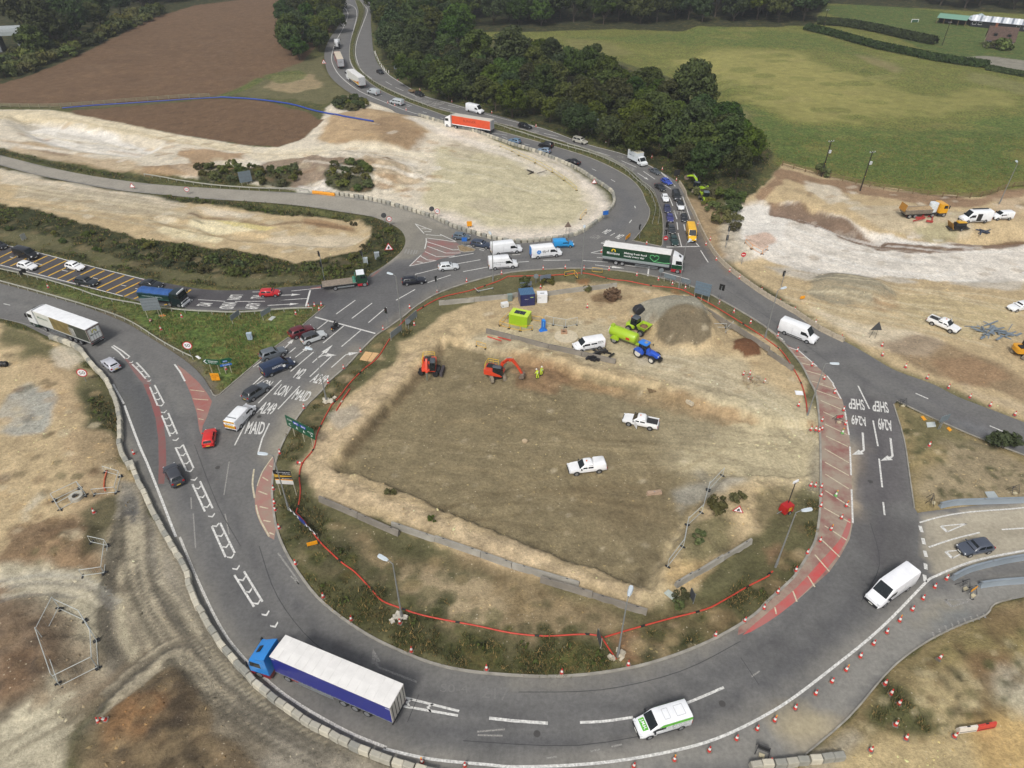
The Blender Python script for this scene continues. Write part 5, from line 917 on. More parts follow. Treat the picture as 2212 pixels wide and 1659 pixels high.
# --- flatbed
x,y,zz,rz=place(tl(1,1,"590,805")[0],tl(1,1,"985,755")[0],.9);t=thing("flatbed_lorry","flatbed lorry with empty wooden deck, green cab and white roof entering the ring","lorry",(x,y,.007),rz)
dk=MB().box((-1.5,0,1.12),(6.6,2.4,.1)).obj("deck_frame",plain("deck_steel",92,92,90),t)
for k in range(12):MB().box((-1.5,-1.1+k*.2,1.185),(6.5,.185,.035)).obj("deck_plank",plain("deck_wood",138,126,112,.9,var=.3),dk)
MB().box((-1.3,0,.85),(7.4,.8,.3)).obj("chassis",DARKP,t);MB().box((1.62,0,1.75),(.12,2.3,1.1)).obj("headboard",plain("green_net",54,112,92),t);MB().box((1.3,0,1.45),(.55,2.2,.5),taper=.7).obj("folded_sheet",plain("green_sheet",66,128,108,.8,var=.4),t)
c=cab(t,1.85,(28,62,44),(176,36,50),0, False,lenc=1.95,top=2.65,base=.85,width=2.3);MB().box((2.65,0,2.72),(1.5,2.1,.08)).obj("cab_roof",paint(226,230,232),c)
for s in (-1,1):wheel(t,-2.4,s*.95,.46,.4);MB().box((-.4,s*1.1,.6),(3.2,.04,.28)).obj("side_guard",STEEL,t)
# --- vans (rear and front points read at mid height)
V1=tl(1,1,"2040,492 2180,470");van("high",(1063,540),(1124,533),(232,234,236),"long white high-roof van nearest the curved block wall")
v=van("large",(1063,570),(1110,566),(234,236,238),"short white van with grey side lettering in the lane beside the cones");side_text(v,"hiltonwindows",-1,-2.3,.6,1.55,1.85,plain("letter_grey2",120,128,134),v["half"]);side_text(v,"www.hilton.co.uk",-1,-2.3,-.6,1.2,1.34,plain("letter_grey2",120,128,134),v["half"])
v=van("high",tl(2,1,"170,530")[0],tl(2,1,"415,505")[0],(234,236,238),"white parcel van with blue cube logo and dpd lettering");db=plain("parcel_blue",58,132,206);MB().cyl((-1.75,-1.0,1.55),(-1.75,-1.03,1.55),.52,n=6).obj("cube_emblem",db,v);side_text(v,"dpd",-1,-1.0,.35,1.25,1.95,plain("letter_charcoal",60,58,60),v["half"]);MB().box((-3.31,0,1.55),(.04,1.7,1.9)).obj("rear_panel",db,v)
for a in (math.radians(90),math.radians(210),math.radians(330)):MB().box((-1.75+.24*math.cos(a),-1.035,1.55+.24*math.sin(a)),(.46,.012,.045),ry=-a).obj("cube_edge",WHITE,v)
van("small",tl(2,1,"368,440")[0],tl(2,1,"518,432")[0],(46,150,214),"small bright blue van beside the curved block wall")
v=van("high",tl(2,1,"1535,290")[0],tl(2,1,"1565,420")[0],(232,178,30),"yellow high-roof van waiting at the stop line");v.scale=(.92,)*3;lettering("lettering","DHL",plain("letter_red",190,40,30),[(-1.8,-1.03,1.4),(0,-1.03,1.4),(.1,-1.03,1.8),(-1.7,-1.03,1.8)],v)
van("mid",tl(2,1,"1405,-18")[0],tl(2,1,"1440,62")[0],(44,46,50),"black van waiting in the queue beside the barrier",windows=1).scale=(.82,)*3
v=van("mid",tl(1,1,"80,1540")[0],tl(1,1,"290,1455")[0],(38,52,78),"dark navy blue van with white lettering in the left lanes");side_text(v,"HYDRO",-1,-1.2,.5,1.25,1.65,WHITE,v["half"]);lettering("lettering","HYDRO",WHITE,[(-2.68,.7,1.45),(-2.68,-.7,1.45),(-2.68,-.7,1.7),(-2.68,.7,1.7)],v);MB().cyl((.7,-.98,1.15),(.7,-1.005,1.15),.26,n=16).obj("ford_badge",WHITE,v).name="oval_badge"
v=van("mid",tl(0,2,"2005,350")[0],tl(0,2,"2150,195")[0],(234,236,238),"white van with red and yellow chevrons on its rear doors");lettering("lettering","SMS PLANT",plain("letter_navy",40,50,90),[(-2.70,.65,1.35),(-2.70,-.65,1.35),(-2.70,-.65,1.55),(-2.70,.65,1.55)],v);MB().box((-1.9,0,2.1),(.1,1.5,.14)).obj("roof_beacon",STEEL,v)
cy,cr=plain("chevron_yellow",226,200,30),plain("chevron_red",176,34,34)
for z0,z1 in ((.72,1.22),(1.68,1.98)):
    MB().box((-2.665,0,(z0+z1)/2),(.03,1.74,z1-z0)).obj("chevron_panel",cy,v)
    for s in (-1,1):
        for k in range(4):
            y0=s*(.12+k*.22);MB().add([(-2.685,y0,z0),(-2.685,y0+s*.11,z0),(-2.685,y0+s*.11-s*.1,z1),(-2.685,y0-s*.1,z1)],[(0,1,2,3)]).obj("chevron_stripe",cr,v)
van("high",tl(3,1,"150,1165")[0],tl(3,1,"380,1255")[0],(234,236,238),"white high-roof van on the road leading right, below the concrete barrier")
van("high",(1966,1240),(1882,1298),(240,241,244),"large white van driving past the give-way line at lower right")
v=van("mid",tl(2,3,"1540,1170")[0],tl(2,3,"1055,1315")[0],(238,240,242),"white van with lime green bonnet and stripe and grey side lettering",cat="van");lm=plain("lime_vinyl",96,178,56)
MB().add([(1.76,-.64,1.315),(2.30,-.60,1.185),(2.30,.60,1.185),(1.76,.64,1.315)],[(0,1,2,3)]).obj("bonnet_panel",lm,v);lettering("lettering","J.M.H.",WHITE,[(2.22,-.5,1.215),(2.22,.5,1.215),(1.86,.5,1.30),(1.86,-.5,1.30)],v,.03)
for s in (-1,1):
    MB().add([(-2.6,s*.93,1.92),(.45,s*.93,1.92),(.85,s*.965,1.7),(.3,s*.985,1.58),(-2.6,s*.985,1.58)],[(0,1,2,3,4)]).obj("lime_stripe",lm,v)
    gl=plain("letter_steel",110,118,122);side_text(v,"JOHN MARTIN-HOYES",s,-2.45,.45,1.28,1.52,gl,v["half"],off=.01);side_text(v,"BUILDING & CIVIL ENGINEERING",s,-2.45,.45,1.13,1.22,gl,v["half"]);side_text(v,"TEL: 01580 890294",s,-2.3,-.6,.92,1.03,gl,v["half"])
for k,(a,b) in enumerate(((-.2,.35),(-1.6,.55))):
    for e in (-1,1):MB().box((a,e*.5,2.06),(b*1.6,.03,.015)).obj("roof_hatch_line",plain("seam_grey",170,172,174),v);MB().box((a+e*b*.8,0,2.06),(.03,1.0,.015)).obj("roof_hatch_line",plain("seam_grey",170,172,174),v)
van("mid",tl(1,0,"1050,800")[0],tl(1,0,"980,780")[0],(176,182,186),"silver van on the far bend just behind the striped lorry",near=False)
van("mid",tl(1,0,"1258,885")[0],tl(1,0,"1178,868")[0],(178,184,188),"silver crew van with side windows on the far bend",near=False,windows=2)
van("high",tl(1,0,"1830,930")[0],tl(1,0,"1955,960")[0],(230,232,235),"white high-roof van coming towards the junction beside the trees",near=False)
van("mid",tl(0,1,"140,505")[0],tl(0,1,"305,545")[0],(30,31,34),"black van at the left edge on the yellow-barred approach")
# --- cars
QG= None
for a in (
 ("saloon",(1,0),"1045,600 1100,632",(26,28,31),"black car coming round the far bend beside the tree belt", False, None),
 ("hatch",(1,0),"1375,795 1452,820",(28,30,34),"black car towing a small tan trailer", False, None),
 ("hatch",(2,0),"62,1222 -20,1205",(92,118,142),"silver-blue car on the far road just past the orange lorry", False, None),
 ("estate",(2,0),"62,1072 165,1098",(26,28,32),"black estate car coming towards the junction below the trees", False, None),
 ("suv",(2,0),"350,1258 236,1240",(24,25,28),"black off-roader leaving beside the central reserve", False, None),
 ("hatch",(2,0),"326,1305 222,1288",(110,128,146),"grey-blue hatchback leaving next to the curved block wall", False, None),
 ("saloon",(2,0),"572,1405 474,1380",(24,25,29),"black saloon alone on the leaving carriageway bend", False, None),
 ("mpv",(2,0),"530,1198 648,1230",(168,166,156),"silver people carrier with roof bars ahead of the box lorry", False, None),
 ("saloon",(2,0),"1188,1448 1288,1498",(82,88,94),"dark grey saloon right in front of the box lorry", True, None),
 ("hatch",(2,0),"1298,1540 1378,1585",(50,76,168),"bright blue hatchback in the queue", True, None),
 ("saloon",(2,0),"1243,1580 1322,1640",(40,43,48),"black saloon in the queue beside the bright blue hatchback", True, None),
 ("hatch",(2,1),"1310,8 1340,82",(226,228,230),"white hatchback in the left queueing lane", True, None),
 ("suv",(2,1),"1442,75 1470,150",(224,226,228),"white car with dark roof in the right queueing lane", True,(40,42,46)),
 ("hatch",(2,1),"1332,97 1352,178",(52,56,84),"dark blue-grey car behind the violet-blue one in the queue", True, None),
 ("hatch",(2,1),"1355,172 1378,262",(62,64,118),"violet-blue hatchback in the left queueing lane", True, None),
 ("small",(2,1),"1480,172 1500,262",(40,42,46),"small black hatchback with headlights on behind the yellow van", True, None),
 ("hatch",(2,1),"1370,275 1392,358",(52,56,60),"dark grey hatchback second from the stop line in the left queueing lane", True, None),
 ("estate",(2,1),"1388,362 1418,462",(38,60,58),"dark green estate car waiting first at the stop line", True, None),
 ("small",(1,1),"1715,372 1835,385",(84,98,110),"slate blue small car joining beside the block wall", True, None),
 ("estate",(1,1),"1872,432 2025,458",(52,62,80),"dark blue estate car joining behind the long white van", True, None),
 ("hatch",(1,1),"1585,645 1740,632",(206,210,212),"silver hatchback alone at the top left of the ring", True, None),
 ("estate",(1,1),"1272,768 1455,750",(24,27,38),"black estate car on the ring ahead of the flatbed lorry", True, None),
 ("small",(1,1),"38,868 196,862",(190,36,42),"small red hatchback with dark windows on the approach", True, None),
 ("suv",(1,1),"302,1232 478,1168",(94,30,38),"dark maroon off-roader at the front of the left lane", True, None),
 ("suv",(1,1),"408,1280 586,1218",(190,194,194),"silver crossover with dark glass roof beside the maroon off-roader", True,(60,62,66)),
 ("suv",(1,1),"56,1420 234,1362",(96,102,108),"grey crossover beside the navy van", True, None),
 ("suv",(0,2),"2135,110 2285,10",(84,90,96),"dark grey car with red tail lights ahead of the white chevron van", True,(52,54,58)),
 ("small",(0,2),"1795,525 1818,385",(206,44,40),"bright red hatchback at the tip of the grass wedge", True, None),
 ("suv",(0,2),"1545,865 1455,695",(62,64,70),"dark grey crossover leaving beside the red strip", True, None),
 ("hatch",(0,1),"158,615 312,650",(232,233,234),"white saloon-shaped hatchback at the far left on the barred approach", True, None),
 ("hatch",(0,1),"574,618 718,655",(234,235,236),"white hatchback in the middle of the yellow bars", True, None),
 ("estate",(0,1),"660,752 832,782",(46,50,54),"dark grey estate car on the yellow bars nearest the grass", True, None),
 ("saloon",(0,1),"1222,780 1385,800",(36,40,44),"black car half hidden behind the blue-sheeted tipper", True, None),
 ("hatch",(0,1),"-70,440 38,468",(34,36,40),"black car cut off by the left edge of the picture", True, None),
 ("hatch",(0,1),"1000,1520 905,1440",(188,190,198),"silver hatchback following the white supermarket lorry", True, None),
 ("hatch",(3,2),"1945,1375 1645,1430",(74,80,92),"grey hatchback waiting at the give-way line on the pale slip road", True, None),
 ("estate",(3,1),"2290,960 2072,1000",(230,232,233),"white car parked on the right-hand site at the picture edge", True, None),
):
    kd,(i,j),s,c,lb,nr,rf=a;r,f=tl(i,j,s);t=car(kd,r,f,c,lb,nr,rf)
    if nr and (i,j) in ((2,0),(2,1)):t.scale=(.86,)*3
# small trailer behind the black car
x,y,zz,rz=place(tl(1,0,"1322,778")[0],tl(1,0,"1372,790")[0],.7);t=thing("trailer","small open tan trailer towed by a black car","trailer",(x,y,.007),rz)
for s in (-1,1):MB().box((0,s*.7,.75),(2.3,.05,.4)).obj("side_board",WOODM,t);wheel(t,-.2,s*.8,.28,.18);MB().box((s*1.15,0,.75),(.05,1.4,.4)).obj("end_board",WOODM,t)
MB().box((0,0,.55),(2.3,1.4,.06)).obj("floor",WOODM,t);MB().box((1.7,0,.5),(1.1,.08,.08)).obj("drawbar",STEEL,t)
# --- motorcycle and rider
x,y,zz,rz=place(tl(1,1,"655,1180")[0],tl(1,1,"712,1135")[0],.7);t=thing("motorcycle","black motorcycle waiting just behind the stop line","motorcycle",(x,y,.007),rz);wheel(t,-.72,0,.31,.16);wheel(t,.75,0,.31,.12)
MB().loft([[(-.85,-.12,.72),(-.85,.12,.72),(-.8,.1,.9),(-.8,-.1,.9)],[(-.2,-.16,.55),(-.2,.16,.55),(-.2,.14,.82),(-.2,-.14,.82)],[(.35,-.2,.5),(.35,.2,.5),(.35,.2,1.0),(.35,-.2,1.0)],[(.75,-.18,.75),(.75,.18,.75),(.7,.12,1.1),(.7,-.12,1.1)]]).obj("fairing",paint(26,27,30),t,40)
for s in (-1,1):MB().box((-.55,s*.3,.68),(.5,.2,.32)).obj("pannier",DARKP,t);MB().box((.5,s*.36,1.15),(.06,.18,.1)).obj("mirror",DARKP,t)
MB().cyl((.45,-.36,1.05),(.45,.36,1.05),.025).obj("handlebar",DARKP,t);MB().box((-.95,0,.75),(.06,.18,.12)).obj("tail_light",LAMPR,t);MB().box((.8,0,.92),(.06,.2,.15)).obj("headlight",LAMPW,t);MB().box((-1.0,0,.58),(.03,.22,.16)).obj("number_plate",PLATE_Y,t)
def figure(name,label,loc,rz,joints,edges,radii,m,parts=()):
    me=bpy.data.meshes.new("body");me.from_pydata(joints,edges,[]);o=link(name,me, None,loc,rz);tag(o,label,"person")
    md=o.modifiers.new("skin",'SKIN');sd_=me.skin_vertices[0].data if me.skin_vertices else None
    if sd_ is None:
        bpy.context.view_layer.objects.active=o;bm=bmesh.new();bm.from_mesh(me);lay=bm.verts.layers.skin.verify();bm.to_mesh(me);bm.free();sd_=me.skin_vertices[0].data
    for i,r in enumerate(radii):sd_[i].radius=(r,r);sd_[i].use_root=(i==0)
    sub=o.modifiers.new("smooth",'SUBSURF');sub.levels=sub.render_levels=1
    dg=bpy.context.evaluated_depsgraph_get();m2=bpy.data.meshes.new_from_object(o.evaluated_get(dg));o.modifiers.clear();o.data=m2;m2.materials.clear();m2.materials.append(m)
    m2.polygons.foreach_set("use_smooth",[True]*len(m2.polygons)); return o
rj=[(-.25,0,.88),(-.12,0,1.15),(0,0,1.38),(.06,0,1.5),(.0,.2,1.36),(.2,.3,1.15),(.42,.3,1.07),(0,-.2,1.36),(.2,-.3,1.15),(.42,-.3,1.07),(-.1,.2,.85),(.25,.28,.7),(.0,.28,.35),(-.1,-.2,.85),(.25,-.28,.7),(.0,-.28,.35)]
re_=[(0,1),(1,2),(2,3),(2,4),(4,5),(5,6),(2,7),(7,8),(8,9),(0,10),(10,11),(11,12),(0,13),(13,14),(14,15)]
rider=figure("person","motorcycle rider in black leathers and helmet",(x,y,.007),rz,rj,re_,[.17,.18,.17,.07,.08,.06,.045,.08,.06,.045,.11,.085,.06,.11,.085,.06],plain("black_leather",26,26,28,.5))
MB().loft([[(.1+k*.15*math.cos(a),k*.14*math.sin(a),q) for a in np.linspace(0,2*math.pi,12,endpoint=False)] for k,q in ((.5,1.5),(.95,1.57),(1,1.68),(.75,1.78),(.25,1.83))]).obj("helmet",paint(28,28,32),rider,60)
MB().box((.235,0,1.66),(.03,.2,.1)).obj("visor",GLASS,rider)
# ================================================================ SITE VEHICLES, MACHINES AND PEOPLE
def pickup(rear,front,label,canopy=False,door=False):
    x,y,zz,rz=place(rear,front,.8);t=thing("pickup_truck",label,"pickup",(x,y,zz),rz);pm=paint(234,235,235);L,w=5.3,.92
    st=[(-2.62,.93,1.02),(-2.55,.97,1.06),(-.75,1,1.08),(.9,1,1.08),(1.25,.99,1.10),(2.1,.96,1.03),(2.5,.90,.92),(2.64,.80,.70)]
    lower=MB().loft([[(s,-.9*k*w,.45),(s,-k*w,.58),(s,-k*w,.85),(s,-.96*k*w,zt),(s,.96*k*w,zt),(s,k*w,.85),(s,k*w,.58),(s,.9*k*w,.45)] for s,k,zt in st]);lower.obj("body",pm,t,35)
    MB().loft([rring(-.85,1.25,.86,1.04,.08),rring(-.75,.72,.80,1.5,.1),rring(-.62,.45,.70,1.74,.14),rring(-.45,.28,.55,1.80,.15)]).obj("cabin",pm,t,50)
    pane(t,"windscreen",(1.2,-.78,1.08),(1.2,.78,1.08),(.48,.64,1.72),(.48,-.64,1.72),ix=.02,iz=.05,off=.03)
    for s in (-1,1):
        for a,b in ((-.75,.02),(.1,.85)):
            q=[(a+.02,s*.845,1.13),(b,s*.845,1.13),(min(b,.5)-.05,s*.735,1.62),(a+.12,s*.735,1.62)]
            if s>0:q=[q[1],q[0],q[3],q[2]]
            pane(t,"side_window",*q,ix=.02,iz=.03,off=.025)
        for a in (-1.55,1.62):wheel(t,a,s*.80,.37,.26);MB().cyl((a,s*.6,.40),(a,s*(w+.004),.40),.44,n=14).obj("wheel_arch",DARKP,t)
        MB().box((2.52,s*.66,.86),(.16,.36,.18),rz=-s*.4).obj("headlight",LAMPW,t);MB().box((-2.62,s*.80,.88),(.06,.16,.34)).obj("tail_light",LAMPR,t);MB().box((1.0,s*1.02,1.22),(.14,.2,.2)).obj("door_mirror",DARKP,t)
    if canopy:MB().loft([rring(-2.6,-.80,.86,1.05,.06),rring(-2.5,-.82,.80,1.62,.1),rring(-2.35,-.85,.66,1.82,.14)]).obj("canopy",pm,t,50)
    else:
        MB().box((-1.7,0,1.075),(1.62,1.5,.03)).obj("load_bed",plain("bed_liner",46,46,48,.8,var=.5),t)
        for s in (-1,1):MB().box((-1.7,s*.80,1.18),(1.75,.08,.22)).obj("bed_side",pm,t)
        MB().box((-2.56,0,1.16),(.08,1.6,.24)).obj("tailgate",pm,t);MB().tube([(-.95,-.7,1.1),(-.9,-.6,1.68),(-.9,.6,1.68),(-.95,.7,1.1)],.04).obj("roll_bar",STEEL,t)
    MB().cyl((.1,0,1.78),(.1,0,1.93),.09,n=10).obj("roof_beacon",plain("beacon_amber",206,90,30,.3),t);MB().box((2.62,0,.6),(.14,1.5,.3)).obj("front_bumper",DARKP,t);MB().box((-2.68,0,.58),(.14,1.5,.16)).obj("rear_bumper",STEEL,t)
    if door:MB().box((.55,.98+.35,1.0),(.95,.05,.95),rz=-1.0).obj("open_door",pm,t)
    return t
pickup(*tl(2,2,"805,690 488,728"),"white double-cab pickup with closed white canopy in the excavation", True)
pickup(*tl(2,2,"1262,348 965,285"),"white double-cab pickup with open load bed and open door in the excavation", False, True)
pickup(*tl(3,1,"1428,1100 1612,1180"),"white pickup with dark open bed on the right-hand site", False, True)
v=van("mid",tl(2,1,"792,1290")[0],tl(2,1,"532,1330")[0],(236,237,238),"white crew van with DDL lettering parked behind concrete barriers",windows=1);side_text(v,"DDL",1,-2.3,-1.3,1.5,1.8,plain("letter_blackish",40,42,46),v["half"]-.04,off=.03);side_text(v,"GROUP",1,-2.3,-1.3,1.32,1.42,plain("letter_blackish",40,42,46),v["half"],off=.01);lettering("lettering","DDL",plain("letter_blackish",40,42,46),[(2.36,-.25,1.15),(2.36,.25,1.15),(2.1,.25,1.2),(2.1,-.25,1.2)],v)
v=van("high",tl(3,1,"1930,215")[0],tl(3,1,"1650,225")[0],(236,238,240),"white high-roof van with its side door open beside the yellow plant");MB().box((-.2,.99,1.35),(1.1,.06,1.6)).obj("open_doorway",plain("van_inside",40,38,36),v);lh=MB().box((-.9,-.6,2.72),(3.6,.5,.08)).obj("roof_ladder",DARKP,v)
for s in (-1,1):
    for k in range(3):MB().box((-3.32,s*.72,.75+k*.3),(.04,.5,.13)).obj("chevron_panel",plain("chevron_yellow",226,200,30),v)
van("small",tl(3,1,"2120,195")[0],tl(3,1,"1935,195")[0],(232,234,236),"small white van parked at the far right beside the high-roof van")
# --- tractor
x,y,zz,rz=place(tl(2,1,"1085,1360")[0],tl(2,1,"1250,1430")[0],.8);rz-=.06;t=thing("tractor","blue tractor with pale wheel centres coupled to the lime tanker","tractor",(x,y,zz),rz);bl=paint(38,84,190);cream=plain("wheel_cream",206,204,196)
for s in (-1,1):wheel(t,-1.15,s*.88,.90,.52, True,cream);wheel(t,1.45,s*.84,.62,.42, True,cream);MB().loft([[(-1.15+r*math.cos(a),s*(.62+q),.9+r*math.sin(a)) for a in np.linspace(.15,2.6,9)] for r,q in ((.96,0),(.99,0),(.99,.58),(.96,.58))]).obj("mudguard",bl,t,50);MB().loft([[(1.45+r*math.cos(a),s*(.64+q),.62+r*math.sin(a)) for a in np.linspace(.4,2.8,8)] for r,q in ((.67,0),(.69,0),(.69,.42),(.67,.42))]).obj("front_mudguard",DARKP,t,50);MB().tube([(.1,s*.7,2.3),(.25,s*1.25,2.25),(.25,s*1.25,1.9)],.03).obj("mirror_arm",DARKP,t);MB().box((.25,s*1.27,2.05),(.06,.16,.34)).obj("mirror",DARKP,t);MB().box((2.3,s*.25,1.35),(.1,.2,.14)).obj("headlight",LAMPW,t)
MB().loft([[(q,-w_*.5,.95),(q,-w_*.5,z_-.12),(q,-w_*.3,z_),(q,w_*.3,z_),(q,w_*.5,z_-.12),(q,w_*.5,.95)] for q,w_,z_ in ((-.1,.95,1.85),(1.0,.9,1.78),(2.0,.8,1.6),(2.35,.7,1.35))]).obj("bonnet",bl,t,40)
MB().loft([rring(-1.45,.05,.62,1.15,.12),rring(-1.4,.0,.66,2.0,.12),rring(-1.3,-.15,.60,2.62,.12)]).obj("cab_glass",GLASS,t,40)
for a,b in ((-1.42,-.6),(-1.42,.6),(.02,-.6),(.02,.6),(-.7,-.66),(-.7,.66)):MB().cyl((a,b,1.1),(a*.93-.04,b*.96,2.65),.045,n=6).obj("cab_pillar",DARKP,t)
MB().loft([rring(-1.6,.12,.74,2.60,.2),rring(-1.6,.12,.76,2.74,.2),rring(-1.4,-.1,.55,2.86,.2)]).obj("cab_roof",paint(46,122,212),t,50);MB().box((-.4,0,2.87),(.5,.6,.03)).obj("roof_hatch",plain("hatch_grey",150,150,146),t)
MB().box((.4,0,.75),(3.2,.55,.5)).obj("chassis",DARKP,t);MB().box((2.55,0,.85),(.55,.8,.5)).obj("front_weight",BLACK,t);MB().cyl((.75,-.5,1.7),(.75,-.5,2.6),.05).obj("exhaust",DARKP,t)
# --- lime tanker
a_,b_=tl(2,1,"865,1180 1050,1240");x,y,zz,rz=place(tl(2,1,"870,1215")[0],tl(2,1,"1065,1290")[0],1.2);t=thing("slurry_tanker","lime green cylindrical tanker trailer behind the blue tractor","tanker",(x,y,zz),rz);lime=paint(158,190,42)
MB().loft([[(q,r*math.cos(a),1.75+r*math.sin(a)) for a in np.linspace(0,2*math.pi,18,endpoint=False)] for q,r in ((-2.65,.55),(-2.55,.85),(-2.35,.98),(2.2,.98),(2.45,.88),(2.55,.6))]).obj("tank",lime,t,50)
MB().box((-2.3,0,2.75),(.5,.8,.2)).obj("rear_hatch",lime,t);MB().box((.5,0,.78),(6.2,.5,.18)).obj("chassis",lime,t);MB().box((3.5,0,.7),(1.2,.25,.2)).obj("drawbar",lime,t);MB().tube([(-1.5,0,2.74),(-.9,.05,2.85),(-.2,0,2.85),(.4,.1,2.74)],.05).obj("top_rail",lime,t)
for s in (-1,1):wheel(t,-1.2,s*1.05,.68,.45);MB().loft([[(-1.2+r*math.cos(a),s*(.8+q),.68+r*math.sin(a)) for a in np.linspace(.2,2.95,9)] for r,q in ((.76,0),(.79,0),(.79,.5),(.76,.5))]).obj("mudguard",lime,t,50);MB().box((1.2,s*.99,1.75),(.7,.03,.4)).obj("red_plate",plain("plate_red",190,50,36),t)
MB().cyl((-2.7,0,1.75),(-2.62,0,1.75),.7,n=16).obj("rear_dial_plate",plain("dial_white",210,212,206),t)
# --- site dumper
x,y,zz,rz=place(tl(2,1,"1010,1130")[0],tl(2,1,"1160,1180")[0],1.0);t=thing("site_dumper","lime green site dumper with black cab and soil in its skip","dumper",(x,y,zz),rz)
for s in (-1,1):wheel(t,-1.2,s*.85,.55,.45);wheel(t,1.35,s*.95,.62,.5)
MB().loft([rring(-2.0,-.3,.75,.7,.1),rring(-2.0,-.3,.72,1.25,.12),rring(-1.7,-.4,.6,1.4,.12)]).obj("engine_cover",lime,t,40);MB().box((-.2,0,.75),(3.6,.7,.35)).obj("chassis",DARKP,t)
MB().loft([rring(-1.15,.15,.66,1.35,.12),rring(-1.1,.2,.70,2.1,.12),rring(-1.0,.1,.62,2.75,.14)]).obj("cab_glass",GLASS,t,40);MB().loft([rring(-1.12,.22,.70,2.72,.15),rring(-1.0,.1,.55,2.9,.15)]).obj("cab_roof",plain("cab_roof_grey",76,82,88),t,50)
for a,b in ((-1.12,-.62),(-1.12,.62),(.15,-.62),(.15,.62)):MB().cyl((a,b,1.3),(a*.92,b*.95,2.75),.05,n=6).obj("cab_pillar",DARKP,t)
sk=MB();o_=[(.35,-1.1),(2.35,-1.15),(2.35,1.15),(.35,1.1)];i_=[(.45,-1.0),(2.2,-1.03),(2.2,1.03),(.45,1.0)];b0=[(.7,-.7),(1.75,-.75),(1.75,.75),(.7,.7)]
sk.add([(*p,1.9) for p in o_]+[(*p,.9) for p in b0]+[(*p,1.9) for p in i_]+[(p[0],p[1],1.15) for p in b0],[(0,1,5,4),(1,2,6,5),(2,3,7,6),(3,0,4,7),(4,5,6,7),(0,1,9,8),(1,2,10,9),(2,3,11,10),(3,0,8,11),(8,9,13,12),(9,10,14,13),(10,11,15,14),(11,8,12,15),(12,13,14,15)]);sko=sk.obj("skip",lime,t)
MB().loft([[(1.3+.75*k*math.cos(a),.75*k*math.sin(a),q) for a in np.linspace(0,2*math.pi,12,endpoint=False)] for k,q in ((1.05,1.45),(.8,1.72),(.35,1.85),(.05,1.88))]).obj("soil_load",plain("load_soil",120,92,64,.95,var=.4),t,60);MB().cyl((-1.0,-.6,2.9),(-1.0,-.6,3.1),.08).obj("beacon",plain("beacon_amber",206,90,30,.3),t)
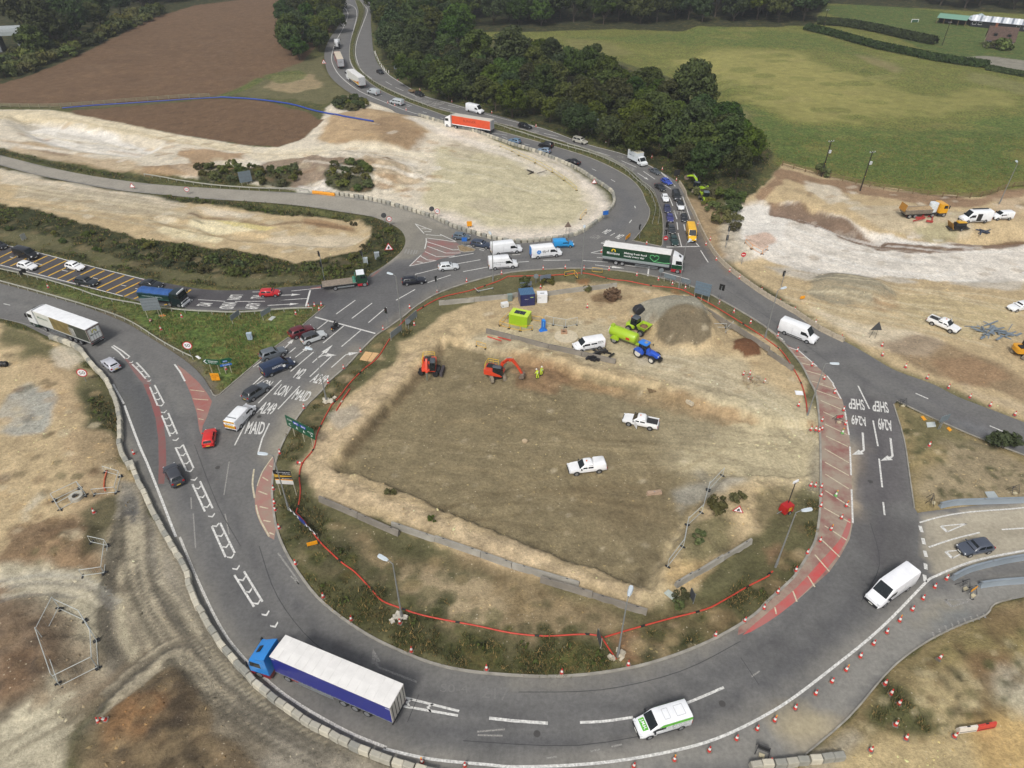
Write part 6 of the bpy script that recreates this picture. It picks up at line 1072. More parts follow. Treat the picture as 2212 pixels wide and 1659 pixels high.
# --- excavators
def excavator(px,yaw_deg,label,col,boom,stick,bucket,upper_deg=0,tracked=True,sc=1.0,rail=True,z=0.0,cabside=1):
    p=G(*px);t=thing("excavator",label,"excavator",(p.x,p.y,p.z),math.radians(yaw_deg));t.scale=(sc,)*3;pm=paint(*col);u=math.radians(upper_deg);tm=plain("track_grey",128,118,102,.9,var=.3)
    if tracked:
        for s in (-1,1):
            pr=[(-1.75,.15),(-1.5,0),(1.5,0),(1.75,.15),(1.9,.42),(1.75,.72),(1.5,.85),(-1.5,.85),(-1.75,.72),(-1.9,.42)];tr=MB().prism(pr,s*.85,s*1.35).obj("track",tm,t)
            for k in range(9):MB().box((-1.5+k*.375,s*1.1,.87),(.2,.54,.05)).obj("track_plate",plain("track_plate_grey",150,140,122,.9),tr)
        MB().box((0,0,.55),(1.8,1.8,.5)).obj("undercarriage",DARKP,t)
    else:
        for s in (-1,1):
            for a in (-1.3,1.3):wheel(t,a,s*.95,.52,.5, True,DARKP)
        MB().box((0,0,.75),(3.8,1.2,.5)).obj("undercarriage",DARKP,t)
        for a in (-2.3,2.3):MB().box((a,0,.65),(.5,2.5,.75),taper=.9).obj("stabiliser_blade",plain("blade_dark",66,60,62),t)
    MB().cyl((0,0,.8),(0,0,1.05),.7,n=16).obj("slew_ring",DARKP,t)
    R= lambda q:Matrix.Rotation(u,3,'Z')@Vector(q)
    hs=MB().loft([[R((a,-1.2*k,1.05)),R((a,-1.2*k,zt)),R((a,1.2*k,zt)),R((a,1.2*k,1.05))] for a,k,zt in ((-2.2,.72,1.85),(-2.0,.95,2.0),(-.9,1,2.0),(.9,1,1.45),(1.2,.95,1.3))]).obj("upper_structure",pm,t,40)
    cs=cabside*.72
    MB().loft([[R(q) for q in rr] for rr in ([(x0,cs+y0,z0) for x0,y0,z0 in rring(-.45,1.3,.46,1.3,.1)],[(x0,cs+y0,z0) for x0,y0,z0 in rring(-.4,1.25,.45,2.1,.1)],[(x0,cs+y0,z0) for x0,y0,z0 in rring(-.35,.95,.40,2.85,.1)])]).obj("cab_glass",GLASS,t,40)
    MB().loft([[R(q) for q in rr] for rr in ([(x0,cs+y0,z0) for x0,y0,z0 in rring(-.5,1.1,.47,2.84,.12)],[(x0,cs+y0,z0) for x0,y0,z0 in rring(-.3,.8,.35,2.98,.12)])]).obj("cab_roof",plain("cab_roof_grey",76,82,88),t,50)
    for a,b in ((-.43,-.42),(-.43,.42),(1.25,-.42),(1.25,.42)):MB().cyl(R((a,cs+b,1.3)),R((a*.85,cs+b*.95,2.86)),.05,n=6).obj("cab_pillar",DARKP,t)
    MB().box(R((-1.2,-cabside*.3,2.1)),(1.2,1.1,.18),rz=u).obj("engine_hood",DARKP,t)
    def arm(name,path,w0,w1,m):
        rings=[]
        for i,(a,c) in enumerate(path):
            d=Vector((path[min(i+1,len(path)-1)][0]-path[max(i-1,0)][0],0,path[min(i+1,len(path)-1)][1]-path[max(i-1,0)][1])).normalized();n_=Vector((-d.z,0,d.x));k=w0+(w1-w0)*i/(len(path)-1);yy=-cabside*.12
            rings.append([R(Vector((a,yy-.17,c))-n_*k),R(Vector((a,yy+.17,c))-n_*k),R(Vector((a,yy+.17,c))+n_*k),R(Vector((a,yy-.17,c))+n_*k)])
        return MB().loft(rings).obj(name,m,t,30)
    bm_=arm("boom",boom,.30,.22,pm);arm("stick",stick,.24,.14,pm);MB().cyl(R((boom[0][0]+.2,-cabside*.12+.28,boom[0][1]-.1)),R((boom[len(boom)//2][0],-cabside*.12+.28,boom[len(boom)//2][1]-.15)),.07).obj("hydraulic_ram",STEEL,t);MB().cyl(R((boom[-2][0],-cabside*.12,boom[-2][1]+.35)),R((stick[0][0]+.1,-cabside*.12,stick[0][1]+.4)),.06).obj("hydraulic_ram",STEEL,t)
    if bucket=="bucket":
        e=stick[-1];pr=[(e[0]-.1,e[1]+.2),(e[0]+.35,e[1]+.1),(e[0]+.45,e[1]-.45),(e[0]+.05,e[1]-.85),(e[0]-.55,e[1]-.75),(e[0]-.2,e[1]-.45)]
        MB().add([R((a,-.55-cabside*.12,c)) for a,c in pr]+[R((a,.55-cabside*.12,c)) for a,c in pr],[tuple(range(6)),tuple(range(6,12))[::-1]]+[(i,i+6,(i+1)%6+6,(i+1)%6) for i in range(6)]).obj("bucket",plain("bucket_steel",122,108,96,.6,var=.4),t)
    else:
        e=stick[-1];MB().cyl(R((e[0],-cabside*.12,e[1])),R((e[0],-cabside*.12,max(e[1]-1.6,.05))),.19,.09,n=10).obj("breaker",plain("breaker_steel",116,122,110,.6),t)
    if rail:
        yy_=plain("handrail_yellow",226,186,30)
        for zz_ in (2.55,3.0):MB().tube([R((.0,-cabside*1.1,zz_)),R((-1.9,-cabside*1.1,zz_)),R((-2.0,0,zz_)),R((-1.9,cabside*.9,zz_))],.04).obj("handrail",yy_,t)
        for a,b in ((0,-1.1),(-1.0,-1.1),(-1.9,-1.1),(-1.9,.9)):MB().cyl(R((a,cabside*b,1.9)),R((a,cabside*b,3.0)),.035,n=6).obj("handrail_post",yy_,t)
    return t
OR=(206,66,36)
e1=excavator(tl(1,1,"1500,1560")[0],172,"red-orange wheeled excavator with breaker and black blades in the excavation",OR,[(.7,1.6),(1.2,2.8),(1.5,3.9)],[(1.5,3.9),(2.2,3.0),(2.6,1.9)],"breaker",98, False,.95,cabside=1)
e2=excavator(tl(2,1,"-130,1600")[0],-78,"orange tracked excavator with DDL GROUP on its boom digging at the spoil",OR,[(.7,1.6),(1.0,3.2),(1.9,4.1),(2.9,4.2)],[(2.7,4.4),(3.8,3.0),(4.6,1.6)],"bucket",62, True,.92,cabside=-1)
u=math.radians(62);R2= lambda q:Matrix.Rotation(u,3,'Z')@Vector(q)
bd=MB().add([R2((1.15,-.09,3.15)),R2((1.95,-.09,3.92)),R2((1.80,-.09,4.1)),R2((1.0,-.09,3.35))],[(0,1,2,3)]);lettering("lettering","DDL GROUP",BLACK,[R2((1.2,-.075,3.3)),R2((2.3,-.075,4.05)),R2((2.15,-.075,4.3)),R2((1.05,-.075,3.55))],e2)
excavator(tl(2,0,"1610,1660")[0],60,"lime green excavator reaching over the bank beside the queue",(160,196,40),[(.7,1.6),(1.3,3.2),(2.2,3.9)],[(2.2,3.9),(3.3,3.6),(4.2,3.2)],"bucket",75, True,.95,rail=False)
excavator(tl(3,1,"2205,1410")[0],200,"yellow tracked excavator cut off by the right edge of the picture",(214,152,30),[(.7,1.6),(1.2,3.0),(2.2,3.8)],[(2.2,3.8),(3.0,2.6),(3.2,1.5)],"bucket",160, True,.9,rail=False)
x,y,zz,rz=place(tl(2,1,"1690,85")[0],tl(2,1,"1650,20")[0],.8);t=thing("site_dumper","lime green dumper with grey cab on the bank beside the queue","dumper",(x,y,zz),rz)
for s in (-1,1):wheel(t,-1.2,s*.85,.55,.45);wheel(t,1.35,s*.95,.62,.5)
MB().loft([rring(-2.2,-.4,.8,.7,.1),rring(-2.2,-.4,.78,1.35,.12),rring(-1.9,-.5,.6,1.5,.12)]).obj("engine_cover",lime,t,40);MB().box((-.2,0,.75),(3.6,.7,.35)).obj("chassis",DARKP,t);MB().loft([rring(-.9,.35,.66,1.35,.12),rring(-.9,.35,.70,2.1,.12),rring(-.8,.25,.62,2.6,.14)]).obj("cab_glass",GLASS,t,40);MB().loft([rring(-.95,.4,.70,2.58,.15),rring(-.8,.2,.55,2.75,.15)]).obj("cab_roof",plain("cab_roof_slate",92,104,112),t,50);MB().loft([rring(.7,1.9,.7,.9,.1),rring(.5,2.3,1.1,1.8,.1)]).obj("skip",lime,t)
# --- yellow tipper and drill on the right-hand site
x,y,zz,rz=place(tl(3,1,"1100,175")[0],tl(3,1,"1590,150")[0],1.2);t=thing("tipper_lorry","yellow-cabbed tipper lorry with white tank behind its cab on the right-hand site","lorry",(x,y,zz),rz)
MB().loft([rring(-5.0,1.3,1.15,1.0,.05),rring(-5.1,1.4,1.25,1.9,.05)]).obj("tipper_body",plain("muddy_grey",128,118,104,.9,var=.3),t);MB().loft([[(-4.9,-1.1,1.85),(-4.9,0,2.1),(-4.9,1.1,1.85)],[(1.2,-1.1,1.9),(1.2,0,2.4),(1.2,1.1,1.9)]]).obj("soil_load",plain("load_sand",160,138,106,.95,var=.4),t);MB().box((-5.3,0,2.4),(.12,2.2,1.5),ry=.2).obj("tailboard",plain("ochre_board",170,120,44,.8),t)
MB().cyl((1.95,0,1.1),(1.95,0,3.0),.95,n=14).obj("water_tank",plain("tank_white",214,220,222,.5,var=.2),t,50);MB().box((1.9,0,.9),(1.3,2.3,.3)).obj("tank_frame",DARKP,t);cab(t,2.95,(222,160,20),(40,42,44),0, False,lenc=1.9,top=2.95);MB().box((-.8,0,.85),(8.4,.9,.3)).obj("chassis",DARKP,t)
for s in (-1,1):
    for a in (-3.8,-2.5,1.6):wheel(t,a,s*1.0,.5,.4)
x,y,zz,rz=place(tl(3,1,"1540,300")[0],tl(3,1,"1750,290")[0],.6);t=thing("skid_steer_loader","black and yellow tracked loader on a low trailer beside the open white van","loader",(x,y,zz),rz)
MB().box((0,0,.4),(4.6,1.8,.14)).obj("trailer_bed",plain("bed_dark",56,54,50,.8),t);MB().box((.2,0,1.15),(2.6,1.3,.9),taper=.85).obj("body",plain("machine_black",40,40,42,.5),t);MB().box((.4,0,1.7),(2.0,.9,.35),ry=.12).obj("bonnet",paint(222,170,40),t);MB().box((-1.9,0,1.1),(.14,2.0,1.5),ry=-.4).obj("ramp",plain("ramp_ochre",150,112,50,.8),t)
for s in (-1,1):MB().prism([(-1.1,.5),(1.3,.5),(1.5,.8),(1.2,1.05),(-1.0,1.05),(-1.3,.8)],s*.55,s*.85).obj("track",BLACK,t);wheel(t,.3,s*.95,.3,.2)
# --- two workers in hi-vis
hv=plain("hi_vis_yellow",205,232,40,.7,var=.15)
def worker(px,rz,label,lean):
    p=G(*px);J=[(0,0,.95),(.02+lean*.3,0,1.2),(.04+lean*.7,0,1.42),(.05+lean,0,1.54),(.04+lean*.6,.2,1.40),(.10+lean,.27,1.15),(.24+lean,.24,.95),(.04+lean*.6,-.2,1.40),(.02,-.27,1.13),(.14,-.27,.9),(0,.11,.88),(.12,.13,.5),(.0,.13,.08),(.12,.14,.04),(0,-.11,.88),(-.04,-.13,.48),(-.16,-.13,.08),(-.04,-.14,.04)]
    E_=[(0,1),(1,2),(2,3),(2,4),(4,5),(5,6),(2,7),(7,8),(8,9),(0,10),(10,11),(11,12),(12,13),(0,14),(14,15),(15,16),(16,17)]
    o=figure("person",label,p,rz,J,E_,[.16,.165,.17,.06,.08,.06,.045,.08,.06,.045,.11,.085,.06,.05,.11,.085,.06,.05],hv)
    hd=[(.06+lean+k*.10*math.cos(a),k*.085*math.sin(a),q) for k,q in ((.5,1.56),(.95,1.63),(1.0,1.70),(.8,1.77)) for a in np.linspace(0,2*math.pi,10,endpoint=False)]
    MB().loft([hd[i*10:(i+1)*10] for i in range(4)]).obj("head",plain("skin",196,150,122,.6),o,60);MB().box((.165+lean,0,1.66),(.03,.025,.05)).obj("nose",plain("skin",196,150,122,.6),o)
    hm=[(.06+lean+k*.13*math.cos(a),k*.115*math.sin(a),q) for k,q in ((1.15,1.73),(1.0,1.76),(.85,1.84),(.4,1.89)) for a in np.linspace(0,2*math.pi,12,endpoint=False)]
    MB().loft([hm[i*12:(i+1)*12] for i in range(4)]).obj("hard_hat",plain("hard_hat_white",226,226,222,.4),o,60)
    for s_ in ((.27+lean,.24,.91),(.17,-.27,.86)):MB().loft([[(s_[0]+.02*math.cos(a)*k,s_[1]+.035*math.sin(a)*k,s_[2]+q) for a in np.linspace(0,2*math.pi,8,endpoint=False)] for k,q in ((.7,.05),(1.1,0),(1.0,-.06),(.5,-.1))]).obj("glove",plain("glove_grey",70,72,70),o,60)
    for s_ in ((.06,.13),(-.1,-.13)):MB().box((s_[0],s_[1],.06),(.28,.11,.12)).obj("boot",BLACK,o)
    for z_ in (1.08,1.22):MB().cyl((.02+lean*.3,0,z_),(.02+lean*.3,0,z_+.045),.185,n=12).obj("reflective_band",plain("reflective_silver",205,208,210,.3),o)
    return o
worker(tl(2,1,"220,1610")[0],2.6,"worker in hi-vis yellow stooping nearest the excavator's bucket",.16);worker(tl(2,1,"252,1585")[0],-.6,"worker in hi-vis yellow standing upright behind the stooping one",.0)
# --- cabins, boxes and plant on the island
def cabin_box(name,label,cat,pl,pr,depth,h,col,z0=0.0):
    a,b=G(*pl),G(*pr);rz=math.atan2(b.y-a.y,b.x-a.x);L=(b-a).length;t=thing(name,label,cat,(a.x,a.y,(a.z+b.z)/2),rz)
    MB().box((L/2,depth/2,z0+h/2),(L,depth,h)).obj("walls",paint(*col),t); return t,L
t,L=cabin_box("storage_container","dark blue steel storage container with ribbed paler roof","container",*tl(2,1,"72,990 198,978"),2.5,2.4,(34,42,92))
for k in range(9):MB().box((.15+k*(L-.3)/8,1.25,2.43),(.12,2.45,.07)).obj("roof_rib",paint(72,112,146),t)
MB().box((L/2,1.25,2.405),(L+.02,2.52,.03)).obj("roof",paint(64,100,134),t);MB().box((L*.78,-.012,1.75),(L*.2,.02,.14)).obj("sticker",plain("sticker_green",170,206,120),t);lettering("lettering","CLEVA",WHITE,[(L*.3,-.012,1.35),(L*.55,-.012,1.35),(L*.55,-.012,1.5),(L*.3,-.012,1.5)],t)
for k in (.02,.5,.98):MB().box((k*L,-.02,1.2),(.06,.05,2.3)).obj("door_post",paint(26,32,74),t)
t,L=cabin_box("fuel_tank_cabinet","white fuel store with slotted lid beside the blue container","cabinet",*tl(2,1,"218,962 304,958"),1.4,1.75,(226,228,230));MB().box((L/2,.7,1.79),(L+.06,1.46,.08)).obj("lid",paint(232,234,236),t);MB().box((L/2,.5,1.84),(L*.4,.18,.03)).obj("lid_slot",DARKP,t);lettering("lettering","FUEL",DARKP,[(.2,-.012,1.05),(.75,-.012,1.05),(.75,-.012,1.2),(.2,-.012,1.2)],t);MB().box((L/2,.7,-.02),(L*.9,1.3,.1)).obj("skids",DARKP,t)
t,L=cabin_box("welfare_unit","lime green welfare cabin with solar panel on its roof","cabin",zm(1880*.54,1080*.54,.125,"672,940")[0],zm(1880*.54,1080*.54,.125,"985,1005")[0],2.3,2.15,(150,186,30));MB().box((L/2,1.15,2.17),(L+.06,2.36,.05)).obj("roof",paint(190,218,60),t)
for k in (-1,1):MB().box((L/2+k*.5,1.15,2.215),(.96,1.1,.05)).obj("solar_panel",mat("solar_cell",lin(44,48,56),.2),t)
MB().box((L+.012,.5,1.0),(.02,.8,1.9)).obj("door",paint(140,176,28),t)
t,L=cabin_box("generator","small white generator on skids left of the blue container","generator",zm(1880*.54,1080*.54,.125,"555,660")[0],zm(1880*.54,1080*.54,.125,"670,640")[0],.8,.85,(222,224,224));MB().box((L/2,.4,-.02),(L*1.1,.8,.12)).obj("skids",DARKP,t);MB().tube([(L,.4,.3),(L+.8,.5,.3)],.04).obj("tow_bar",STEEL,t);MB().box((.2,-.012,.4),(.15,.02,.25)).obj("vent",DARKP,t)
t,L=cabin_box("control_cabinet","grey-green electrical cabinet standing against the concrete barrier","cabinet",zm(1880*.54,1080*.54,.125,"660,548")[0],zm(1880*.54,1080*.54,.125,"735,540")[0],.6,1.35,(118,134,130));MB().box((L/2,.3,1.38),(L+.06,.66,.06)).obj("lid",paint(130,146,142),t)
p=G(*zm(1880*.54,1080*.54,.125,"1265,1045")[0]);t=thing("water_standpipe","bright blue plastic wash stand with flared base","wash stand",p,.3);bp=plain("blue_plastic",30,110,200,.4);MB().loft([rring(-.75,.75,.45,0,.1),rring(-.7,.7,.4,.12,.1),rring(-.35,.35,.28,.55,.1),rring(-.32,.32,.28,.8,.1)]).obj("base",bp,t,40);MB().box((0,0,1.45),(.62,.5,1.35)).obj("tank",bp,t);MB().box((0,.0,2.2),(.5,.6,.2),taper=.7).obj("top_cap",paint(40,140,226),t);MB().box((-.1,-.26,1.4),(.1,.03,1.0)).obj("gauge",plain("gauge_pale",120,180,220),t)
p=G(*tl(2,1,"1092,1040")[0]);t=thing("covered_bucket","large black grab bucket lying on the sand behind the dumper","bucket",p,.4);bk=plain("black_steel",38,39,44,.5)
for s in (-1,1):MB().loft([[(s*(.1+r*math.cos(a)),q,.55+r*.9*math.sin(a)) for a in np.linspace(-1.9,1.7,10)] for r,q in ((.8,-.6),(.9,-.5),(.9,.5),(.8,.6))]).obj("jaw",bk,t,40)
MB().box((0,0,1.25),(1.2,1.0,.2)).obj("top_plate",bk,t)
p=G(*tl(2,1,"467,1255")[0]);t=thing("manhole_slab","round pale concrete manhole cover slab with square shaft","manhole slab",p,0);MB().cyl((0,0,-.05),(0,0,.25),2.05,n=40).obj("slab",plain("slab_concrete",196,184,158,.9,var=.2),t)
fr=MB()
for a,b,c_,d_ in ((0,.75,1.1,.3),(0,1.35+.3,1.1,.3),(-.42,1.2,.25,.6),(.42,1.2,.25,.6)):MB().box((a-.3,b,.38),(c_,d_,.26)).obj("shaft_brick_course",plain("shaft_brick",166,132,104,.9),t)
MB().box((-.3,1.2,.262),(.6,.6,.02)).obj("shaft_opening",plain("shaft_dark",52,40,30),t);MB().cyl((-.35,1.5,.4),(-.35,1.5,2.4),.03).obj("marker_rod",STEEL,t)
# tree stump heap
p=G(*tl(2,1,"865,925")[0]);t=thing("tree_stump","uprooted brown tree stump with tangled roots on bare soil","stump",p,0);rs=random.Random(9);wm_=plain("root_wood",104,82,62,.95,var=.5)
for k in range(42):
    a,b=rs.uniform(0,6.28),rs.uniform(-.1,1.2);d=Vector((math.cos(a)*math.cos(b),math.sin(a)*math.cos(b),math.sin(b)));q=[Vector((0,0,.9))+d*(.3+.45*j)+Vector((rs.uniform(-.25,.25),rs.uniform(-.25,.25),rs.uniform(-.2,.2))) for j in range(4)]
    MB().tube(q,rs.uniform(.10,.24),5).obj("root",wm_,t,60)
MB().loft([[(r*math.cos(a)*(1+.2*math.sin(3*a)),r*math.sin(a),q) for a in np.linspace(0,6.28,12,endpoint=False)] for r,q in ((1.1,0),(1.3,.6),(1.0,1.3),(.3,1.7))]).obj("bole",plain("stump_soil",88,66,48,.95,var=.5),t,60)
# ================================================================ BARRIERS, BLOCKS, RAILS
def walk(pl_px,step,z=0.0):
    """evenly spaced stations (x, y, heading) along a path traced on the ground"""
    p=[np.array((q.x,q.y)) for q in W(smooth(pl_px,4),z)];out=[];acc=0.0;nxt=step/2
    for a,b in zip(p[:-1],p[1:]):
        L=np.linalg.norm(b-a)
        while acc+L>=nxt:
            q=a+(b-a)*((nxt-acc)/L);out.append((q[0],q[1],math.atan2(b[1]-a[1],b[0]-a[0])));nxt+=step
        acc+=L
    return out
BLKM=plain("block_concrete",170,166,152,.9,var=.3,scale=1.1);BLKD=plain("block_concrete_grey",146,145,136,.9,var=.3,scale=1.1);BLKL=plain("block_concrete_pale",194,188,170,.9,var=.25,scale=1.1)
blk=MB().loft([rring(-.53,.53,.34,0,.04),rring(-.53,.53,.34,.52,.04),rring(-.52,.52,.29,.78,.05),rring(-.45,.45,.22,.84,.05)])
blk_me=[blk.mesh("concrete_block",m) for m in (BLKM,BLKD,BLKL)]
rb=random.Random(4)
def nth(n): return "%d%s"%(n,"th" if 10<n%100<14 else {1:"st",2:"nd",3:"rd"}.get(n%10,"th"))
def blocks(pl,label,group,step=1.12,jit=.05,end="its upper end"):
    for k,(x,y,a) in enumerate(walk(pl,step)):
        o=link("concrete_block",rb.choice(blk_me+blk_me[:1]), None,(x+rb.uniform(-jit,jit),y+rb.uniform(-jit,jit),max(0.006,on(x,y))),a+rb.uniform(-.07,.07));o.scale=(1,1,rb.choice((1,1,1,.94)));tag(o,label+", %s from %s"%(nth(k+1),end),"concrete block",group)
LBL=tl(0,1,"440,1268 520,1290 610,1325 690,1365 765,1460 860,1565 930,1645")+tl(0,2,"1000,140 1036,262 1046,400 1044,560 1080,650 1125,730");LBL2=tl(0,2,"1145,690 1175,790 1255,960 1335,1130 1445,1330 1565,1530 1625,1645")+tl(0,3,"1640,85 1715,270 1845,490 1985,690 2145,860")+tl(1,3,"15,950 220,1120 450,1275 720,1420 995,1550 1255,1640")+pts("930,1672 1000,1690")
blocks(LBL,"pale block in the row lining the left exit road","upper row of blocks on the left exit road");blocks(LBL2,"block in the long row round the lower left road edge","long row of blocks round the lower left")
blocks(tl(3,3,"-160,1660 20,1640 200,1620 400,1602 600,1580"),"concrete block in the short row at the bottom edge","short row of blocks at the bottom edge",end="its left end")
blocks(tl(1,0,"1405,998 1660,1078 1900,1143 2212,1253")+tl(2,0,"200,1312 400,1392 560,1462 700,1552 850,1655")+tl(2,1,"880,60 870,125 795,205 715,275 595,352 480,393 300,418 0,437")+tl(1,1,"1990,392 1850,352 1700,302 1550,232 1400,182 1200,122 950,62 700,27"),"grey block in the wall round the upper site","curved wall of blocks round the upper site",1.35,end="its upper left end")
JB=plain("jersey_concrete",152,148,138,.9,var=.3,scale=.7);JBD=plain("jersey_concrete_dark",128,122,112,.9,var=.3,scale=.7)
def barrier(a,b,label,group=None,seg=6.0,h=.85,m=JB):
    A,B=G(*a),G(*b);L=(B-A).length;n=max(1,round(L/seg));d=(B-A)/n;rz=math.atan2(d.y,d.x)
    for k in range(n):
        p=A+d*(k+.5);Ls=d.length-.06
        me=MB().loft([[(s*Ls/2,-.28,0),(s*Ls/2,-.24,.18),(s*Ls/2,-.13,h),(s*Ls/2,.13,h),(s*Ls/2,.24,.18),(s*Ls/2,.28,0)] for s in (-1,1)]).mesh("concrete_barrier",m)
        t=tag(link("concrete_barrier",me, None,(p.x,p.y,on(p.x,p.y)),rz),label,"barrier",group)
        for q in (-.32,.32):MB().box((q*Ls,0,h+.004),(.28,.10,.02)).obj("lifting_slot",DARKP,t)
def barriers(pl,label,group,**k):
    for a,b in zip(pl[:-1],pl[1:]):barrier(a,b,label,group,**k)
barriers(tl(1,1,"1580,975 2190,915")+tl(2,1,"60,900"),"grey concrete barrier left of the blue container","barrier behind the blue container");barriers(tl(2,1,"290,895 410,878 905,815"),"grey concrete barrier right of the white fuel store","barrier beside the white fuel store")
barriers(tl(1,1,"1990,1215")+tl(2,1,"0,1270 318,1350 895,1485"),"long concrete barrier between the parked vans and the excavation","barrier above the excavation",m=JBD)
barrier(*tl(1,2,"552,1005 1238,1310"),"brownish concrete barrier at the left end below the excavation","left barrier below the excavation",m=JBD);barriers(tl(1,2,"1175,1232 1945,1485 2212,1580")+tl(2,3,"580,90"),"grey concrete barrier along the lower edge of the excavation","middle barrier below the excavation");barrier(*tl(2,3,"245,45 1165,325"),"concrete barrier beneath the lower right lamp post","right barrier below the excavation",m=JBD)
barriers(tl(2,3,"1408,100")+tl(2,2,"1560,1665 2062,1372"),"concrete barrier climbing right beside the excavation's lower corner","barrier at the lower right of the excavation");barriers(tl(2,1,"1605,985 1900,1195 2212,1400")+tl(3,1,"212,1545"),"concrete barrier along the right-hand edge of the island","barrier on the right of the island",m=JBD)
NEB=tl(2,0,"1445,1585 1500,1680")+tl(2,1,"1505,60 1570,190 1632,330 1700,460 1790,590 1910,700 2070,820 2212,915")+tl(3,1,"250,1060 440,1190 655,1295")
NE2=smooth(NEB,2)
barriers(NE2,"pale concrete barrier lining the queue and the road leading right","long barrier by the queue",seg=5.0,m=plain("jersey_pale",172,160,140,.9,var=.25))
def rail(pl,label,post=2.6,h=.7,name="crash_barrier",m=None,group=None):
    st=walk(pl,post);p0=Vector((st[0][0],st[0][1],0));t=thing(name,label,"crash barrier",(p0.x,p0.y,0),0,group);m=m or STEEL
    line_=[(x-p0.x,y-p0.y,on(x,y)+h) for x,y,a in st]
    MB().loft([[(x,y,z-.16),(x+.05*math.sin(st[i][2]),y-.05*math.cos(st[i][2]),z-.08),(x,y,z),(x+.05*math.sin(st[i][2]),y-.05*math.cos(st[i][2]),z+.08),(x,y,z+.16),(x-.04*math.sin(st[i][2]),y+.04*math.cos(st[i][2]),z)] for i,(x,y,z) in enumerate(line_)]).obj("beam",m,t)
    for x,y,z in line_:MB().box((x,y,z-h/2),(.1,.1,h)).obj("post",m,t)
    return t
RAILM=plain("rail_dull",158,158,146,.6,var=.25)
rail(tl(0,1,"-200,740 0,790 400,900 900,1050 1150,1150 1400,1310 1600,1420 1740,1485"),"steel crash barrier between the left exit road and the grass wedge",m=RAILM);rail(tl(0,1,"-200,640 0,690 300,755 600,840 900,940 1220,1000 1400,1030 1700,1055 2000,1068 2212,1060")+tl(1,1,"250,1040 520,1030"),"steel crash barrier along the yellow-barred approach",m=RAILM)
rail(tl(0,0,"1220,1530 1500,1575 1800,1615 2212,1645")+pts("640,413 680,418"),"steel crash barrier on the far side of the pale slip road",m=RAILM)
rail(tl(2,1,"1205,300 1228,220 1238,150 1215,80 1180,10")+tl(2,0,"1060,1560 960,1470 800,1390 640,1330 420,1268 240,1215 0,1140")+tl(1,0,"2040,1082 1660,985"),"steel crash barrier on the left of the central reserve",m=RAILM);rail(tl(2,1,"1258,300 1270,220 1272,150 1250,80 1215,0")+tl(2,0,"1100,1570 1000,1480 850,1390 660,1315 430,1250"),"steel crash barrier on the right of the central reserve",m=RAILM)
rail(tl(1,0,"1500,935 1300,860 1100,768 970,685 890,600 848,490 850,400 880,300 920,180 935,90 915,30"),"steel crash barrier in the central reserve round the far bend",m=RAILM)
def steel_barrier(pl,label):
    st=walk(pl,1.0);p0=st[0];t=thing("steel_barrier",label,"barrier",(p0[0],p0[1],0),0);m=mat("barrier_steel",lin(150,160,168),.45,.3,scale=.6)
    MB().loft([[(x-p0[0]-n_[0]*.3,y-p0[1]-n_[1]*.3,.01+on(x,y)),(x-p0[0]-n_[0]*.12,y-p0[1]-n_[1]*.12,.35+on(x,y)),(x-p0[0]-n_[0]*.12,y-p0[1]-n_[1]*.12,.8+on(x,y)),(x-p0[0]+n_[0]*.12,y-p0[1]+n_[1]*.12,.8+on(x,y)),(x-p0[0]+n_[0]*.12,y-p0[1]+n_[1]*.12,.35+on(x,y)),(x-p0[0]+n_[0]*.3,y-p0[1]+n_[1]*.3,.01+on(x,y))] for x,y,a in st for n_ in [(-math.sin(a),math.cos(a))]]).obj("wall",m,t,30)
    for x,y,a in st[::6]:MB().box((x-p0[0],y-p0[1],.82+on(x,y)),(.2,.28,.06),rz=a).obj("joint_cap",STEEL,t)
steel_barrier(tl(3,2,"1450,1070 1600,1040 1820,1028 2212,1015")+pts("2300,1080"),"grey steel safety barrier along the upper side of the pale slip road");steel_barrier(tl(3,2,"1560,1700 1700,1625 1850,1580 2050,1535 2212,1508")+pts("2300,1195"),"grey steel safety barrier along the lower side of the pale slip road");steel_barrier(tl(3,3,"1790,95 1950,70 2212,50")+pts("2300,1252"),"second grey steel barrier at the right edge below the slip road")

# ================================================================ CONES
CR,CW,CB=plain("cone_red",200,52,44,.5),plain("cone_white",226,224,218,.5),plain("cone_base",118,112,102,.9)
def cone_proto(mred=CR):
    n=12;seg= lambda z0,r0,z1,r1,m,nm:MB().cyl((0,0,z0),(0,0,z1),r0,r1,n).mesh(nm,m,40)
    return [("base",MB().loft([rring(-.30,.30,.30,0,.08),rring(-.28,.28,.28,.07,.08)]).mesh("base",CB)),("lower_sleeve",seg(.07,.21,.40,.155,mred,"lower_sleeve")),("reflective_sleeve",seg(.40,.158,.74,.10,CW,"reflective_sleeve")),("tip",seg(.74,.10,1.0,.055,mred,"tip"))]
CP=cone_proto();CG=cone_proto(plain("cone_green",110,180,90,.5));LMP=MB().box((0,0,1.10),(.14,.10,.2)).mesh("warning_lamp",plain("lamp_amber",236,160,30,.3));rc=random.Random(3)
def cone(px,label,group=None,lamp=False,proto=CP,tilt=None,sc=.9):
    p=G(*px);t=thing("traffic_cone",label,"traffic cone",(p.x,p.y,p.z+(.006 if p.z<.01 else 0)),rc.uniform(0,1.5),group);t.scale=(sc,)*3
    for nm,me in proto:link(nm,me,t)
    if lamp:link("warning_lamp",LMP,t)
    if tilt is not None:t.rotation_euler=(1.35,0,tilt);t.location.z+=.25
    else:t.rotation_euler.x=rc.uniform(-.05,.05);t.rotation_euler.y=rc.uniform(-.05,.05)
    return t
def cones(pl,label,group,sc=.9):
    for q in pl:cone(q,label,group,sc=sc)
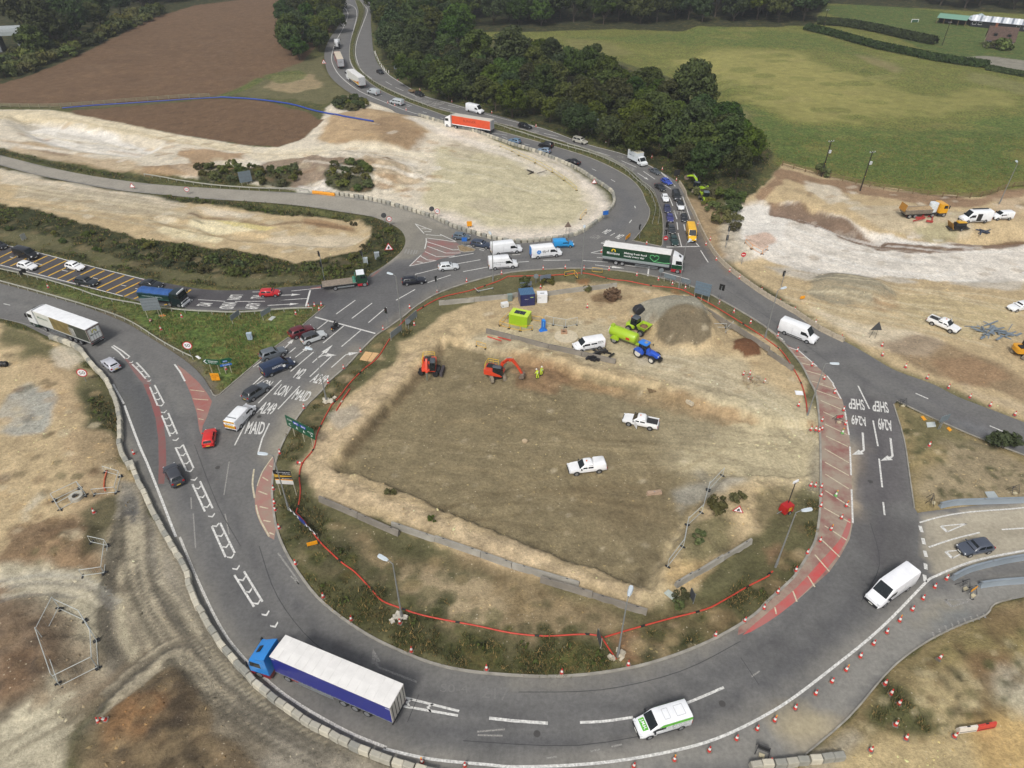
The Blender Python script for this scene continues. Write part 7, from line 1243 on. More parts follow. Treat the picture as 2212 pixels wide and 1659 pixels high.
cones(tl(1,1,"1330,1005 1100,1190 905,1382 758,1527 625,1652 1568,868 1820,778 2122,712")+tl(1,2,"415,212 207,602"),"red and white cone along the upper left kerb of the island","cones on the island's upper left kerb");cones(tl(1,2,"152,912 160,1034 168,1092 202,1248 343,1558"),"cone on the island's left verge beside the red hatching","cones on the island's left verge")
cones(tl(1,3,"582,185 823,382 1343,652 1992,808")+tl(2,3,"428,842 1005,772 1758,517 2008,392 2175,282")+tl(3,3,"80,147"),"red and white cone spaced round the lower kerb of the island","cones on the island's lower kerb");cones(tl(2,1,"270,670 460,662 622,670 838,677 1078,724 1265,762 1385,802 1497,837"),"red and white cone along the top kerb of the island","cones on the island's top kerb")
cones(tl(2,1,"1788,965 1915,1043 2060,1135")+tl(3,1,"250,1378 378,1503 483,1618"),"red and white cone along the island's upper right kerb","cones on the island's upper right kerb");cones(tl(2,1,"1675,460 1764,590 1878,690 1964,750 2043,795 2155,858 1606,288 1711,418")+tl(3,1,"100,958 228,1028 410,1138 634,1268 82,1248"),"red and white cone against the pale barrier on the right","cones by the pale barrier")
cones(tl(3,1,"983,1333 985,1415 1186,1518 1371,1613")+tl(3,2,"1556,38 1740,120 1915,192 2128,272"),"red and white cone on the verge of the road leading right","cones on the right-hand verge");cones(tl(3,2,"572,82 650,232 665,352"),"red and white cone on the upper red hatching","cones on the upper red hatching");cones(tl(3,2,"463,322 368,402 410,402 440,412 463,397 261,192"),"red and white cone in the cluster by the upper site entrance","cluster of cones at the site entrance");cones(tl(3,2,"365,882 405,887 457,897 453,972 453,1062"),"red and white cone by the lower side of the site entrance","cones below the site entrance")
for q in tl(3,2,"640,428 583,968"):cone(q,"pale green cone with yellow lamp on the red hatching","green cones on the hatching", True,CG)
for q in tl(3,2,"672,1058 540,1262"):cone(q,"red and white cone with amber lamp on the red hatching","lamp cones on the hatching", True)
cones(tl(3,2,"630,1163 448,1362 337,1467 240,1618"),"red and white cone beside the lower red hatching","cones on the lower hatching");cones(tl(3,3,"1537,32 1437,102 1335,202 1242,297 1023,492 907,592 795,702 548,917 408,1022 232,1147")+tl(2,3,"2115,1327 1937,1412 1703,1512 1050,1648")+tl(1,3,"1805,1643"),"cone in the row outside the lower right edge line","row of cones at lower right")
for q in tl(3,3,"1133,392 670,817 53,1252")+tl(2,3,"1403,1592")+tl(1,3,"1437,1612"):cone(q,"amber-lamped cone outside the lower right edge line","lamp cones at lower right", True)
cones(tl(3,3,"1008,937 1060,1022 1127,1107"),"red and white cone on the dark grass right of the kerb","cones on the dark grass");cones(tl(3,3,"1098,1287 1190,1407 885,1507 1607,1387 15,1612"),"red and white cone out on the sandy ground at lower right","cones on the sandy ground")
cone(tl(3,3,"1460,737")[0],"cone leaning over on the rough ground at lower right",tilt=2.2);cone(tl(1,2,"360,688")[0],"red and white cone lying on its side by the red duct",tilt=1.2);cone(tl(0,3,"855,1262")[0],"upright cone of the pair on the haul road");c_=cone(tl(0,3,"918,1242")[0],"bent faded cone of the pair on the haul road");c_.rotation_euler=(.25,-.3,0)
cone(tl(0,2,"1160,607")[0],"lone cone on the closed strip by the left edge line");cone(tl(0,2,"815,1112")[0],"lone cone on brown earth left of the block row");cones(tl(1,1,"457,997 507,988 565,982 547,1022"),"red and white cone at the right-hand tip of the crash barrier","cones at the crash barrier tip");cone(tl(1,1,"345,1058")[0],"cone on the grass wedge just left of the barrier tip");cones(tl(0,1,"1573,1082 1393,1192"),"red and white cone on the grass wedge near the large sign back","cones near the large sign back");cone(tl(0,1,"418,828")[0],"lone cone on the grass strip at the far left");cone(tl(0,1,"1305,1117")[0],"cone lying under the large sign back",tilt=.3)
cone(tl(2,1,"247,832")[0],"plain red cone behind the white fuel store");cone(tl(2,1,"110,767")[0],"cone behind the blue container");cone(tl(2,1,"650,1000")[0],"cone standing on a square chamber in the yard");cone(tl(2,1,"772,522")[0],"cone inside the white triangle behind the green lorry");cone(tl(2,1,"1163,452")[0],"cone on the grass nose of the central reserve");cones(tl(2,1,"1999,1583 2052,1578 2036,1630 2066,1642 2183,1650"),"cone in the group guarding the rubble heap on the island","cones round the rubble heap");cone(tl(3,2,"1390,537")[0],"single cone on the dirt triangle");cone(tl(1,3,"1245,407")[0],"cone at the foot of the lower left lamp post");cone(tl(1,1,"1368,1152")[0],"cone behind the sign backs on the upper left verge");cone(tl(0,1,"1955,1535")[0],"cone under the blue direction sign")
cones(tl(1,0,"1140,893 1200,913 1298,953"),"small cone on the shoulder of the leaving carriageway","cones on the far shoulder");cones(tl(2,0,"208,1095 810,1243 1207,1365 1298,1468 1420,1562")+tl(1,0,"1227,693 1417,783 1693,884 2037,978"),"small cone on the verge beside the tree belt","cones beside the tree belt")
# white marker posts on the bend
for u,v in pts("1033,462 1040,485 1050,507 1060,530 1072,552 1086,575 1100,592 1112,607 1126,622 1148,635"):
    p=G(*tl(1,0,"%d,%d"%(u,v))[0]);t=thing("marker_post","white marker post on the outside of the far bend","post",p,0,"marker posts on the far bend");MB().box((0,0,.55),(.16,.08,1.1)).obj("post",WHITE,t);MB().box((0,-.045,.9),(.1,.012,.14)).obj("reflector",LAMPR,t)

# ================================================================ LAMP POSTS, TRAFFIC LIGHTS, POLES
LPM=plain("lamp_column_grey",128,130,128,.6,var=.15);LHM=plain("lamp_head_pale",196,206,212,.4)
def lamp(px,label,yaw,h=9.5,arm=.7,lean=(0,0)):
    p=G(*px);t=thing("lamp_post",label,"street lamp",p,yaw);MB().cyl((0,0,-.1),(0,0,1.4),.14,n=10).obj("base_tube",LPM,t,40);MB().cyl((0,0,1.4),(0,0,h),.10,.06,n=8).obj("column",LPM,t,40);MB().tube([(0,0,h-.05),(arm*.5,0,h+.12),(arm,0,h+.15)],.045).obj("bracket",LPM,t);MB().loft([[(arm+q,-w_,h+.1+z_),(arm+q,w_,h+.1+z_),(arm+q,w_*.7,h+.24+z_*.5),(arm+q,-w_*.7,h+.24+z_*.5)] for q,w_,z_ in ((-.1,.12,0),(.3,.24,0),(1.0,.26,.02),(1.15,.18,.04))]).obj("lantern",LHM,t,40);MB().box((0,-.15,.8),(.16,.02,.4)).obj("door",LPM,t)
    return t
for (px,yaw,lb) in (((868.5,1336),2.6,"lamp post on white rubble at the lower left of the island"),((1334,1418),1.2,"lamp post at the bottom of the island where the red ducts meet"),((624,1101),3.0,"lamp post in front of the black banner on the left of the island"),((1675,1225),.2,"lamp post at the lower right of the island beside the red duct end"),((867,698),2.6,"tall lamp post by the sign backs at the upper left of the island"),((1466,624),.9,"lamp post at the top right of the island in front of the green lorry"),((1065,607),1.9,"lamp post at the top of the island in front of the white vans"),((1256,592),1.5,"lamp post at the top of the island beside the yellow barriers"),((706,869),2.7,"lamp post beside the lettered lanes on the island's left verge"),((1744,897),-.1,"lamp post beside the site entrance on the right"),((1652,731),.5,"lamp post on the island's right kerb opposite the white van"),((2158,441),1.2,"lamp post by the fence at the far upper right")):
    lamp(px,lb,yaw)
TLB=plain("signal_black",26,27,28,.5)
def signal(px,label,yaw,h=2.6,heads=((0,0),),pole=STEEL):
    p=G(*px);t=thing("traffic_light",label,"traffic light",p,yaw);MB().cyl((0,0,-.05),(0,0,h+.3),.06,n=8).obj("pole",pole,t)
    for dx,dz in heads:
        hd=MB().box((.16,dx,h+dz),(.22,.34,1.05)).obj("signal_head",TLB,t);MB().box((.10,dx,h+dz),(.02,.5,1.2)).obj("backing_board",TLB,hd)
        for k,c in enumerate(((120,30,28),(120,84,26),(30,96,60))):MB().cyl((.27,dx,h+dz+.33-.33*k),(.29,dx,h+dz+.33-.33*k),.11,n=12).obj("lens",plain("lens_%d"%k,*c,.2),hd);MB().cyl((.28,dx,h+dz+.40-.33*k),(.46,dx,h+dz+.42-.33*k),.06,n=6).obj("hood",TLB,hd)
    return t
signal(tl(1,1,"1570,872")[0],"traffic light at the island's top left kerb beside the black estate car",2.6,3.0);signal(tl(1,1,"1146,1162")[0],"traffic light on the island's kerb beside the left stop line",3.9,3.4);signal(tl(1,1,"592,762")[0],"tall traffic light mast behind the flatbed lorry",3.3,5.8,((0,0),(.1,-2.2)));signal(tl(1,1,"932,640")[0],"traffic light beside the grey cabinets in the scrub",3.2,2.9);signal(tl(2,1,"1782,972")[0],"twin traffic light on the island's right beside the large sign back",.9,3.6,((-.25,0),(.25,0)));signal(tl(2,1,"1308,470")[0],"pair of black signal heads at the nose of the central reserve",1.4,3.2,((-.1,0),(-.1,1.7)));signal(tl(2,1,"1845,480")[0],"tall traffic light on the right bank beside the yellow van",1.5,4.2,((0,0),(0,-2.0)));signal(tl(3,1,"112,822")[0],"traffic light behind the pale barrier on the right",1.9,2.9);signal(tl(2,1,"1100,400")[0],"small traffic light on the left edge of the reserve nose",2.4,2.6)
def pole(px,label,h,box=True,arm_=True):
    p=G(*px);t=thing("utility_pole",label,"utility pole",p,.3);MB().cyl((0,0,-.1),(0,0,h),.16,.11,n=8).obj("pole",plain("tarred_wood",44,38,32,.9),t)
    MB().box((0,0,h-.15),(1.6,.12,.12)).obj("cross_arm",STEEL,t)
    for k in (-.7,0,.7):MB().cyl((k,0,h-.1),(k,0,h+.15),.05,n=6).obj("insulator",WHITE,t)
    if box:MB().box((.3,-.2,h-2.6),(.5,.4,.7)).obj("transformer",plain("transformer_grey",196,200,204),t)
    MB().box((.0,-.17,h*.38),(.12,.03,.2)).obj("notice",PLATE_Y,t); return t
pole(tl(3,0,"460,1528")[0],"dark utility pole with a bush at its foot by the fence",9.0);pole(tl(3,0,"795,1650")[0],"dark utility pole with two white transformers by the fence",9.5);p_=pole((1778,62),"thin utility pole in the small paddock by the hedge",8, False);pole((2035,98),"thin utility pole in front of the house",9, False)

# ================================================================ SIGNS
SBACK=plain("sign_back_grey",122,130,134,.55,var=.15);SGREEN=plain("sign_green",22,82,56,.4);SBLUE=plain("sign_blue",40,104,186,.4);SORG=plain("sign_orange",232,156,24,.5);SRED=plain("sign_red",190,30,40,.4);POSTM=plain("post_pale",176,170,150,.7)
def sign2(bases,z0,z1,label,front=SBACK,over=.35,cat="road sign",post=POSTM,ribs=0,name="road_sign"):
    """panel carried on two or more posts whose feet are given, left to right as seen"""
    B=[G(*b) for b in bases];a,b=B[0],B[-1];rz=math.atan2(b.y-a.y,b.x-a.x);L=math.hypot(b.x-a.x,b.y-a.y);t=thing(name,label,cat,a,rz)
    for q in B:
        u=math.hypot(q.x-a.x,q.y-a.y);MB().cyl((u,.06,q.z-a.z-.2),(u,.06,z1-.05),.055,n=8).obj("post",post,t)
    pn=MB().box((L/2,-.03,(z0+z1)/2),(L+2*over,.05,z1-z0)).obj("panel",front,t)
    for k in range(ribs):MB().box((L/2,-.07,z0+(z1-z0)*(k+.5)/ribs),(L+2*over-.04,.04,.07)).obj("rib",plain("rib_grey",104,112,118,.5),pn)
    t["L"]=L; return t
def put(t,s,x0,x1,z0,z1,m=WHITE,y=-.062): return lettering("lettering",s,m,[(x0,y,z0),(x1,y,z0),(x1,y,z1),(x0,y,z1)],t,.006)
g=sign2(ZA("905,1447 1022,1518 1140,1572"),1.7,3.7,"long green direction sign beside the lettered lanes",SGREEN,1.0,post=POSTM);L=g["L"]
MB().box((L*.3,-.062,3.05),(L*.3,.012,.5)).obj("blue_patch",plain("motorway_blue",40,62,170),g);MB().box((L*.68,-.062,3.05),(L*.3,.012,.5)).obj("blue_patch",plain("motorway_blue",40,62,170),g)
put(g,"M2",L*.2,L*.4,2.9,3.2,WHITE,-.074);put(g,"M2",L*.6,L*.8,2.9,3.2,WHITE,-.074);put(g,"A249",-.7,L*.1,3.0,3.25);put(g,"A249",L*.9,L+.8,2.6,2.85)
for k,x_ in enumerate((-.35,L*.3,L*.68,L+.35)):put(g,"<^^>"[k],x_-.2,x_+.2,2.0,2.45)
def round_sign(px,r,zc,label,txt,yaw=0.0,ring=SRED,face=WHITE,post=True,tc=BLACK):
    p=G(*px);t=thing("speed_sign" if txt else "round_sign",label,"road sign",p,yaw);MB().cyl((0,.06,-.1),(0,.06,zc+r*.5),.05,n=8).obj("post",STEEL,t);MB().cyl((0,0,zc),(0,-.03,zc),r,n=28).obj("ring",ring,t);MB().cyl((0,-.028,zc),(0,-.042,zc),r*.80,n=28).obj("face",face,t)
    if txt:put(t,txt,-r*.55,r*.55,zc-r*.36,zc+r*.36,tc,-.05)
    return t
round_sign(tl(0,1,"1650,1415")[0],.78,2.1,"round 50 speed limit sign beside the crash barrier end","50",.1);round_sign(tl(0,1,"745,1640")[0],.78,1.8,"round 50 speed limit sign left of the block row","50",.15);round_sign(tl(1,1,"1157,290")[0],.6,1.6,"round 30 speed limit sign at the scrub corner of the slip road","30",.1);round_sign(tl(1,1,"1570,225")[0],.6,1.7,"round 30 speed limit sign behind the curved block wall","30",-.1);round_sign(tl(0,0,"1625,1680")[0],.6,1.3,"round 30 speed limit sign on the verge of the pale slip road","30",.2)
for px,lb in ((tl(1,1,"1110,262")[0],"dark back of a round sign at the scrub corner"),(tl(1,1,"1522,205")[0],"dark back of a round sign behind the block wall"),):round_sign(px,.6,1.7,lb, None,.3,plain("sign_back_dark",70,72,74),plain("sign_back_dark",70,72,74))
for px,lb in ((tl(2,1,"207,790")[0],"round grey sign back behind the blue container"),(tl(2,1,"1280,740")[0],"round grey sign back on a post by the top kerb")):round_sign(px,.5,1.6,lb, None,.0,SBACK,SBACK)
for px,lb in ((tl(2,1,"1316,480")[0],"no entry sign at the nose of the central reserve"),(tl(2,1,"1982,625")[0],"no entry sign on the chalk bank at right")):
    t=round_sign(px,.5,2.2,lb, None,0,SRED,SRED);MB().box((0,-.05,2.2),(.62,.012,.15)).obj("white_bar",WHITE,t)
# wedge-tip direction signs
WZ= lambda s:zm(378,745.2,.07812,s)
t=sign2(WZ("1030,790 1250,810"),1.9,2.9,"green flag-shaped direction sign pointing left on the grass wedge",SGREEN,.55);L=t["L"];put(t,"Sheerness",0,L+.3,2.45,2.7);put(t,"Sittingbourne",0,L,2.12,2.34);MB().add([(-.95,-.03,2.4),(-.52,-.03,2.95),(-.52,-.03,1.85)],[(0,1,2)]).obj("arrow_end",SGREEN,t);MB().add([(-.8,-.064,2.4),(-.35,-.064,2.8),(-.2,-.064,2.8),(-.62,-.064,2.4),(-.2,-.064,2.0),(-.35,-.064,2.0)],[(0,1,2,3),(0,3,4,5)]).obj("chevron",WHITE,t)
t=sign2(WZ("1415,800 1570,770"),2.2,2.95,"green and blue direction sign pointing right on the grass wedge",SGREEN,.3);L=t["L"];MB().box((L*.45,-.062,2.45),(L*.8,.012,.3)).obj("blue_patch",SBLUE,t);put(t,"(M20)",.1,L*.8,2.36,2.55,WHITE,-.074);MB().add([(L+.3,-.03,3.0),(L+.72,-.03,2.57),(L+.3,-.03,2.15)],[(0,1,2)]).obj("arrow_end",SGREEN,t);bb=MB().box((L/2-.05,-.05,1.75),(L+.9,.05,.36)).obj("lower_panel",SBLUE,t);put(t,"Sheppey",-.1,L+.1,1.66,1.84,WHITE,-.08)
t=sign2(WZ("1070,1010 1230,1000"),.25,1.65,"orange temporary diversion sign on the grass wedge",SORG,.2,post=DARKP);L=t["L"];put(t,"User Product",.0,L+.1,1.2,1.4,plain("sign_brown",110,40,16));put(t,"Contact &",-.05,L*.7,.75,.92,plain("sign_brown",110,40,16));put(t,"Traffic",.1,L*.6,.45,.6,plain("sign_brown",110,40,16));MB().box((L/2,-.06,1.05),(L+.36,.012,.03)).obj("divider",plain("sign_brown",110,40,16),t)
# sign backs
sign2(tl(0,1,"1278,1090 1362,1105 1405,1080"),1.6,4.1,"large ribbed sign back on three posts on the grass wedge",SBACK,.25,ribs=4);sign2(ZC("1440,935 1550,850"),.9,1.9,"grey sign back on two posts beside the wedge's crash barrier",SBACK,.3);sign2(ZC("1965,870 2085,795"),.9,1.9,"grey sign back at the right-hand end of the wedge's crash barrier",SBACK,.3);sign2(tl(2,1,"1570,925 1630,945 1690,960"),1.4,3.9,"large blue-grey sign back on three posts at the island's upper right",plain("sign_back_blue",104,122,136,.5,var=.15),.15,ribs=4);sign2(tl(2,1,"245,795 330,785"),1.0,1.9,"blue-grey sign back behind the white fuel store",plain("sign_back_slate",104,114,128,.5),.1);sign2(tl(2,1,"75,840 165,830"),.6,1.5,"blue-grey sign back just behind the blue container",plain("sign_back_slate",104,114,128,.5),.1)
sign2(tl(0,0,"2095,1612 2140,1600 2175,1590"),1.0,3.8,"dark grey sign back on three posts by the pale slip road",plain("sign_back_steel",106,118,126,.5),.35,ribs=3);sign2(tl(1,0,"1212,625 1245,622"),1.2,3.6,"sign back at the edge of the tree belt on the far bend",SBACK,.7);sign2(tl(2,0,"690,1155 730,1150"),1.2,4.2,"sign back standing under the trees of the belt",SBACK,.6)
sign2(tl(1,1,"1170,1285 1260,1215"),.5,1.7,"grey sign back leaning on the island's upper left verge",SBACK,.1);sign2(tl(1,1,"1300,1170 1390,1095"),.5,1.8,"second grey sign back beside the upper left lamp post",SBACK,.1);round_sign(tl(1,1,"1320,1180")[0],.5,1.5,"round grey sign back between the two sign backs at upper left", None,.5,SBACK,SBACK)
sign2(ZB("1105,1190 1215,1215 1290,1235"),.9,1.8,"see-through wire-backed sign frame at the island's top right kerb",plain("frame_grey",112,124,130),.1,ribs=2);sign2(ZB("1400,1275 1470,1290 1540,1310"),.9,1.8,"second wire-backed sign frame right of the top right lamp post",plain("frame_grey",112,124,130),.1,ribs=2)
sign2(tl(0,1,"185,740 240,720"),.5,1.4,"black sign back on the grass strip at the far left",plain("sign_back_black",46,46,46),.0);sign2(tl(2,0,"1405,1530 1440,1520"),.4,1.9,"black sign back on the verge above the queue",plain("sign_back_black",46,46,46),.3);sign2(tl(0,1,"205,425 225,415"),.3,1.6,"pale back of a small sign in the scrub at the far left",plain("sign_back_pale",168,170,164),.3)
# banner
bn=sign2(tl(1,2,"215,960 350,965"),2.2,4.6,"black, gold and white site banner hung on posts left of the island",BLACK,.1,cat="banner",name="site_banner");L=bn["L"]
MB().box((L/2,-.06,2.55),(L+.2,.012,.7)).obj("white_strip",plain("banner_white",205,204,200),bn);MB().box((L/2,-.06,2.98),(L+.2,.012,.14)).obj("orange_strip",SORG,bn);MB().add([(-.08,-.06,3.35),(L+.08,-.06,3.6),(L+.08,-.06,3.78),(L*.5,-.06,3.75),(-.08,-.06,3.95)],[(0,1,2,3,4)]).obj("gold_swirl",plain("banner_gold",190,150,50),bn);put(bn,"Improving your",L*.15,L,4.2,4.42);put(bn,"journey",L*.5,L,3.95,4.12);put(bn,"M2 Junction 5",L*.4,L,3.1,3.3)
cb=sign2(tl(1,2,"295,1105 420,1225 535,1340"),.45,1.0,"low black and white chevron board running down the left verge",BLACK,.1,name="chevron_board");L=cb["L"]
for k in range(7):
    x_=L*k/7;MB().add([(x_,-.062,.47),(x_+L*.06,-.062,.725),(x_,-.062,.98),(x_+L*.07,-.062,.98),(x_+L*.13,-.062,.725),(x_+L*.07,-.062,.47)],[(0,1,4,5),(1,2,3,4)]).obj("white_chevron",WHITE,cb)
MB().box((L*.5,-.07,.85),(1.6,.03,.8)).obj("blue_panel",plain("sign_deep_blue",40,56,130),cb)
sign2(tl(1,2,"455,1415 530,1395"),.35,.95,"yellow temporary sign on a frame at the foot of the chevron board",SORG,.1,post=DARKP);t=sign2(tl(1,1,"1835,310 1855,308"),.4,1.6,"orange temporary sign behind the curved block wall",SORG,.3,post=DARKP);sign2(tl(2,1,"985,430 1010,410"),.6,1.4,"pair of orange signs on the reserve edge behind the green lorry",SORG,.4,post=DARKP);sign2(tl(3,1,"285,930 300,928"),.2,.8,"small orange sign on the bank behind the pale barrier",SORG,.3,post=DARKP)
sign2(tl(1,1,"1797,478 1810,478"),1.4,2.3,"blue direction sign on the small traffic island",SBLUE,.4,post=STEEL);sign2(tl(2,1,"797,240 810,238"),1.2,2.2,"blue sign on the inside of the north-east exit",SBLUE,.5,post=STEEL)
def tri_sign(px,r,zc,label,face=WHITE,rim=SRED,yaw=0.0,glyph=True,name="warning_sign"):
    p=G(*px);t=thing(name,label,"road sign",p,yaw);f= lambda k,y:[(-r*k,y,zc-r*.58*k),(r*k,y,zc-r*.58*k),(0,y,zc+r*1.15*k)]
    MB().add(f(1,0)+f(1,.04),[(0,1,2),(5,4,3),(0,1,4,3),(1,2,5,4),(2,0,3,5)]).obj("rim",rim,t);MB().add(f(.76,-.012),[(0,1,2)]).obj("face",face,t)
    if glyph:MB().add([(-.1*r,-.02,zc-.38*r),(.02*r,-.02,zc-.38*r),(.12*r,-.02,zc+.0*r),(.25*r,-.02,zc-.38*r),(.36*r,-.02,zc-.38*r),(.15*r,-.02,zc+.3*r),(0,-.02,zc+.4*r),(-.3*r,-.02,zc-.1*r)],[(0,1,2,7),(2,3,4,5),(2,5,6,7)]).obj("glyph",BLACK,t)
    for s in (-1,1):MB().cyl((s*r*.5,.3,0),(s*r*.3,.05,zc),.03,n=6).obj("leg",DARKP,t)
    return t
tri_sign(tl(1,1,"1152,525")[0],.95,1.2,"red triangular roadworks sign on the scrub verge",yaw=.1);tri_sign(tl(2,2,"1945,1130")[0],.7,.9,"red triangular road narrows sign by the excavation's right corner",yaw=-.3);tri_sign(tl(1,0,"595,598")[0],.9,2.6,"red triangular sign with blue plates beside the far bend",yaw=0);tri_sign(tl(3,1,"905,1270")[0],1.0,2.4,"dark back of a triangular sign on the right-hand verge",plain("sign_back_dark",70,72,74),plain("sign_back_dark",70,72,74),glyph=False);tri_sign(tl(2,1,"480,360")[0],.8,2.0,"dark back of a triangular sign on the pale upper site",plain("sign_back_brown",120,104,92),plain("sign_back_brown",120,104,92),glyph=False);tri_sign(tl(0,0,"1152,1640")[0],.7,1.0,"small white triangular sign on the pale slip road verge",glyph=False);tri_sign(tl(2,0,"708,1600")[0],.7,.9,"white triangular warning sign behind the curved block wall",glyph=False)
# street furniture odds
def box_thing(name,label,cat,px,d,col,rz=0.0,lid=True):
    p=G(*px);t=thing(name,label,cat,p,rz);MB().box((0,0,d[2]/2-.03),d).obj("body",paint(*col),t)
    if lid:MB().box((0,0,d[2]),(d[0]*1.06,d[1]*1.06,.08)).obj("lid",paint(*[min(255,c+14) for c in col]),t);MB().box((d[0]*.2,-d[1]/2-.006,d[2]*.5),(.04,.02,d[2]*.7)).obj("door_seam",DARKP,t)
    return t
box_thing("control_cabinet","lone pale grey cabinet on the grass wedge","cabinet",ZC("1735,1195")[0],(.85,.5,1.25),(160,176,190),.2);box_thing("control_cabinet","pale traffic control cabinet in the scrub behind the flatbed lorry","cabinet",tl(1,1,"952,625")[0],(.8,.5,1.5),(176,186,188),.1);box_thing("control_cabinet","grey traffic control cabinet beside the roadworks triangle","cabinet",tl(1,1,"1048,575")[0],(1.0,.6,1.4),(146,154,158),.2)
p=G(*tl(3,2,"150,1100")[0]);t=thing("pump_trailer","red lighting tower with yellow plates and raised mast","lighting tower",p,.5);MB().box((0,0,.75),(1.5,1.1,1.1),taper=.9).obj("housing",paint(176,34,34),t);MB().cyl((.3,.2,1.2),(.3,.2,5.0),.06).obj("mast",DARKP,t);MB().box((.3,.2,5.05),(.9,.15,.3)).obj("lamp_bar",WHITE,t)
for z_ in (.7,1.05):MB().box((0,-.55,z_),(.5,.03,.16)).obj("yellow_plate",plain("plate_yellow2",220,190,40),t)
for s in (-1,1):wheel(t,0,s*.62,.28,.18);MB().cyl((s*.8,0,.5),(s*1.3,.2,.05),.04).obj("outrigger",STEEL,t)

# ================================================================ DUCTS, PIPES, FENCES
DUCT=plain("duct_red",190,64,46,.5,var=.12);BPIPE=plain("pipe_blue",44,72,156,.45,var=.1)
def pipe(pl,r,label,m,name="plastic_duct",cat="duct",cuff=None,sm=True,z=.0):
    q=smooth(pl,4) if sm else pl;P3=[G(*c) for c in q];o=P3[0];t=thing(name,label,cat,o,0);MB().tube([p-o+Vector((0,0,r+z)) for p in P3],r,8).obj("tube",m,t,60)
    if cuff:
        for p,p2 in list(zip(P3,P3[1:]))[6::9]:d=(p2-p).normalized()*.25;MB().cyl(p-o+Vector((0,0,r+z))-d,p-o+Vector((0,0,r+z))+d,r*1.2,n=8).obj("coupling",BLACK,t)
    return t
pipe(tl(1,1,"2170,735 2080,778 1850,855 1600,915 1400,1025 1270,1125 1160,1265 1050,1435 930,1535 810,1655")+tl(1,2,"720,115 655,182"),.09,"red duct sweeping along the island's upper left",DUCT,cuff=1);pipe(tl(1,2,"655,182 590,302 530,432 510,532 480,592 400,692 375,802 385,922 370,1042 345,1112"),.09,"red duct down the left of the island past the green sign",DUCT,cuff=1);pipe(tl(1,2,"345,1112 420,1192 550,1362 650,1462 750,1552 860,1632")+tl(1,3,"1000,122 1090,217 1240,277 1400,332 1600,377 1900,432 2212,497")+tl(2,3,"280,522 500,512 650,507 765,522"),.09,"long red duct round the lower left of the island",DUCT,cuff=1)
pipe(tl(2,3,"800,532 1000,472 1250,402 1380,367 1670,292 1850,202 2030,97 2212,5")+tl(3,2,"0,1650 40,1622"),.09,"red duct climbing right from the bottom lamp post",DUCT,cuff=1);pipe(tl(2,3,"770,525 830,620 900,722"),.09,"short red duct ending at the bottom lamp post",DUCT);pipe(tl(2,1,"-40,732 350,722 540,707 650,707 860,757 1000,772 1200,812 1430,837 1560,892 1700,962 1900,1082 2090,1202 2200,1277")+tl(3,1,"120,1382 220,1532 285,1655")+tl(3,2,"325,132 340,270"),.09,"red duct round the top and right of the island",DUCT,cuff=1)
pipe(tl(1,2,"812,48 750,140 695,232"),.1,"loose length of red duct on the upper left bank",DUCT,sm=False);pipe(tl(1,1,"2000,1252 2120,1290"),.1,"loose red duct just below the long concrete barrier",DUCT,sm=False);pipe(tl(1,1,"2090,1258 2200,1288"),.1,"second loose red duct below the long concrete barrier",DUCT,sm=False);pipe(tl(0,2,"925,755 905,830 900,890 912,925"),.1,"faded orange duct inside the fenced hole at left",plain("duct_faded",186,92,60,.6),sm=False)
pipe(tl(0,0,"540,938 800,915 1200,890 1600,862 1905,845"),.18,"blue water pipe lying along the wooden field fence",BPIPE,"water_pipe","pipe");pipe(tl(0,0,"1905,845 2212,864")+tl(1,0,"300,905 500,960 700,1000 900,1035 1015,1055"),.26,"bright blue water pipe running down to the brown mound",BPIPE,"water_pipe","pipe")
def fence(pl,label,post_step,h,rails,m,cat="fence",name="post_and_rail_fence",zf=0.0):
    st=walk(pl,post_step,zf);c=st[0];t=thing(name,label,cat,(c[0],c[1],0),0);prev= None
    pm_=MB().box((0,0,h/2-.1),(.2,.2,h+.2)).mesh("post",m)
    for x,y,a in st:
        z=on(x,y);link("post",pm_,t,(x-c[0],y-c[1],z),a)
        if prev:
            for k in range(rails):
                zz=h*(.35+.6*k/max(1,rails-1));MB().tube([(prev[0],prev[1],prev[2]+zz),(x-c[0],y-c[1],z+zz)],.075,4).obj("rail",m,t)
        prev=(x-c[0],y-c[1],z)
    return t
FW=plain("fence_wood",122,104,74,.9,var=.3)
fence(tl(3,0,"70,1430 400,1520 700,1590 1000,1650")+tl(3,1,"1250,30 1560,65 1750,65 1900,40 2060,-20 2212,-40 2400,-60"),"wooden post and rail fence between the green field and the right-hand site",3.2,1.3,3,FW,zf=2.0);fence(tl(0,0,"-200,925 0,928 300,935 600,928 900,905 1200,880 1550,855 1900,842"),"pale wooden fence between the two ploughed fields",3.4,1.3,3,plain("fence_pale",132,128,104,.9,var=.2))
MESHM=plain("mesh_wire",150,156,154,.5)
FRM=plain("fence_frame_pale",182,186,182,.5)
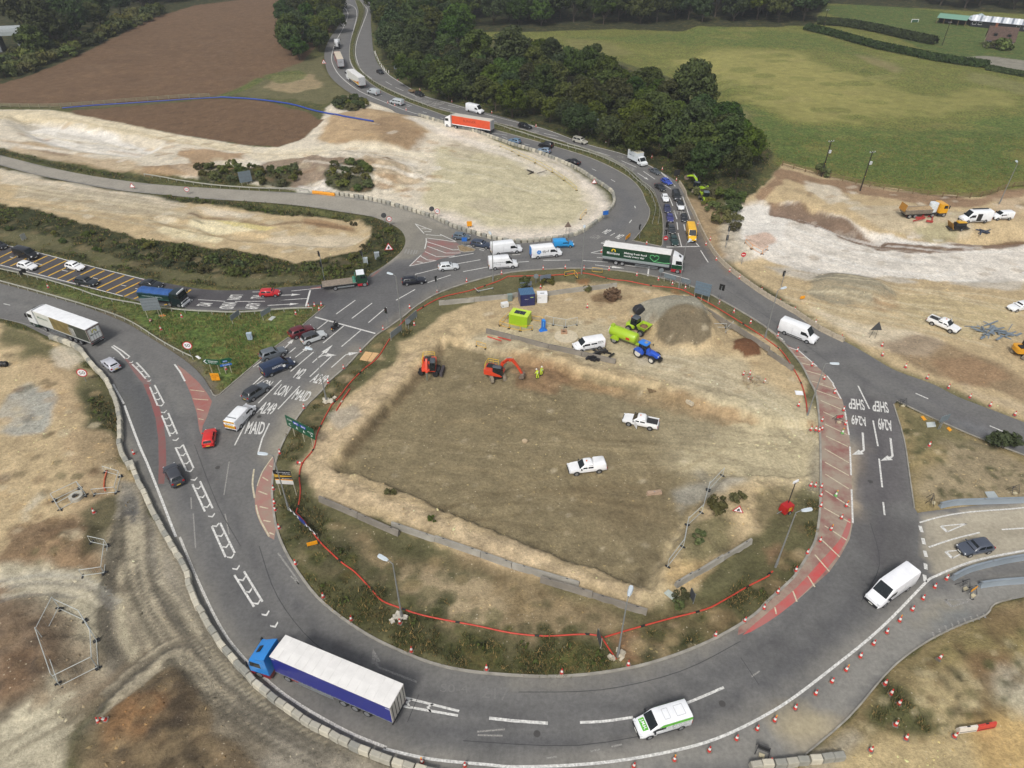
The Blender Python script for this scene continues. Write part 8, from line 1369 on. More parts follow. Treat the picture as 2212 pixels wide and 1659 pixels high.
def panel_fence(pl,label,group,h=2.0,m=FRM,closed=False,wires=5,name="mesh_fence_panel"):
    q=[G(*c) for c in pl]
    for a,b in zip(q,q[1:]+(q[:1] if closed else [])) if closed else zip(q[:-1],q[1:]):
        L=math.hypot(b.x-a.x,b.y-a.y);t=thing(name,label,"fence panel",(a.x,a.y,(a.z+b.z)/2),math.atan2(b.y-a.y,b.x-a.x),group)
        MB().tube([(.03,0,.05),(.03,0,h),(L-.03,0,h),(L-.03,0,.05)],.042,6).obj("frame",m,t);MB().tube([(.03,0,.15),(L-.03,0,.15)],.038,6).obj("bottom_rail",m,t)
        for k in range(1,wires+1):MB().tube([(L*k/(wires+1),0,.15),(L*k/(wires+1),0,h)],.008,3).obj("wire",MESHM,t)
        for e in (.1,L-.1):MB().box((e,0,.06),(.2,.65,.12)).obj("foot_block",DARKP,t)
panel_fence(tl(0,3,"525,292 362,527 515,945 852,802 838,562 735,388"),"steel mesh fence panel round the dug patch at the lower left","mesh panels at lower left",2.0,closed=True);panel_fence(tl(0,2,"905,760 1045,800 1010,940 810,960"),"steel mesh fence panel round the small hole beside the block row","mesh panels beside the block row",1.1);panel_fence(tl(0,2,"470,1010 520,1090 745,965 690,900"),"steel mesh fence panel round the concrete ring at left","mesh panels round the ring",1.3,closed=True);panel_fence(tl(0,2,"785,1370 930,1400 905,1640 710,1660"),"steel mesh fence panel at the edge of the haul road","mesh panels at the haul road",1.2);panel_fence(tl(2,1,"1745,1140 1840,1215 1905,1160"),"loose mesh fence panel leaning on the island's right barrier","loose mesh panels",.9);panel_fence(tl(1,1,"1890,835 1920,865 2050,835"),"mesh panel lying on the top left bank of the island","flat mesh panels",.25)
panel_fence(tl(2,2,"1820,790 1690,930 1640,1110 1510,1230 1480,1400 1340,1590"),"mesh fence panel along the right side of the excavation","mesh panels on the excavation's right",1.5);panel_fence(zm(1015.2,583.2,.125,"1290,920 1440,950 1650,990 1850,950"),"bare mesh fence panel behind the manhole slab","mesh panels behind the manhole slab",1.6)
YB=plain("barrier_yellow",224,176,36,.5)
YZ= lambda s:zm(1015.2,583.2,.125,s)
panel_fence(YZ("680,800 515,965 680,1010 870,1055 1080,1040"),"yellow pedestrian barrier in the ring round the lime cabin","yellow barriers round the lime cabin",1.0,YB,wires=9,name="pedestrian_barrier");panel_fence(YZ("1060,870 1260,900"),"yellow pedestrian barrier to the right of the lime cabin", None,1.0,YB,wires=9,name="pedestrian_barrier");panel_fence(YZ("110,1310 280,1360"),"lone yellow pedestrian barrier on the excavation's top bank", None,1.0,YB,wires=9,name="pedestrian_barrier");panel_fence(YZ("1630,110 1800,80 1860,150"),"yellow pedestrian barrier beside the top lamp post","yellow barriers by the top lamp post",1.0,YB,wires=9,name="pedestrian_barrier");panel_fence(tl(2,1,"690,690 780,700"),"yellow pedestrian barrier at the top kerb behind the red duct", None,1.0,YB,wires=9,name="pedestrian_barrier");panel_fence(tl(1,0,"2110,1270 2212,1310")+tl(2,0,"60,1345 200,1410 350,1490 450,1560 560,1650"),"faded yellow pedestrian barrier behind the curved block wall","yellow barriers on the upper site",1.0,plain("barrier_faded",206,180,70,.6),wires=7,name="pedestrian_barrier");panel_fence(tl(2,1,"590,240 640,180"),"yellow barrier at the right end of the pale upper site", None,1.0,YB,wires=7,name="pedestrian_barrier")
panel_fence(tl(2,1,"2015,440 2070,495 2160,540 2205,500"),"yellow and orange barrier round the pit on the chalk bank","barriers round the chalk pit",1.0,plain("barrier_orange",224,150,60,.5),wires=9,name="pedestrian_barrier")
# water-filled barrier, orange barrier, ladders of temporary sign frames
def water_barrier(a,b,col,label,name="water_filled_barrier"):
    A,B=G(*a),G(*b);L=(B-A).length;t=thing(name,label,"barrier",A,math.atan2(B.y-A.y,B.x-A.x));MB().loft([[(q,-.22,0),(q,-.2,.3),(q,-.08,.75),(q,.08,.75),(q,.2,.3),(q,.22,0)] for q in (0,L)]).obj("shell",plain("plastic_%d_%d"%col[:2],*col,.45),t);MB().box((L/2,0,.77),(.3,.1,.05)).obj("filler_cap",DARKP,t);MB().box((L/2,0,.2),(L*.9,.46,.05)).obj("groove",DARKP,t)
water_barrier(*tl(3,3,"1630,1345 1785,1325"),(216,208,196),"white plastic barrier at the end of the rope on sandy ground");water_barrier(*tl(3,3,"1790,1325 1945,1295"),(196,66,56),"red plastic barrier joined to the white one on sandy ground")
ow=tl(1,1,"490,12 555,18 620,26 682,34")
for a,b in zip(ow[:-1],ow[1:]):water_barrier(a,b,(226,152,40),"orange plastic barrier at the left end of the curved block wall");bpy.data.objects[-1] if False else None
for o in [o for o in COL.objects if o.name.startswith("water_filled_barrier") and "orange plastic" in o.get("label","")]:o["group"]="orange plastic barriers"
def frame_sign(px,label,rz,fallen=True,face=None):
    p=G(*px);t=thing("folding_sign",label,"folding sign",p,rz);m=plain("frame_black",52,52,54,.6)
    for s in (-1,1):MB().tube([(s*.6,-.5,.03),(s*.5,0,1.2),(s*.6,.5,.03)],.035).obj("leg",m,t)
    for z_ in (.35,.75,1.15):MB().cyl((-.55,-.02,z_),(.55,-.02,z_),.03,n=6).obj("bar",m,t)
    if face:MB().box((0,-.16,1.0),(1.05,.04,.5),ry=0).obj("panel",face,t)
    MB().box((0,-.4,.09),(.5,.35,.16)).obj("sandbag",plain("sandbag",190,180,150,.9),t); return t
frame_sign(tl(3,3,"1680,90")[0],"black folding sign frame with yellow feet beside the slip road",.4);frame_sign(tl(3,3,"1740,150")[0],"orange-faced folding sign beside the slip road barrier",.5,face=SORG);frame_sign(tl(3,2,"600,320")[0],"folding sign with red and white panel on the upper red hatching",.2,face=plain("panel_red",190,60,70));frame_sign(tl(3,2,"1400,1020")[0],"fallen black sign frame at the dirt triangle's lower corner",1.0);frame_sign(tl(3,2,"2110,930")[0],"black sign frame at the right of the dirt triangle",.3);frame_sign(tl(3,2,"1150,180")[0],"small black sign frame at the dirt triangle's upper tip",.2);frame_sign(tl(2,3,"2160,1520")[0],"folded sign frame with black weight near the bottom edge",-.4,face=DARKP)
t=sign2(tl(3,2,"1470,395 1485,390"),1.6,2.7,"ladder-like sign back on a thin post on the dirt triangle",plain("frame_grey",112,124,130),.7,ribs=3,post=STEEL);t=sign2(tl(2,3,"735,545 760,630"),.5,1.9,"dark sign backs clustered where the red ducts meet",plain("sign_back_dark",70,72,74),.1,post=POSTM);sign2(tl(2,3,"1535,190 1560,240"),.4,1.8,"dark sign back beside the bush at the lower right of the island",plain("sign_back_dark",70,72,74),.1,post=STEEL)
def slab(name,label,cat,pl,m,th=.05,lift=.05):
    q=[G(*c) for c in pl];o=q[0];n=len(q);vs=[(p-o)+Vector((0,0,lift)) for p in q];mb=MB().add(vs+[v+Vector((0,0,th)) for v in vs],[tuple(range(n))[::-1],tuple(range(n,2*n))]+[(i,(i+1)%n,(i+1)%n+n,i+n) for i in range(n)])
    return tag(link(name,mb.mesh(name,m), None,o),label,cat)
ply=plain("plywood",204,166,118,.8,var=.15)
slab("plywood_sheet","left one of two plywood sheets on the island's left bank","plywood sheet",tl(1,1,"945,1382 1008,1390 960,1465 895,1452"),ply);slab("plywood_sheet","right one of two plywood sheets on the island's left bank","plywood sheet",tl(1,1,"1012,1390 1062,1396 1000,1470 964,1464"),ply,.05,.06);slab("steel_plate","pale steel plate lying by the sand at the excavation's lower corner","steel plate",tl(2,3,"1310,150 1350,120 1440,180 1400,225"),plain("plate_pale",176,184,176,.6));slab("sign_board","grey board lying flat at the right end of the grass wedge","board",tl(1,1,"105,1105 140,1075 172,1082 135,1114"),plain("board_grey",176,180,176));slab("sign_board","white board lying by the site entrance","board",tl(3,2,"228,62 295,68 305,102 240,98"),WHITE,.05,.1);slab("sign_board","pale grey board lying on the dirt triangle","board",tl(3,2,"1365,335 1440,330 1450,372 1375,378"),plain("board_pale",186,192,188));slab("sign_board","amber board lying at the top of the dirt triangle","board",tl(3,2,"1318,285 1340,278 1370,312 1345,320"),SORG);slab("sign_board","amber board lying at the right of the dirt triangle","board",tl(3,2,"1540,385 1560,372 1588,400 1570,415"),SORG);slab("steel_plate","grey plate lying beside the upper steel barrier","steel plate",tl(3,2,"1870,935 1950,930 1990,985 1900,990"),plain("plate_grey",160,168,170));slab("sign_board","small white board beside the crash barrier end","board",ZC("785,1500 820,1485 890,1530 850,1550"),WHITE);slab("sign_board","orange board at the foot of the large sign back","board",tl(0,1,"1370,1072 1415,1058 1438,1072 1395,1080"),plain("board_orange",214,142,74))
p=G(*tl(2,2,"1205,55")[0]);t=thing("pallet","brown wooden pallet on the excavation's upper bank","pallet",p,.2)
for k in range(6):MB().box((0,-.5+k*.2,.14),(1.2,.13,.03)).obj("slat",WOODM,t)
for k in (-.5,0,.5):MB().box((k,0,.06),(.1,1.1,.11)).obj("bearer",WOODM,t)
def boulder(px,d,label,rz=0,col=(186,166,136),seed=0):
    p=G(*px);rr=random.Random(seed);t=thing("boulder",label,"boulder",p,rz);vs=[]
    mb=MB().loft([[(d[0]*.5*k*math.cos(a)*rr.uniform(.8,1.1),d[1]*.5*k*math.sin(a)*rr.uniform(.8,1.1),d[2]*q) for a in np.linspace(0,6.28,9,endpoint=False)] for k,q in ((.85,-.1),(1,.25),(.95,.65),(.6,.95),(.2,1.0))]);mb.obj("rock",plain("rock_%d"%col[0],*col,.95,var=.35,scale=2),t,30); return t
boulder(tl(2,2,"110,500")[0],(.9,.8,.5),"pale boulder in the middle of the excavation floor",seed=1);boulder(zm(885.6,745.2,.125,"1680,285")[0],(1.0,.9,.7),"cream boulder just behind the digging excavator",seed=2);boulder(tl(2,1,"1128,1600")[0],(.5,.5,.3),"small pale block on the excavation's top bank",seed=3)
def beam(a,b,w_,h_,label,m):
    A,B=G(*a),G(*b);L=(B-A).length;t=thing("concrete_beam",label,"concrete beam",(A+B)/2,math.atan2(B.y-A.y,B.x-A.x));MB().box((0,0,h_/2),(L,w_,h_),taper=.92).obj("block",m,t);MB().box((0,0,h_+.005),(.2,.1,.02)).obj("lifting_eye",STEEL,t)
beam(*tl(2,2,"1165,955 1292,942"),.5,.45,"long pinkish concrete block lying on the excavation floor",plain("beam_pink",176,150,128,.9,var=.3));beam(*tl(2,2,"1515,150 1550,205"),.5,.5,"pale concrete block standing askew near the upper bank",plain("beam_pale",196,184,160,.9,var=.3))
p=G(*tl(0,2,"665,985")[0]);t=thing("concrete_ring","round concrete chamber ring inside the left mesh panels","concrete ring",p,0);MB().loft([[(r*math.cos(a),r*math.sin(a),z_) for a in np.linspace(0,6.28,24,endpoint=False)] for r,z_ in ((.85,0),(.85,.5),(.45,.5),(.45,.05))],cap=False).obj("ring",plain("ring_concrete",176,172,160,.9),t,40);MB().box((0,0,.52),(.5,.4,.03)).obj("hatch",plain("hatch_dark",50,48,46),t)
p=G(*tl(0,1,"70,1505")[0]);t=thing("rubber_pipe","black corrugated pipe end at the left edge","pipe",p,0)
for k in range(4):MB().loft([[(-.6*k+q,r*math.cos(a),.45+r*math.sin(a)) for a in np.linspace(0,6.28,16,endpoint=False)] for q,r in ((-.55,.42),(-.3,.5),(0,.42))],cap=False).obj("corrugation",BLACK,t,50)
# heaps of scrap and rubble
def scrap(px,label,col,n,spread,seed,size=(1.6,.12,.06),name="scrap_heap",cat="scrap"):
    p=G(*px);rr=random.Random(seed);t=thing(name,label,cat,p,0);m=plain("scrap_%d_%d"%(col[0],col[2]),*col,.5,var=.3)
    for k in range(n):o=MB().box((rr.gauss(0,spread),rr.gauss(0,spread*.6),rr.uniform(.05,.5)),(size[0]*rr.uniform(.5,1.2),size[1]*rr.uniform(.6,2),size[2]*rr.uniform(.6,3)),rz=rr.uniform(-1.3,1.3),ry=rr.uniform(-.3,.3)).obj("scrap_piece",m,t)
scrap(tl(3,1,"1935,1215")[0],"heap of grey steel rails and scrap on the right-hand site",(120,132,142),34,1.8,2,(2.6,.2,.06));scrap(tl(2,1,"785,1400")[0],"black pipe and timber offcuts beside the crew van",(44,42,42),9,.8,3,(1.6,.2,.15));scrap(tl(2,1,"680,1450")[0],"crumpled black sheeting below the long barrier",(34,34,38),14,.6,4,(.7,.4,.2));scrap(tl(2,1,"2080,1640")[0],"heap of broken kerb stones guarded by cones",(170,156,130),22,.9,5,(.6,.35,.2),"rubble_heap","rubble");scrap(tl(3,1,"1330,235")[0],"red and grey pipes lying in front of the yellow tipper",(168,60,56),7,1.6,6,(2.2,.2,.2));scrap(tl(3,1,"1860,350")[0],"bundle of dark pipes on the right-hand site",(66,74,90),8,.5,7,(3.2,.12,.12));scrap(tl(2,3,"900,700")[0],"white rubble round the foot of the bottom lamp post",(190,180,160),9,.5,8,(.5,.3,.15),"rubble_heap","rubble");scrap(tl(1,3,"1240,380")[0],"white rubble round the foot of the lower left lamp post",(194,188,174),9,.6,9,(.6,.4,.12),"rubble_heap","rubble");scrap(tl(1,2,"640,160")[0],"white rubble round the lamp post by the lettered lanes",(206,198,180),12,.7,10,(.6,.4,.12),"rubble_heap","rubble");scrap(tl(2,0,"190,1495")[0],"black plank and red marker on the pale upper site",(38,34,32),3,.8,11,(3.0,.25,.1))
# ================================================================ TREES, SHRUBS, HEDGES
def leaf_material(name,base,var):
    m,n,l,b=_mat(name);b.inputs["Roughness"].default_value=.75;b.inputs["Specular IOR Level"].default_value=.2
    oi=n.new("ShaderNodeObjectInfo");tc=n.new("ShaderNodeTexCoord");ns=n.new("ShaderNodeTexNoise");ns.inputs["Scale"].default_value=.55;ns.inputs["Detail"].default_value=6;l.new(tc.outputs["Object"],ns.inputs["Vector"])
    r=n.new("ShaderNodeValToRGB");e=r.color_ramp.elements;e[0].position=.30;e[0].color=(*[c*.55 for c in base],1);e[1].position=.72;e[1].color=(base[0]*1.5,base[1]*1.4,base[2]*1.2,1)
    l.new(ns.outputs["Fac"],r.inputs[0]);h=n.new("ShaderNodeHueSaturation");l.new(r.outputs[0],h.inputs["Color"])
    for sock,lo,hi in (("Hue",.5-var*.10,.5+var*.05),("Saturation",.85,1.25),("Value",.65,1.3)):
        mr=n.new("ShaderNodeMapRange");mr.inputs[3].default_value=lo;mr.inputs[4].default_value=hi
        w_=n.new("ShaderNodeMath");w_.operation='FRACT';k=n.new("ShaderNodeMath");k.operation='MULTIPLY';k.inputs[1].default_value={"Hue":1.0,"Saturation":7.3,"Value":3.7}[sock]
        l.new(oi.outputs["Random"],k.inputs[0]);l.new(k.outputs[0],w_.inputs[0]);l.new(w_.outputs[0],mr.inputs[0]);l.new(mr.outputs[0],h.inputs[sock])
    l.new(h.outputs[0],b.inputs["Base Color"]); return m
LEAF=leaf_material("leaves",(0.042,0.066,0.020),.6);LEAFS=leaf_material("shrub_leaves",(0.085,0.108,0.042),.7);BARK=plain("bark",84,74,62,.95,var=.4)
def leaf_quads(c,nrm,size,rg):
    """many small leaf faces: centres c, outward directions nrm"""
    n=len(c);r=rg.normal(size=(n,3));d=nrm+r*.55;d/=np.linalg.norm(d,axis=1,keepdims=True)
    t=np.cross(d,rg.normal(size=(n,3)));t/=np.linalg.norm(t,axis=1,keepdims=True);b=np.cross(d,t);s=size[:, None]
    v=np.stack([c-t*s-b*s*.6,c+t*s-b*s*.45,c+t*s*.8+b*s*.7,c-t*s*.7+b*s*.55],1).reshape(-1,3); return v,np.arange(4*n).reshape(-1,4)
def flat_mesh(name,v,q,m):
    me=fast_mesh(name,v.astype(np.float32),q);me.polygons.foreach_set("use_smooth",np.zeros(len(q),bool));me.materials.append(m); return me
def crown_mesh(seed,R,Ht,base,n_cl,per,ls,m):
    rg=np.random.default_rng(seed);C=[];Nn=[];S=[]
    for k in range(n_cl):
        a=rg.uniform(0,2*np.pi);u=rg.uniform(-.55,1) if k>4 else rg.uniform(.3,1);rr=R*np.sqrt(max(0.02,1-abs(u)**2.2))*rg.uniform(.55,1.0)
        cc=np.array([rr*np.cos(a),rr*np.sin(a),base+(Ht-base)*(.5+.46*u)]);cr=rg.uniform(.26,.42)*R
        d=rg.normal(size=(per,3));d[:,2]+=.35;d/=np.linalg.norm(d,axis=1,keepdims=True);C.append(cc+d*cr*rg.uniform(.65,1.05,(per,1))*np.array([1,1,.8]));Nn.append(d);S.append(rg.uniform(.6,1.3,per)*ls)
    v,q=leaf_quads(np.concatenate(C),np.concatenate(Nn),np.concatenate(S),rg); return flat_mesh("crown",v,q,m)
def trunk_mesh(seed,R,Ht,base):
    rr=random.Random(seed);mb=MB().cyl((0,0,-.3),(0,0,base+1.5),.24,.15,8)
    for k in range(7):
        a=rr.uniform(0,6.28);z0=base*rr.uniform(.6,1.2);e=(R*.7*math.cos(a),R*.7*math.sin(a),z0+(Ht-base)*rr.uniform(.3,.6));mb.tube([(0,0,z0),(e[0]*.5,e[1]*.5,z0+(e[2]-z0)*.6),e],.07,5)
    return mb.mesh("trunk",BARK)
TREES=[(crown_mesh(s,R,h,b,ncl,per,ls,LEAF),trunk_mesh(s,R,h,b)) for s,R,h,b,ncl,per,ls in ((1,4.2,9.5,1.6,46,95,.30),(2,3.6,10.5,1.8,42,95,.28),(3,4.8,9.0,1.2,52,90,.32),(4,3.2,8.2,1.0,36,95,.28),(5,4.4,11.0,2.0,48,95,.30),(6,3.9,8.8,1.2,40,100,.30))]
BUSH=[crown_mesh(20+s,R,h,.0,ncl,per,ls,LEAFS) for s,R,h,ncl,per,ls in ((1,1.6,1.9,16,60,.17),(2,1.9,1.6,18,60,.18),(3,1.3,1.4,13,60,.15))]
BSTEM=MB().cyl((0,0,-.1),(0,0,.9),.06,.03,6).tube([(0,0,.2),(.3,.1,.8)],.03,4).tube([(0,0,.2),(-.2,-.2,.9)],.03,4).mesh("stem",BARK)
rt=random.Random(21)
def scatter(poly_px,spacing,z=0.0,rnd=None):
    pw=[(q.x,q.y) for q in W(pts(poly_px),z)];a=np.array(pw);rnd=rnd or rt;x0,y0=a.min(0);x1,y1=a.max(0);out=[]
    n=int((x1-x0)*(y1-y0)/spacing**2*6);X=np.array([rnd.uniform(x0,x1) for _ in range(n)]);Y=np.array([rnd.uniform(y0,y1) for _ in range(n)]);ok=sdist(X,Y,pw)>0
    for x,y in zip(X[ok],Y[ok]):
        if all((x-u)**2+(y-v)**2>spacing**2 for u,v in out):out.append((x,y))
    return out
def tree(x,y,label,group,sc=1.0,k=None,yaw=None,name="tree"):
    cr,tr=TREES[k if k is not None else rt.randrange(6)];t=thing(name,label,"tree",(x,y,on(x,y)),rt.uniform(0,6.28),group);s=sc*rt.uniform(.72,1.25);t.scale=(s,s,s*rt.uniform(.85,1.15));link("crown",cr,t);link("trunk",tr,t); return t
def bush(x,y,label,group,sc=1.0,k=None):
    t=thing("shrub",label,"shrub",(x,y,on(x,y)),rt.uniform(0,6.28),group);s=sc*rt.uniform(.8,1.25);t.scale=(s,s,s*rt.uniform(.8,1.1));link("foliage",BUSH[rt.randrange(3) if k is None else k],t);link("stem",BSTEM,t); return t
BELT="838,150 885,186 968,216 1106,254 1200,280 1266,304 1356,328 1430,366 1478,392 1530,418 1562,424 1592,398 1618,362 1600,330 1575,298 1545,262 1500,240 1400,206 1340,196 1290,168 1200,152 1110,142 1020,140 1000,136 930,140 860,110"
for x,y in scatter(BELT,6.4,.6):tree(x,y,"dense broadleaf tree in the belt between the dual carriageway and the grass field","tree belt beside the dual carriageway",.95)
for px,lb,sc,k in (((1490,250),"tall round-headed tree standing alone at the right of the belt",1.25,0),((1575,345),"thinner brownish tree at the right-hand end of the belt",1.05,4),((1265,190),"broad dome-shaped tree in the middle of the belt",1.35,2),((1110,158),"tall dark tree at the top left of the belt",1.35,4),((1030,150),"tree at the field corner of the belt",1.2,0)):
    p=G(*px);tree(p.x,p.y,lb,"tree belt beside the dual carriageway",sc,k)
for x,y in scatter("612,118 650,132 700,112 722,78 733,48 736,10 700,0 640,10 620,40 605,80",8.2):tree(x,y,"tree in the clump between the ploughed field and the far bend","tree clump left of the far bend",1.05)
for x,y in scatter("818,50 826,95 850,128 900,142 985,128 1010,104 985,60 1000,10 900,-2 812,0",9.0):tree(x,y,"tree in the clump on the right of the far bend","tree clump right of the far bend",1.3)
for x,y in scatter("1000,50 1330,44 1560,50 1750,52 1775,22 1770,6 1000,6",9.4,2):tree(x,y,"dark woodland tree behind the grass field","wood behind the field",1.7)
for x,y in scatter("1785,2 1900,-2 2000,8 2040,18 2260,26 2290,-14 1780,-14",12,2):tree(x,y,"tree in the wood behind the house and barn","wood behind the house",1.7)
for x,y in scatter("75,128 150,98 250,52 330,18 420,-4 500,-10 460,-10 50,-10 -40,-8 -40,20 52,28 70,60",12):tree(x,y,"woodland tree beyond the ploughed field at the upper left","wood at the upper left",1.5)
for x,y in scatter("-20,168 0,150 30,125 90,112 190,85 260,52 330,28 345,36 250,74 150,124 60,160 0,176",4.6):bush(x,y,"olive shrub along the ploughed field's upper edge","shrubs at the upper left wood edge",2.2)
for x,y in scatter("430,376 500,370 560,374 565,394 520,400 440,393",2.6):bush(x,y,"dark shrub in the clump by the sign on the pale slip road","shrubs by the pale slip road",.75)
for x,y in scatter("560,382 640,364 648,382 625,408 562,402",2.6):bush(x,y,"dark shrub on the brown bank left of the orange barriers","shrubs on the brown bank",.75)
for x,y in scatter("708,376 778,366 797,382 798,410 742,414 704,403",2.4):bush(x,y,"dark shrub on the bank above the curved block wall","shrubs above the block wall",.75)
for x,y in scatter("728,218 768,215 788,231 765,242 732,237",2.4):bush(x,y,"green shrub on the pale mound beside the blue pipe","shrubs on the pale mound",1.1)
for x,y in scatter("280,546 330,536 400,548 480,562 560,577 596,590 540,598 440,590 330,575",2.9):bush(x,y,"dark bramble shrub in the mass above the yellow-barred approach","brambles above the approach",.7)
for x,y in scatter("0,470 90,485 200,508 300,530 250,560 150,530 0,505",4.6):bush(x,y,"scrubby shrub on the bank at the far left","shrubs on the far left bank",.55)
for x,y in scatter("640,575 720,560 800,528 840,500 862,510 864,535 820,570 760,585 690,600",3.2):bush(x,y,"scrubby shrub round the end of the sandy strip","shrubs at the sandy strip's end",.5)
for x,y in scatter("400,430 553,442 680,458 790,474 850,495 840,505 790,486 680,468 553,452 400,440",3.2):bush(x,y,"low shrub along the lower edge of the pale slip road","shrubs below the pale slip road",.4)
for x,y in scatter("1490,410 1560,432 1600,452 1580,475 1600,500 1570,505 1530,450",2.8):bush(x,y,"green shrub on the slope behind the lime machines","shrubs behind the lime machines",1.2)
for q,lb,s in ((tl(2,3,"1460,190"),"dark green bush beside the steel plate at the island's lower right",.75),(tl(2,3,"1440,260"),"bush just below the steel plate at the island's lower right",.55),(tl(2,1,"300,790"),"scrubby bush behind the white fuel store",1.0),(tl(2,1,"120,815"),"scrubby bush behind the blue container",.9),(tl(2,1,"655,855"),"small bush against the concrete barrier",.5),(tl(3,0,"450,1520"),"dark bush at the foot of the left utility pole",1.3),(tl(3,2,"2030,560"),"green bush at the right edge of the dirt triangle",1.2),(tl(1,2,"1160,965"),"small green bush on the bank above the left barrier",.5),(tl(1,2,"1515,1180"),"second small green bush on the bank below the excavation",.4),(tl(2,2,"1780,1090"),"bush beside the road narrows sign",.9),(tl(2,2,"1600,1340"),"small bush on the yellow sand at the excavation's right",.5),(tl(2,2,"1950,1000"),"low bush on grey gravel at the excavation's right",.6)):
    p=G(*q[0]);bush(p.x,p.y,lb, None,s)
def hedge(pl,label,wd,h,n,seed):
    st=walk(pl,.5,2.0);rg=np.random.default_rng(seed);i=rg.integers(0,len(st),n);S_=np.array(st)[i];a=rg.uniform(0,np.pi,n);d=np.stack([-np.sin(S_[:,2])*np.cos(a),np.cos(S_[:,2])*np.cos(a),np.sin(a)],1)
    z=np.array([on(x,y) for x,y,_ in st])[i];r=rg.uniform(.75,1.1,n);c=np.stack([S_[:,0]+d[:,0]*wd*r+rg.normal(0,.25,n),S_[:,1]+d[:,1]*wd*r+rg.normal(0,.25,n),z+h*.15+np.abs(d[:,2])*h*.85*r],1)
    v,q=leaf_quads(c,d,rg.uniform(.22,.42,n),rg);o0=st[0];v-=np.array([o0[0],o0[1],0]);t=thing("hedge",label,"hedge",(o0[0],o0[1],0));link("foliage",flat_mesh("foliage",v,q,LEAF),t)
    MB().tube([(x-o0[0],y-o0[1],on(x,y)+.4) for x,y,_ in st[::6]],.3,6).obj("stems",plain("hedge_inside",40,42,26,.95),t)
hedge(tl(3,0,"420,215 740,245 1100,320 1440,395"),"clipped dark hedge on the far side of the lane",2.0,3.2,9000,1);hedge(tl(3,0,"330,262 600,330 900,415 1200,480 1500,540 1890,595"),"rough hedge along the top of the grass field",1.9,2.6,10000,2);hedge(tl(3,0,"1890,610 2050,640 2212,668 2400,690"),"hedge along the lane at the right edge",1.4,1.6,4000,3)

# ================================================================ GROUND COVER
def lookup(x,y):
    i=np.clip(np.searchsorted(gx,x),1,len(gx)-1);j=np.clip(np.searchsorted(gy,y),1,len(gy)-1);i-=(gx[i]-x>x-gx[i-1]);j-=(gy[j]-y>y-gy[j-1]); return j,i
def blades():
    rg=np.random.default_rng(8);n=330000;Y=24+176*rg.random(n)**1.15;X=(rg.random(n)*2-1)*(18+Y*.80);j,i=lookup(X,Y);c=GC0[j,i];lum_=c.mean(1)
    g=grn[j,i];clump=fbm(X,Y,.32,3)+.5;pr=np.clip(g*1.8,0,1)*np.clip((clump-.36)*5,0.04,1)*np.where(lum_<.25,1,0);keep=(SD[j,i]<-.35)&(rg.random(n)<pr*np.clip(1.2-Y/230,.25,1));X,Y,j,i,c=X[keep],Y[keep],j[keep],i[keep],c[keep]
    k=5;n=len(X);X=np.repeat(X,k)+rg.normal(0,.16,n*k);Y=np.repeat(Y,k)+rg.normal(0,.16,n*k);Z=np.repeat(H[j,i],k);h=rg.uniform(.14,.48,n*k);a=rg.uniform(0,6.28,n*k);wv=rg.uniform(.035,.08,n*k);lx,ly=rg.normal(0,.16,(2,n*k))
    v=np.stack([np.stack([X-np.cos(a)*wv,Y-np.sin(a)*wv,Z-.05],1),np.stack([X+np.cos(a)*wv,Y+np.sin(a)*wv,Z-.05],1),np.stack([X+lx,Y+ly,Z+h],1)],1).reshape(-1,3)
    base=np.repeat(c,k,0);mixv=rg.random((n*k,1));straw=np.array(lin(150,126,78));col=np.where(mixv<.26,straw*rg.uniform(.6,1.1,(n*k,1)),base*rg.uniform(.6,1.5,(n*k,1)))
    me=fast_mesh("grass",v.astype(np.float32),np.arange(len(v)).reshape(-1,3));set_col(me,"soil",np.repeat(col,3,0));m,nn,l,b=_mat("grass_blades");at=nn.new("ShaderNodeVertexColor");at.layer_name="soil";l.new(at.outputs[0],b.inputs["Base Color"]);b.inputs["Roughness"].default_value=.85;me.materials.append(m);o=kind(link("grass",me),"stuff");o["label"]="rough grass and dry weeds on the verges"; return n*k
nb=blades()
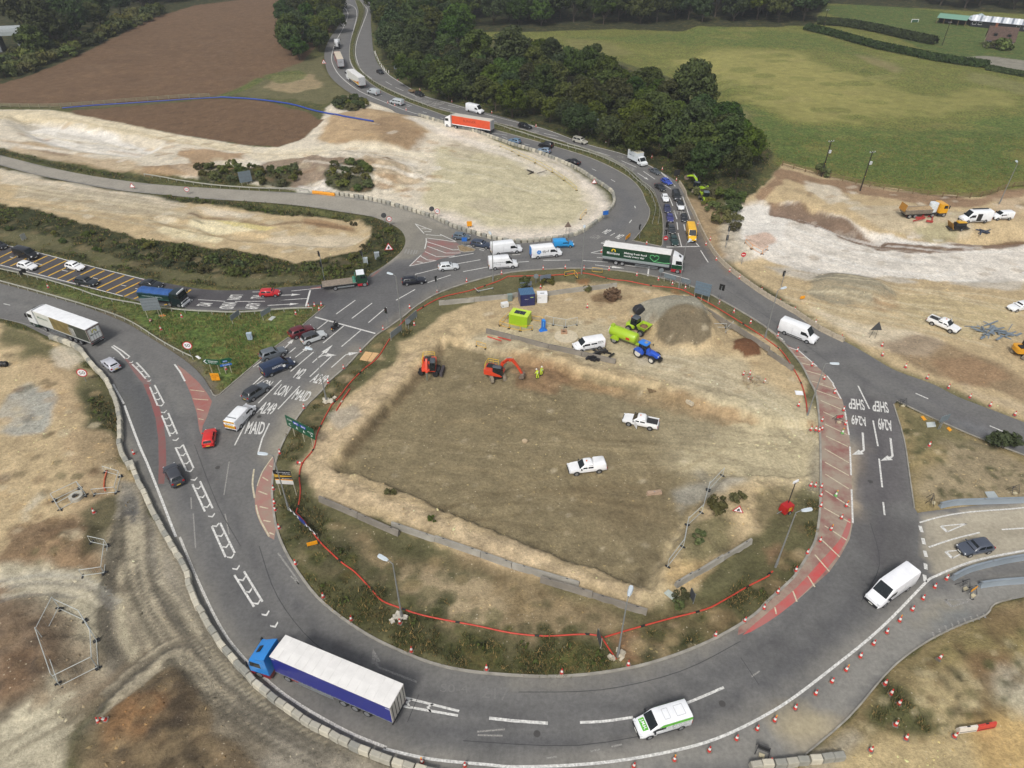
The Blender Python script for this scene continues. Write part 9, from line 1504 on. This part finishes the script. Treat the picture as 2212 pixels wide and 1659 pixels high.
def stones():
    rg=np.random.default_rng(9);n=90000;Y=24+190*rg.random(n)**1.2;X=(rg.random(n)*2-1)*(18+Y*.80);j,i=lookup(X,Y);c=GC0[j,i];pr=np.clip(1-grn[j,i]*1.5,0,1)*np.clip((fbm(X,Y,.18,3)+.5-.42)*4,.05,1)*.34;keep=(SD[j,i]<-.6)&(rg.random(n)<pr)&(c.mean(1)>.09);X,Y,j,i,c=X[keep],Y[keep],j[keep],i[keep],c[keep];n=len(X)
    s=.045+.16*rg.random(n)**4;o=np.array([(1,0,0),(0,1,0),(-1,0,0),(0,-1,0),(0,0,.8),(0,0,-.5)]);jit=rg.uniform(.6,1.3,(n,6,1));ang=rg.uniform(0,6.28,n);ca,sa=np.cos(ang)[:, None],np.sin(ang)[:, None];oo=o[None]*jit*s[:, None, None]*np.stack([rg.uniform(.8,1.8,n),np.ones(n),rg.uniform(.6,1.1,n)],1)[:, None,:]
    v=np.stack([oo[...,0]*ca-oo[...,1]*sa+X[:, None],oo[...,0]*sa+oo[...,1]*ca+Y[:, None],oo[...,2]+H[j,i][:, None]],-1).reshape(-1,3);f=np.array([(0,1,4),(1,2,4),(2,3,4),(3,0,4),(1,0,5),(2,1,5),(3,2,5),(0,3,5)]);F=(f[None]+6*np.arange(n)[:, None, None]).reshape(-1,3)
    me=fast_mesh("stones",v.astype(np.float32),F);me.polygons.foreach_set("use_smooth",np.zeros(len(F),bool));col=np.clip(c*rg.uniform(.7,1.7,(n,1)),0,.62);set_col(me,"soil",np.repeat(col,6,0));m,nn,l,b=_mat("stone_scatter");at=nn.new("ShaderNodeVertexColor");at.layer_name="soil";l.new(at.outputs[0],b.inputs["Base Color"]);b.inputs["Roughness"].default_value=.95;me.materials.append(m);o=kind(link("stones",me),"stuff");o["label"]="loose stones and clods scattered over the bare soil"; return n
ns_=stones()
def scrub():
    rg=np.random.default_rng(10);n=60000;Y=30+240*rg.random(n);X=(rg.random(n)*2-1)*(18+Y*.80);j,i=lookup(X,Y);lum_=GC0[j,i].mean(1);pr=np.clip((.062-lum_)*40,0,1)*(grn[j,i]>.3)*np.clip((fbm(X,Y,.16,3)+.5-.38)*5,0,1);keep=(SD[j,i]<-1.2)&(rg.random(n)<pr);X,Y,j,i=X[keep],Y[keep],j[keep],i[keep];k=9;n=len(X);hh=np.repeat(rg.uniform(.15,.7,n),k)
    d=rg.normal(size=(n*k,3));d[:,2]=np.abs(d[:,2])+.2;d/=np.linalg.norm(d,axis=1,keepdims=True);c=np.stack([np.repeat(X,k),np.repeat(Y,k),np.repeat(H[j,i],k)],1)+d*np.stack([hh*.8,hh*.8,hh],1);v,q=leaf_quads(c,d,rg.uniform(.10,.24,n*k),rg);o=kind(link("undergrowth",flat_mesh("undergrowth",v,q,LEAFS)),"stuff");o["label"]="low dark undergrowth on the banks"; return n
nu=scrub()
print("blades",nb,"stones",ns_,"scrub",nu)

# ================================================================ HOUSE, BARN, BRIDGE
def frame_at(pl,pr):a,b=G(*pl),G(*pr); return a,math.atan2(b.y-a.y,b.x-a.x),math.hypot(b.x-a.x,b.y-a.y)
HZ= lambda s:zm(1944,0,.12107,s)
a,rz,L=frame_at(*HZ("1490,835 1990,880"));t=thing("house","cream cottage with steep brown tiled roof and two dormers","house",a,rz);D_=8.0;wh,rh=2.9,7.4;cream=plain("render_cream",214,204,164,.85,var=.1,scale=.5);tile=plain("roof_tiles",92,74,66,.9,var=.35,scale=1.6)
MB().add([(0,0,-.3),(L,0,-.3),(L,D_,-.3),(0,D_,-.3),(0,0,wh),(L,0,wh),(L,D_,wh),(0,D_,wh),(0,D_/2,rh-.3),(L,D_/2,rh-.3)],[(0,1,5,4),(1,2,6,9,5),(2,3,7,6),(3,0,4,8,7)]).obj("walls",cream,t)
rf=MB().add([(-.3,-.5,wh-.3),(L+.3,-.5,wh-.3),(L+.3,D_/2,rh),(-.3,D_/2,rh),(-.3,D_+.5,wh-.3),(L+.3,D_+.5,wh-.3)]+[(-.3,-.5,wh-.1),(L+.3,-.5,wh-.1),(L+.3,D_/2,rh+.2),(-.3,D_/2,rh+.2),(-.3,D_+.5,wh-.1),(L+.3,D_+.5,wh-.1)],[(0,1,2,3),(3,2,5,4),(6,7,8,9),(9,8,11,10),(0,1,7,6),(4,5,11,10),(0,3,9,6),(3,4,10,9),(1,2,8,7),(2,5,11,8)]).obj("roof",tile,t)
for k in range(10):zf=k/10;MB().box((L/2,-.5+zf*(D_/2+.5),wh-.06+zf*(rh-wh+.3)),(L+.6,.06,.08)).obj("tile_course",plain("tile_dark",74,58,52,.9),rf)
for q in (.27,.76):
    d=MB().add([(q*L-1,.9,wh+1.3),(q*L+1,.9,wh+1.3),(q*L+1,.9,wh+2.3),(q*L,.9,wh+3.2),(q*L-1,.9,wh+2.3),(q*L-1,3.4,wh+2.3),(q*L+1,3.4,wh+2.3),(q*L,3.8,wh+3.2)],[(0,1,2,3,4),(4,3,7,5),(3,2,6,7),(0,4,5),(1,2,6)]).obj("dormer",tile,rf);MB().box((q*L,.87,wh+1.9),(1.3,.05,1.0)).obj("dormer_window",GLASS,rf)
MB().box((L*.2,D_/2,rh+.6),(.9,.7,1.5)).obj("chimney",plain("brick_red",130,84,66,.9),rf)
for q in (.18,.38,.62,.82):wn_=MB().box((q*L,-.03,1.6),(1.6,.08,1.3)).obj("window",GLASS,t);MB().box((q*L,-.06,.93),(1.8,.14,.08)).obj("sill",WHITE,wn_);MB().box((q*L,-.08,1.6),(.06,.04,1.3)).obj("mullion",WHITE,wn_)
MB().box((L*.5,-.04,1.0),(1.0,.08,2.0)).obj("door",plain("door_dark",62,58,60),t);MB().box((-.03,D_*.4,4.3),(.08,.8,1.2)).obj("gable_window",GLASS,t)
for z_ in (.0,):
    for q in (.1,.5,.9):MB().box((L*q,-1.0,wh*.45),(.18,.18,wh*.9)).obj("porch_post",cream,t)
MB().box((L/2,-.85,wh-.35),(L*.96,1.3,.10),ry=0).obj("porch_roof",plain("porch_slate",84,88,100,.5),t)
for k,(q,s) in enumerate(((.05,1.1),(.42,1.6),(.58,1.9),(.72,1.6))):p=a+Matrix.Rotation(rz,3,'Z')@Vector((L*q,-2.2,0));bush(p.x,p.y,("round bush at the left corner of the cottage","bush left of the cottage's middle","large bush at the cottage's middle","bush right of the cottage's middle")[k], None,s)
a,rz,L=frame_at(*HZ("1240,470 2300,575"));t=thing("barn","long black boarded barn with white striped sheet roof behind the cottage","barn",a,rz);D_=7.0;wh,rh=2.8,4.4
MB().add([(0,0,-.3),(L,0,-.3),(L,D_,-.3),(0,D_,-.3),(0,0,wh),(L,0,wh),(L,D_,wh),(0,D_,wh),(0,D_/2,rh),(L,D_/2,rh)],[(0,1,5,4),(1,2,6,9,5),(2,3,7,6),(3,0,4,8,7)]).obj("walls",plain("black_boards",34,36,40,.9),t);rf=MB().add([(-.3,-.5,wh-.2),(L+.3,-.5,wh-.2),(L+.3,D_/2,rh+.1),(-.3,D_/2,rh+.1),(-.3,D_+.5,wh-.2),(L+.3,D_+.5,wh-.2)],[(0,1,2,3),(3,2,5,4)]).obj("roof",plain("roof_white",196,200,206,.6),t)
for k in range(int(L/2.2)):MB().add([(x_,y_,z_) for x_ in (1+k*2.2,1.9+k*2.2) for y_,z_ in ((-.45,wh-.13),(D_/2,rh+.15))],[(0,2,3,1)]).obj("roof_stripe",plain("stripe_slate",120,128,138,.6) if k%2 else plain("stripe_bright",226,228,232,.5),rf)
for q in (.06,.16,.8,.92):wn_=MB().box((q*L,-.03,1.6),(1.5,.08,1.1)).obj("window",GLASS,t);MB().tube([(q*L-.75,-.08,1.05),(q*L+.75,-.08,1.05),(q*L+.75,-.08,2.15),(q*L-.75,-.08,2.15),(q*L-.75,-.08,1.05)],.06,4).obj("frame",WHITE,wn_)
a,rz,L=frame_at(*HZ("640,420 1150,470"));t=thing("open_shed","open-fronted shed with pale green sheet roof beside the paddock","shed",a,rz);MB().add([(-.3,-.4,2.6),(L+.3,-.4,2.6),(L+.3,5.5,3.9),(-.3,5.5,3.9)],[(0,1,2,3)]).obj("roof",plain("roof_green",112,152,132,.6),t);MB().box((L/2,5.3,1.8),(L,.1,3.6)).obj("back_wall",plain("shed_dark",52,52,50,.9),t)
for k in range(5):MB().box((L*k/4,0,1.25),(.2,.2,2.7)).obj("post",WOODM,t)
a,rz,L=frame_at(*HZ("1150,400 1250,470"));t=thing("stable_wing","short wing with pale blue-grey sheet roof joining shed and barn","shed",a,rz);MB().box((L/2,3,1.2),(L,6,2.4)).obj("walls",plain("black_boards",34,36,40,.9),t);rf=MB().add([(-.3,-.4,2.4),(L+.3,-.4,2.4),(L+.3,6.3,4.2),(-.3,6.3,4.2)],[(0,1,2,3)]).obj("roof",plain("roof_bluegrey",176,192,196,.6),t)
for k in range(3):MB().box((L/2,1+k*1.8,2.85+k*.5),(L,.1,.06)).obj("roof_seam",DARKP,rf)
p=G(*HZ("260,400")[0]);t=thing("horse_jump","white rail with green panel in the paddock","jump",p,.0);MB().box((0,0,.7),(3.2,.1,1.1)).obj("panel",plain("jump_green",54,84,62),t);MB().box((0,-.06,1.35),(3.4,.12,.18)).obj("rail",WHITE,t)
for s in (-1,1):MB().box((s*1.65,0,.7),(.14,.3,1.5)).obj("wing",WHITE,t)
# bridge
a=G(46,112);t=thing("road_bridge","concrete road bridge on piers at the upper left corner","bridge",(a.x,a.y,0),.25);bc=plain("bridge_concrete",150,158,158,.85,var=.15,scale=.3)
MB().box((-38,4,7.4),(90,9,1.5)).obj("deck",bc,t)
for y_ in (-.4,8.4):MB().box((-38,y_,8.6),(90,.25,1.0)).obj("parapet",plain("parapet_grey",168,174,176,.7),t)
for x_ in (-22,-8,0):MB().box((x_,4,3.2),(1.0,6,7.2)).obj("pier",plain("pier_grey",110,114,116,.9),t)

# ================================================================ HAZE
hz=MB().box((0,640,58),(3300,2200,126));HM=bpy.data.materials.new("haze_air");HM.use_nodes= True;HM.node_tree.nodes.clear();on_=HM.node_tree.nodes.new("ShaderNodeOutputMaterial");pv=HM.node_tree.nodes.new("ShaderNodeVolumePrincipled");pv.inputs["Color"].default_value=(.86,.92,1,1);pv.inputs["Density"].default_value=.00016;HM.node_tree.links.new(pv.outputs[0],on_.inputs["Volume"]);kind(hz.obj("haze",HM),"stuff")["label"]="thin pale air haze over the whole place"

# ---------------------------------------------------------------- say which one of a row each cone, barrier or panel is
rows={}
for o in COL.objects:
    if o.parent is None and o.get("category") in ("traffic cone","barrier","fence panel","post"):rows.setdefault(o["label"],[]).append(o)
for lb,os_ in rows.items():
    if len(os_)>1:
        os_.sort(key=lambda o:o.location.x/(o.location.y*CT+CAMH*ST))
        for k,o in enumerate(os_):o["label"]=lb+(", leftmost" if k==0 else ", rightmost" if k==len(os_)-1 else ", %s from the left"%nth(k+1))
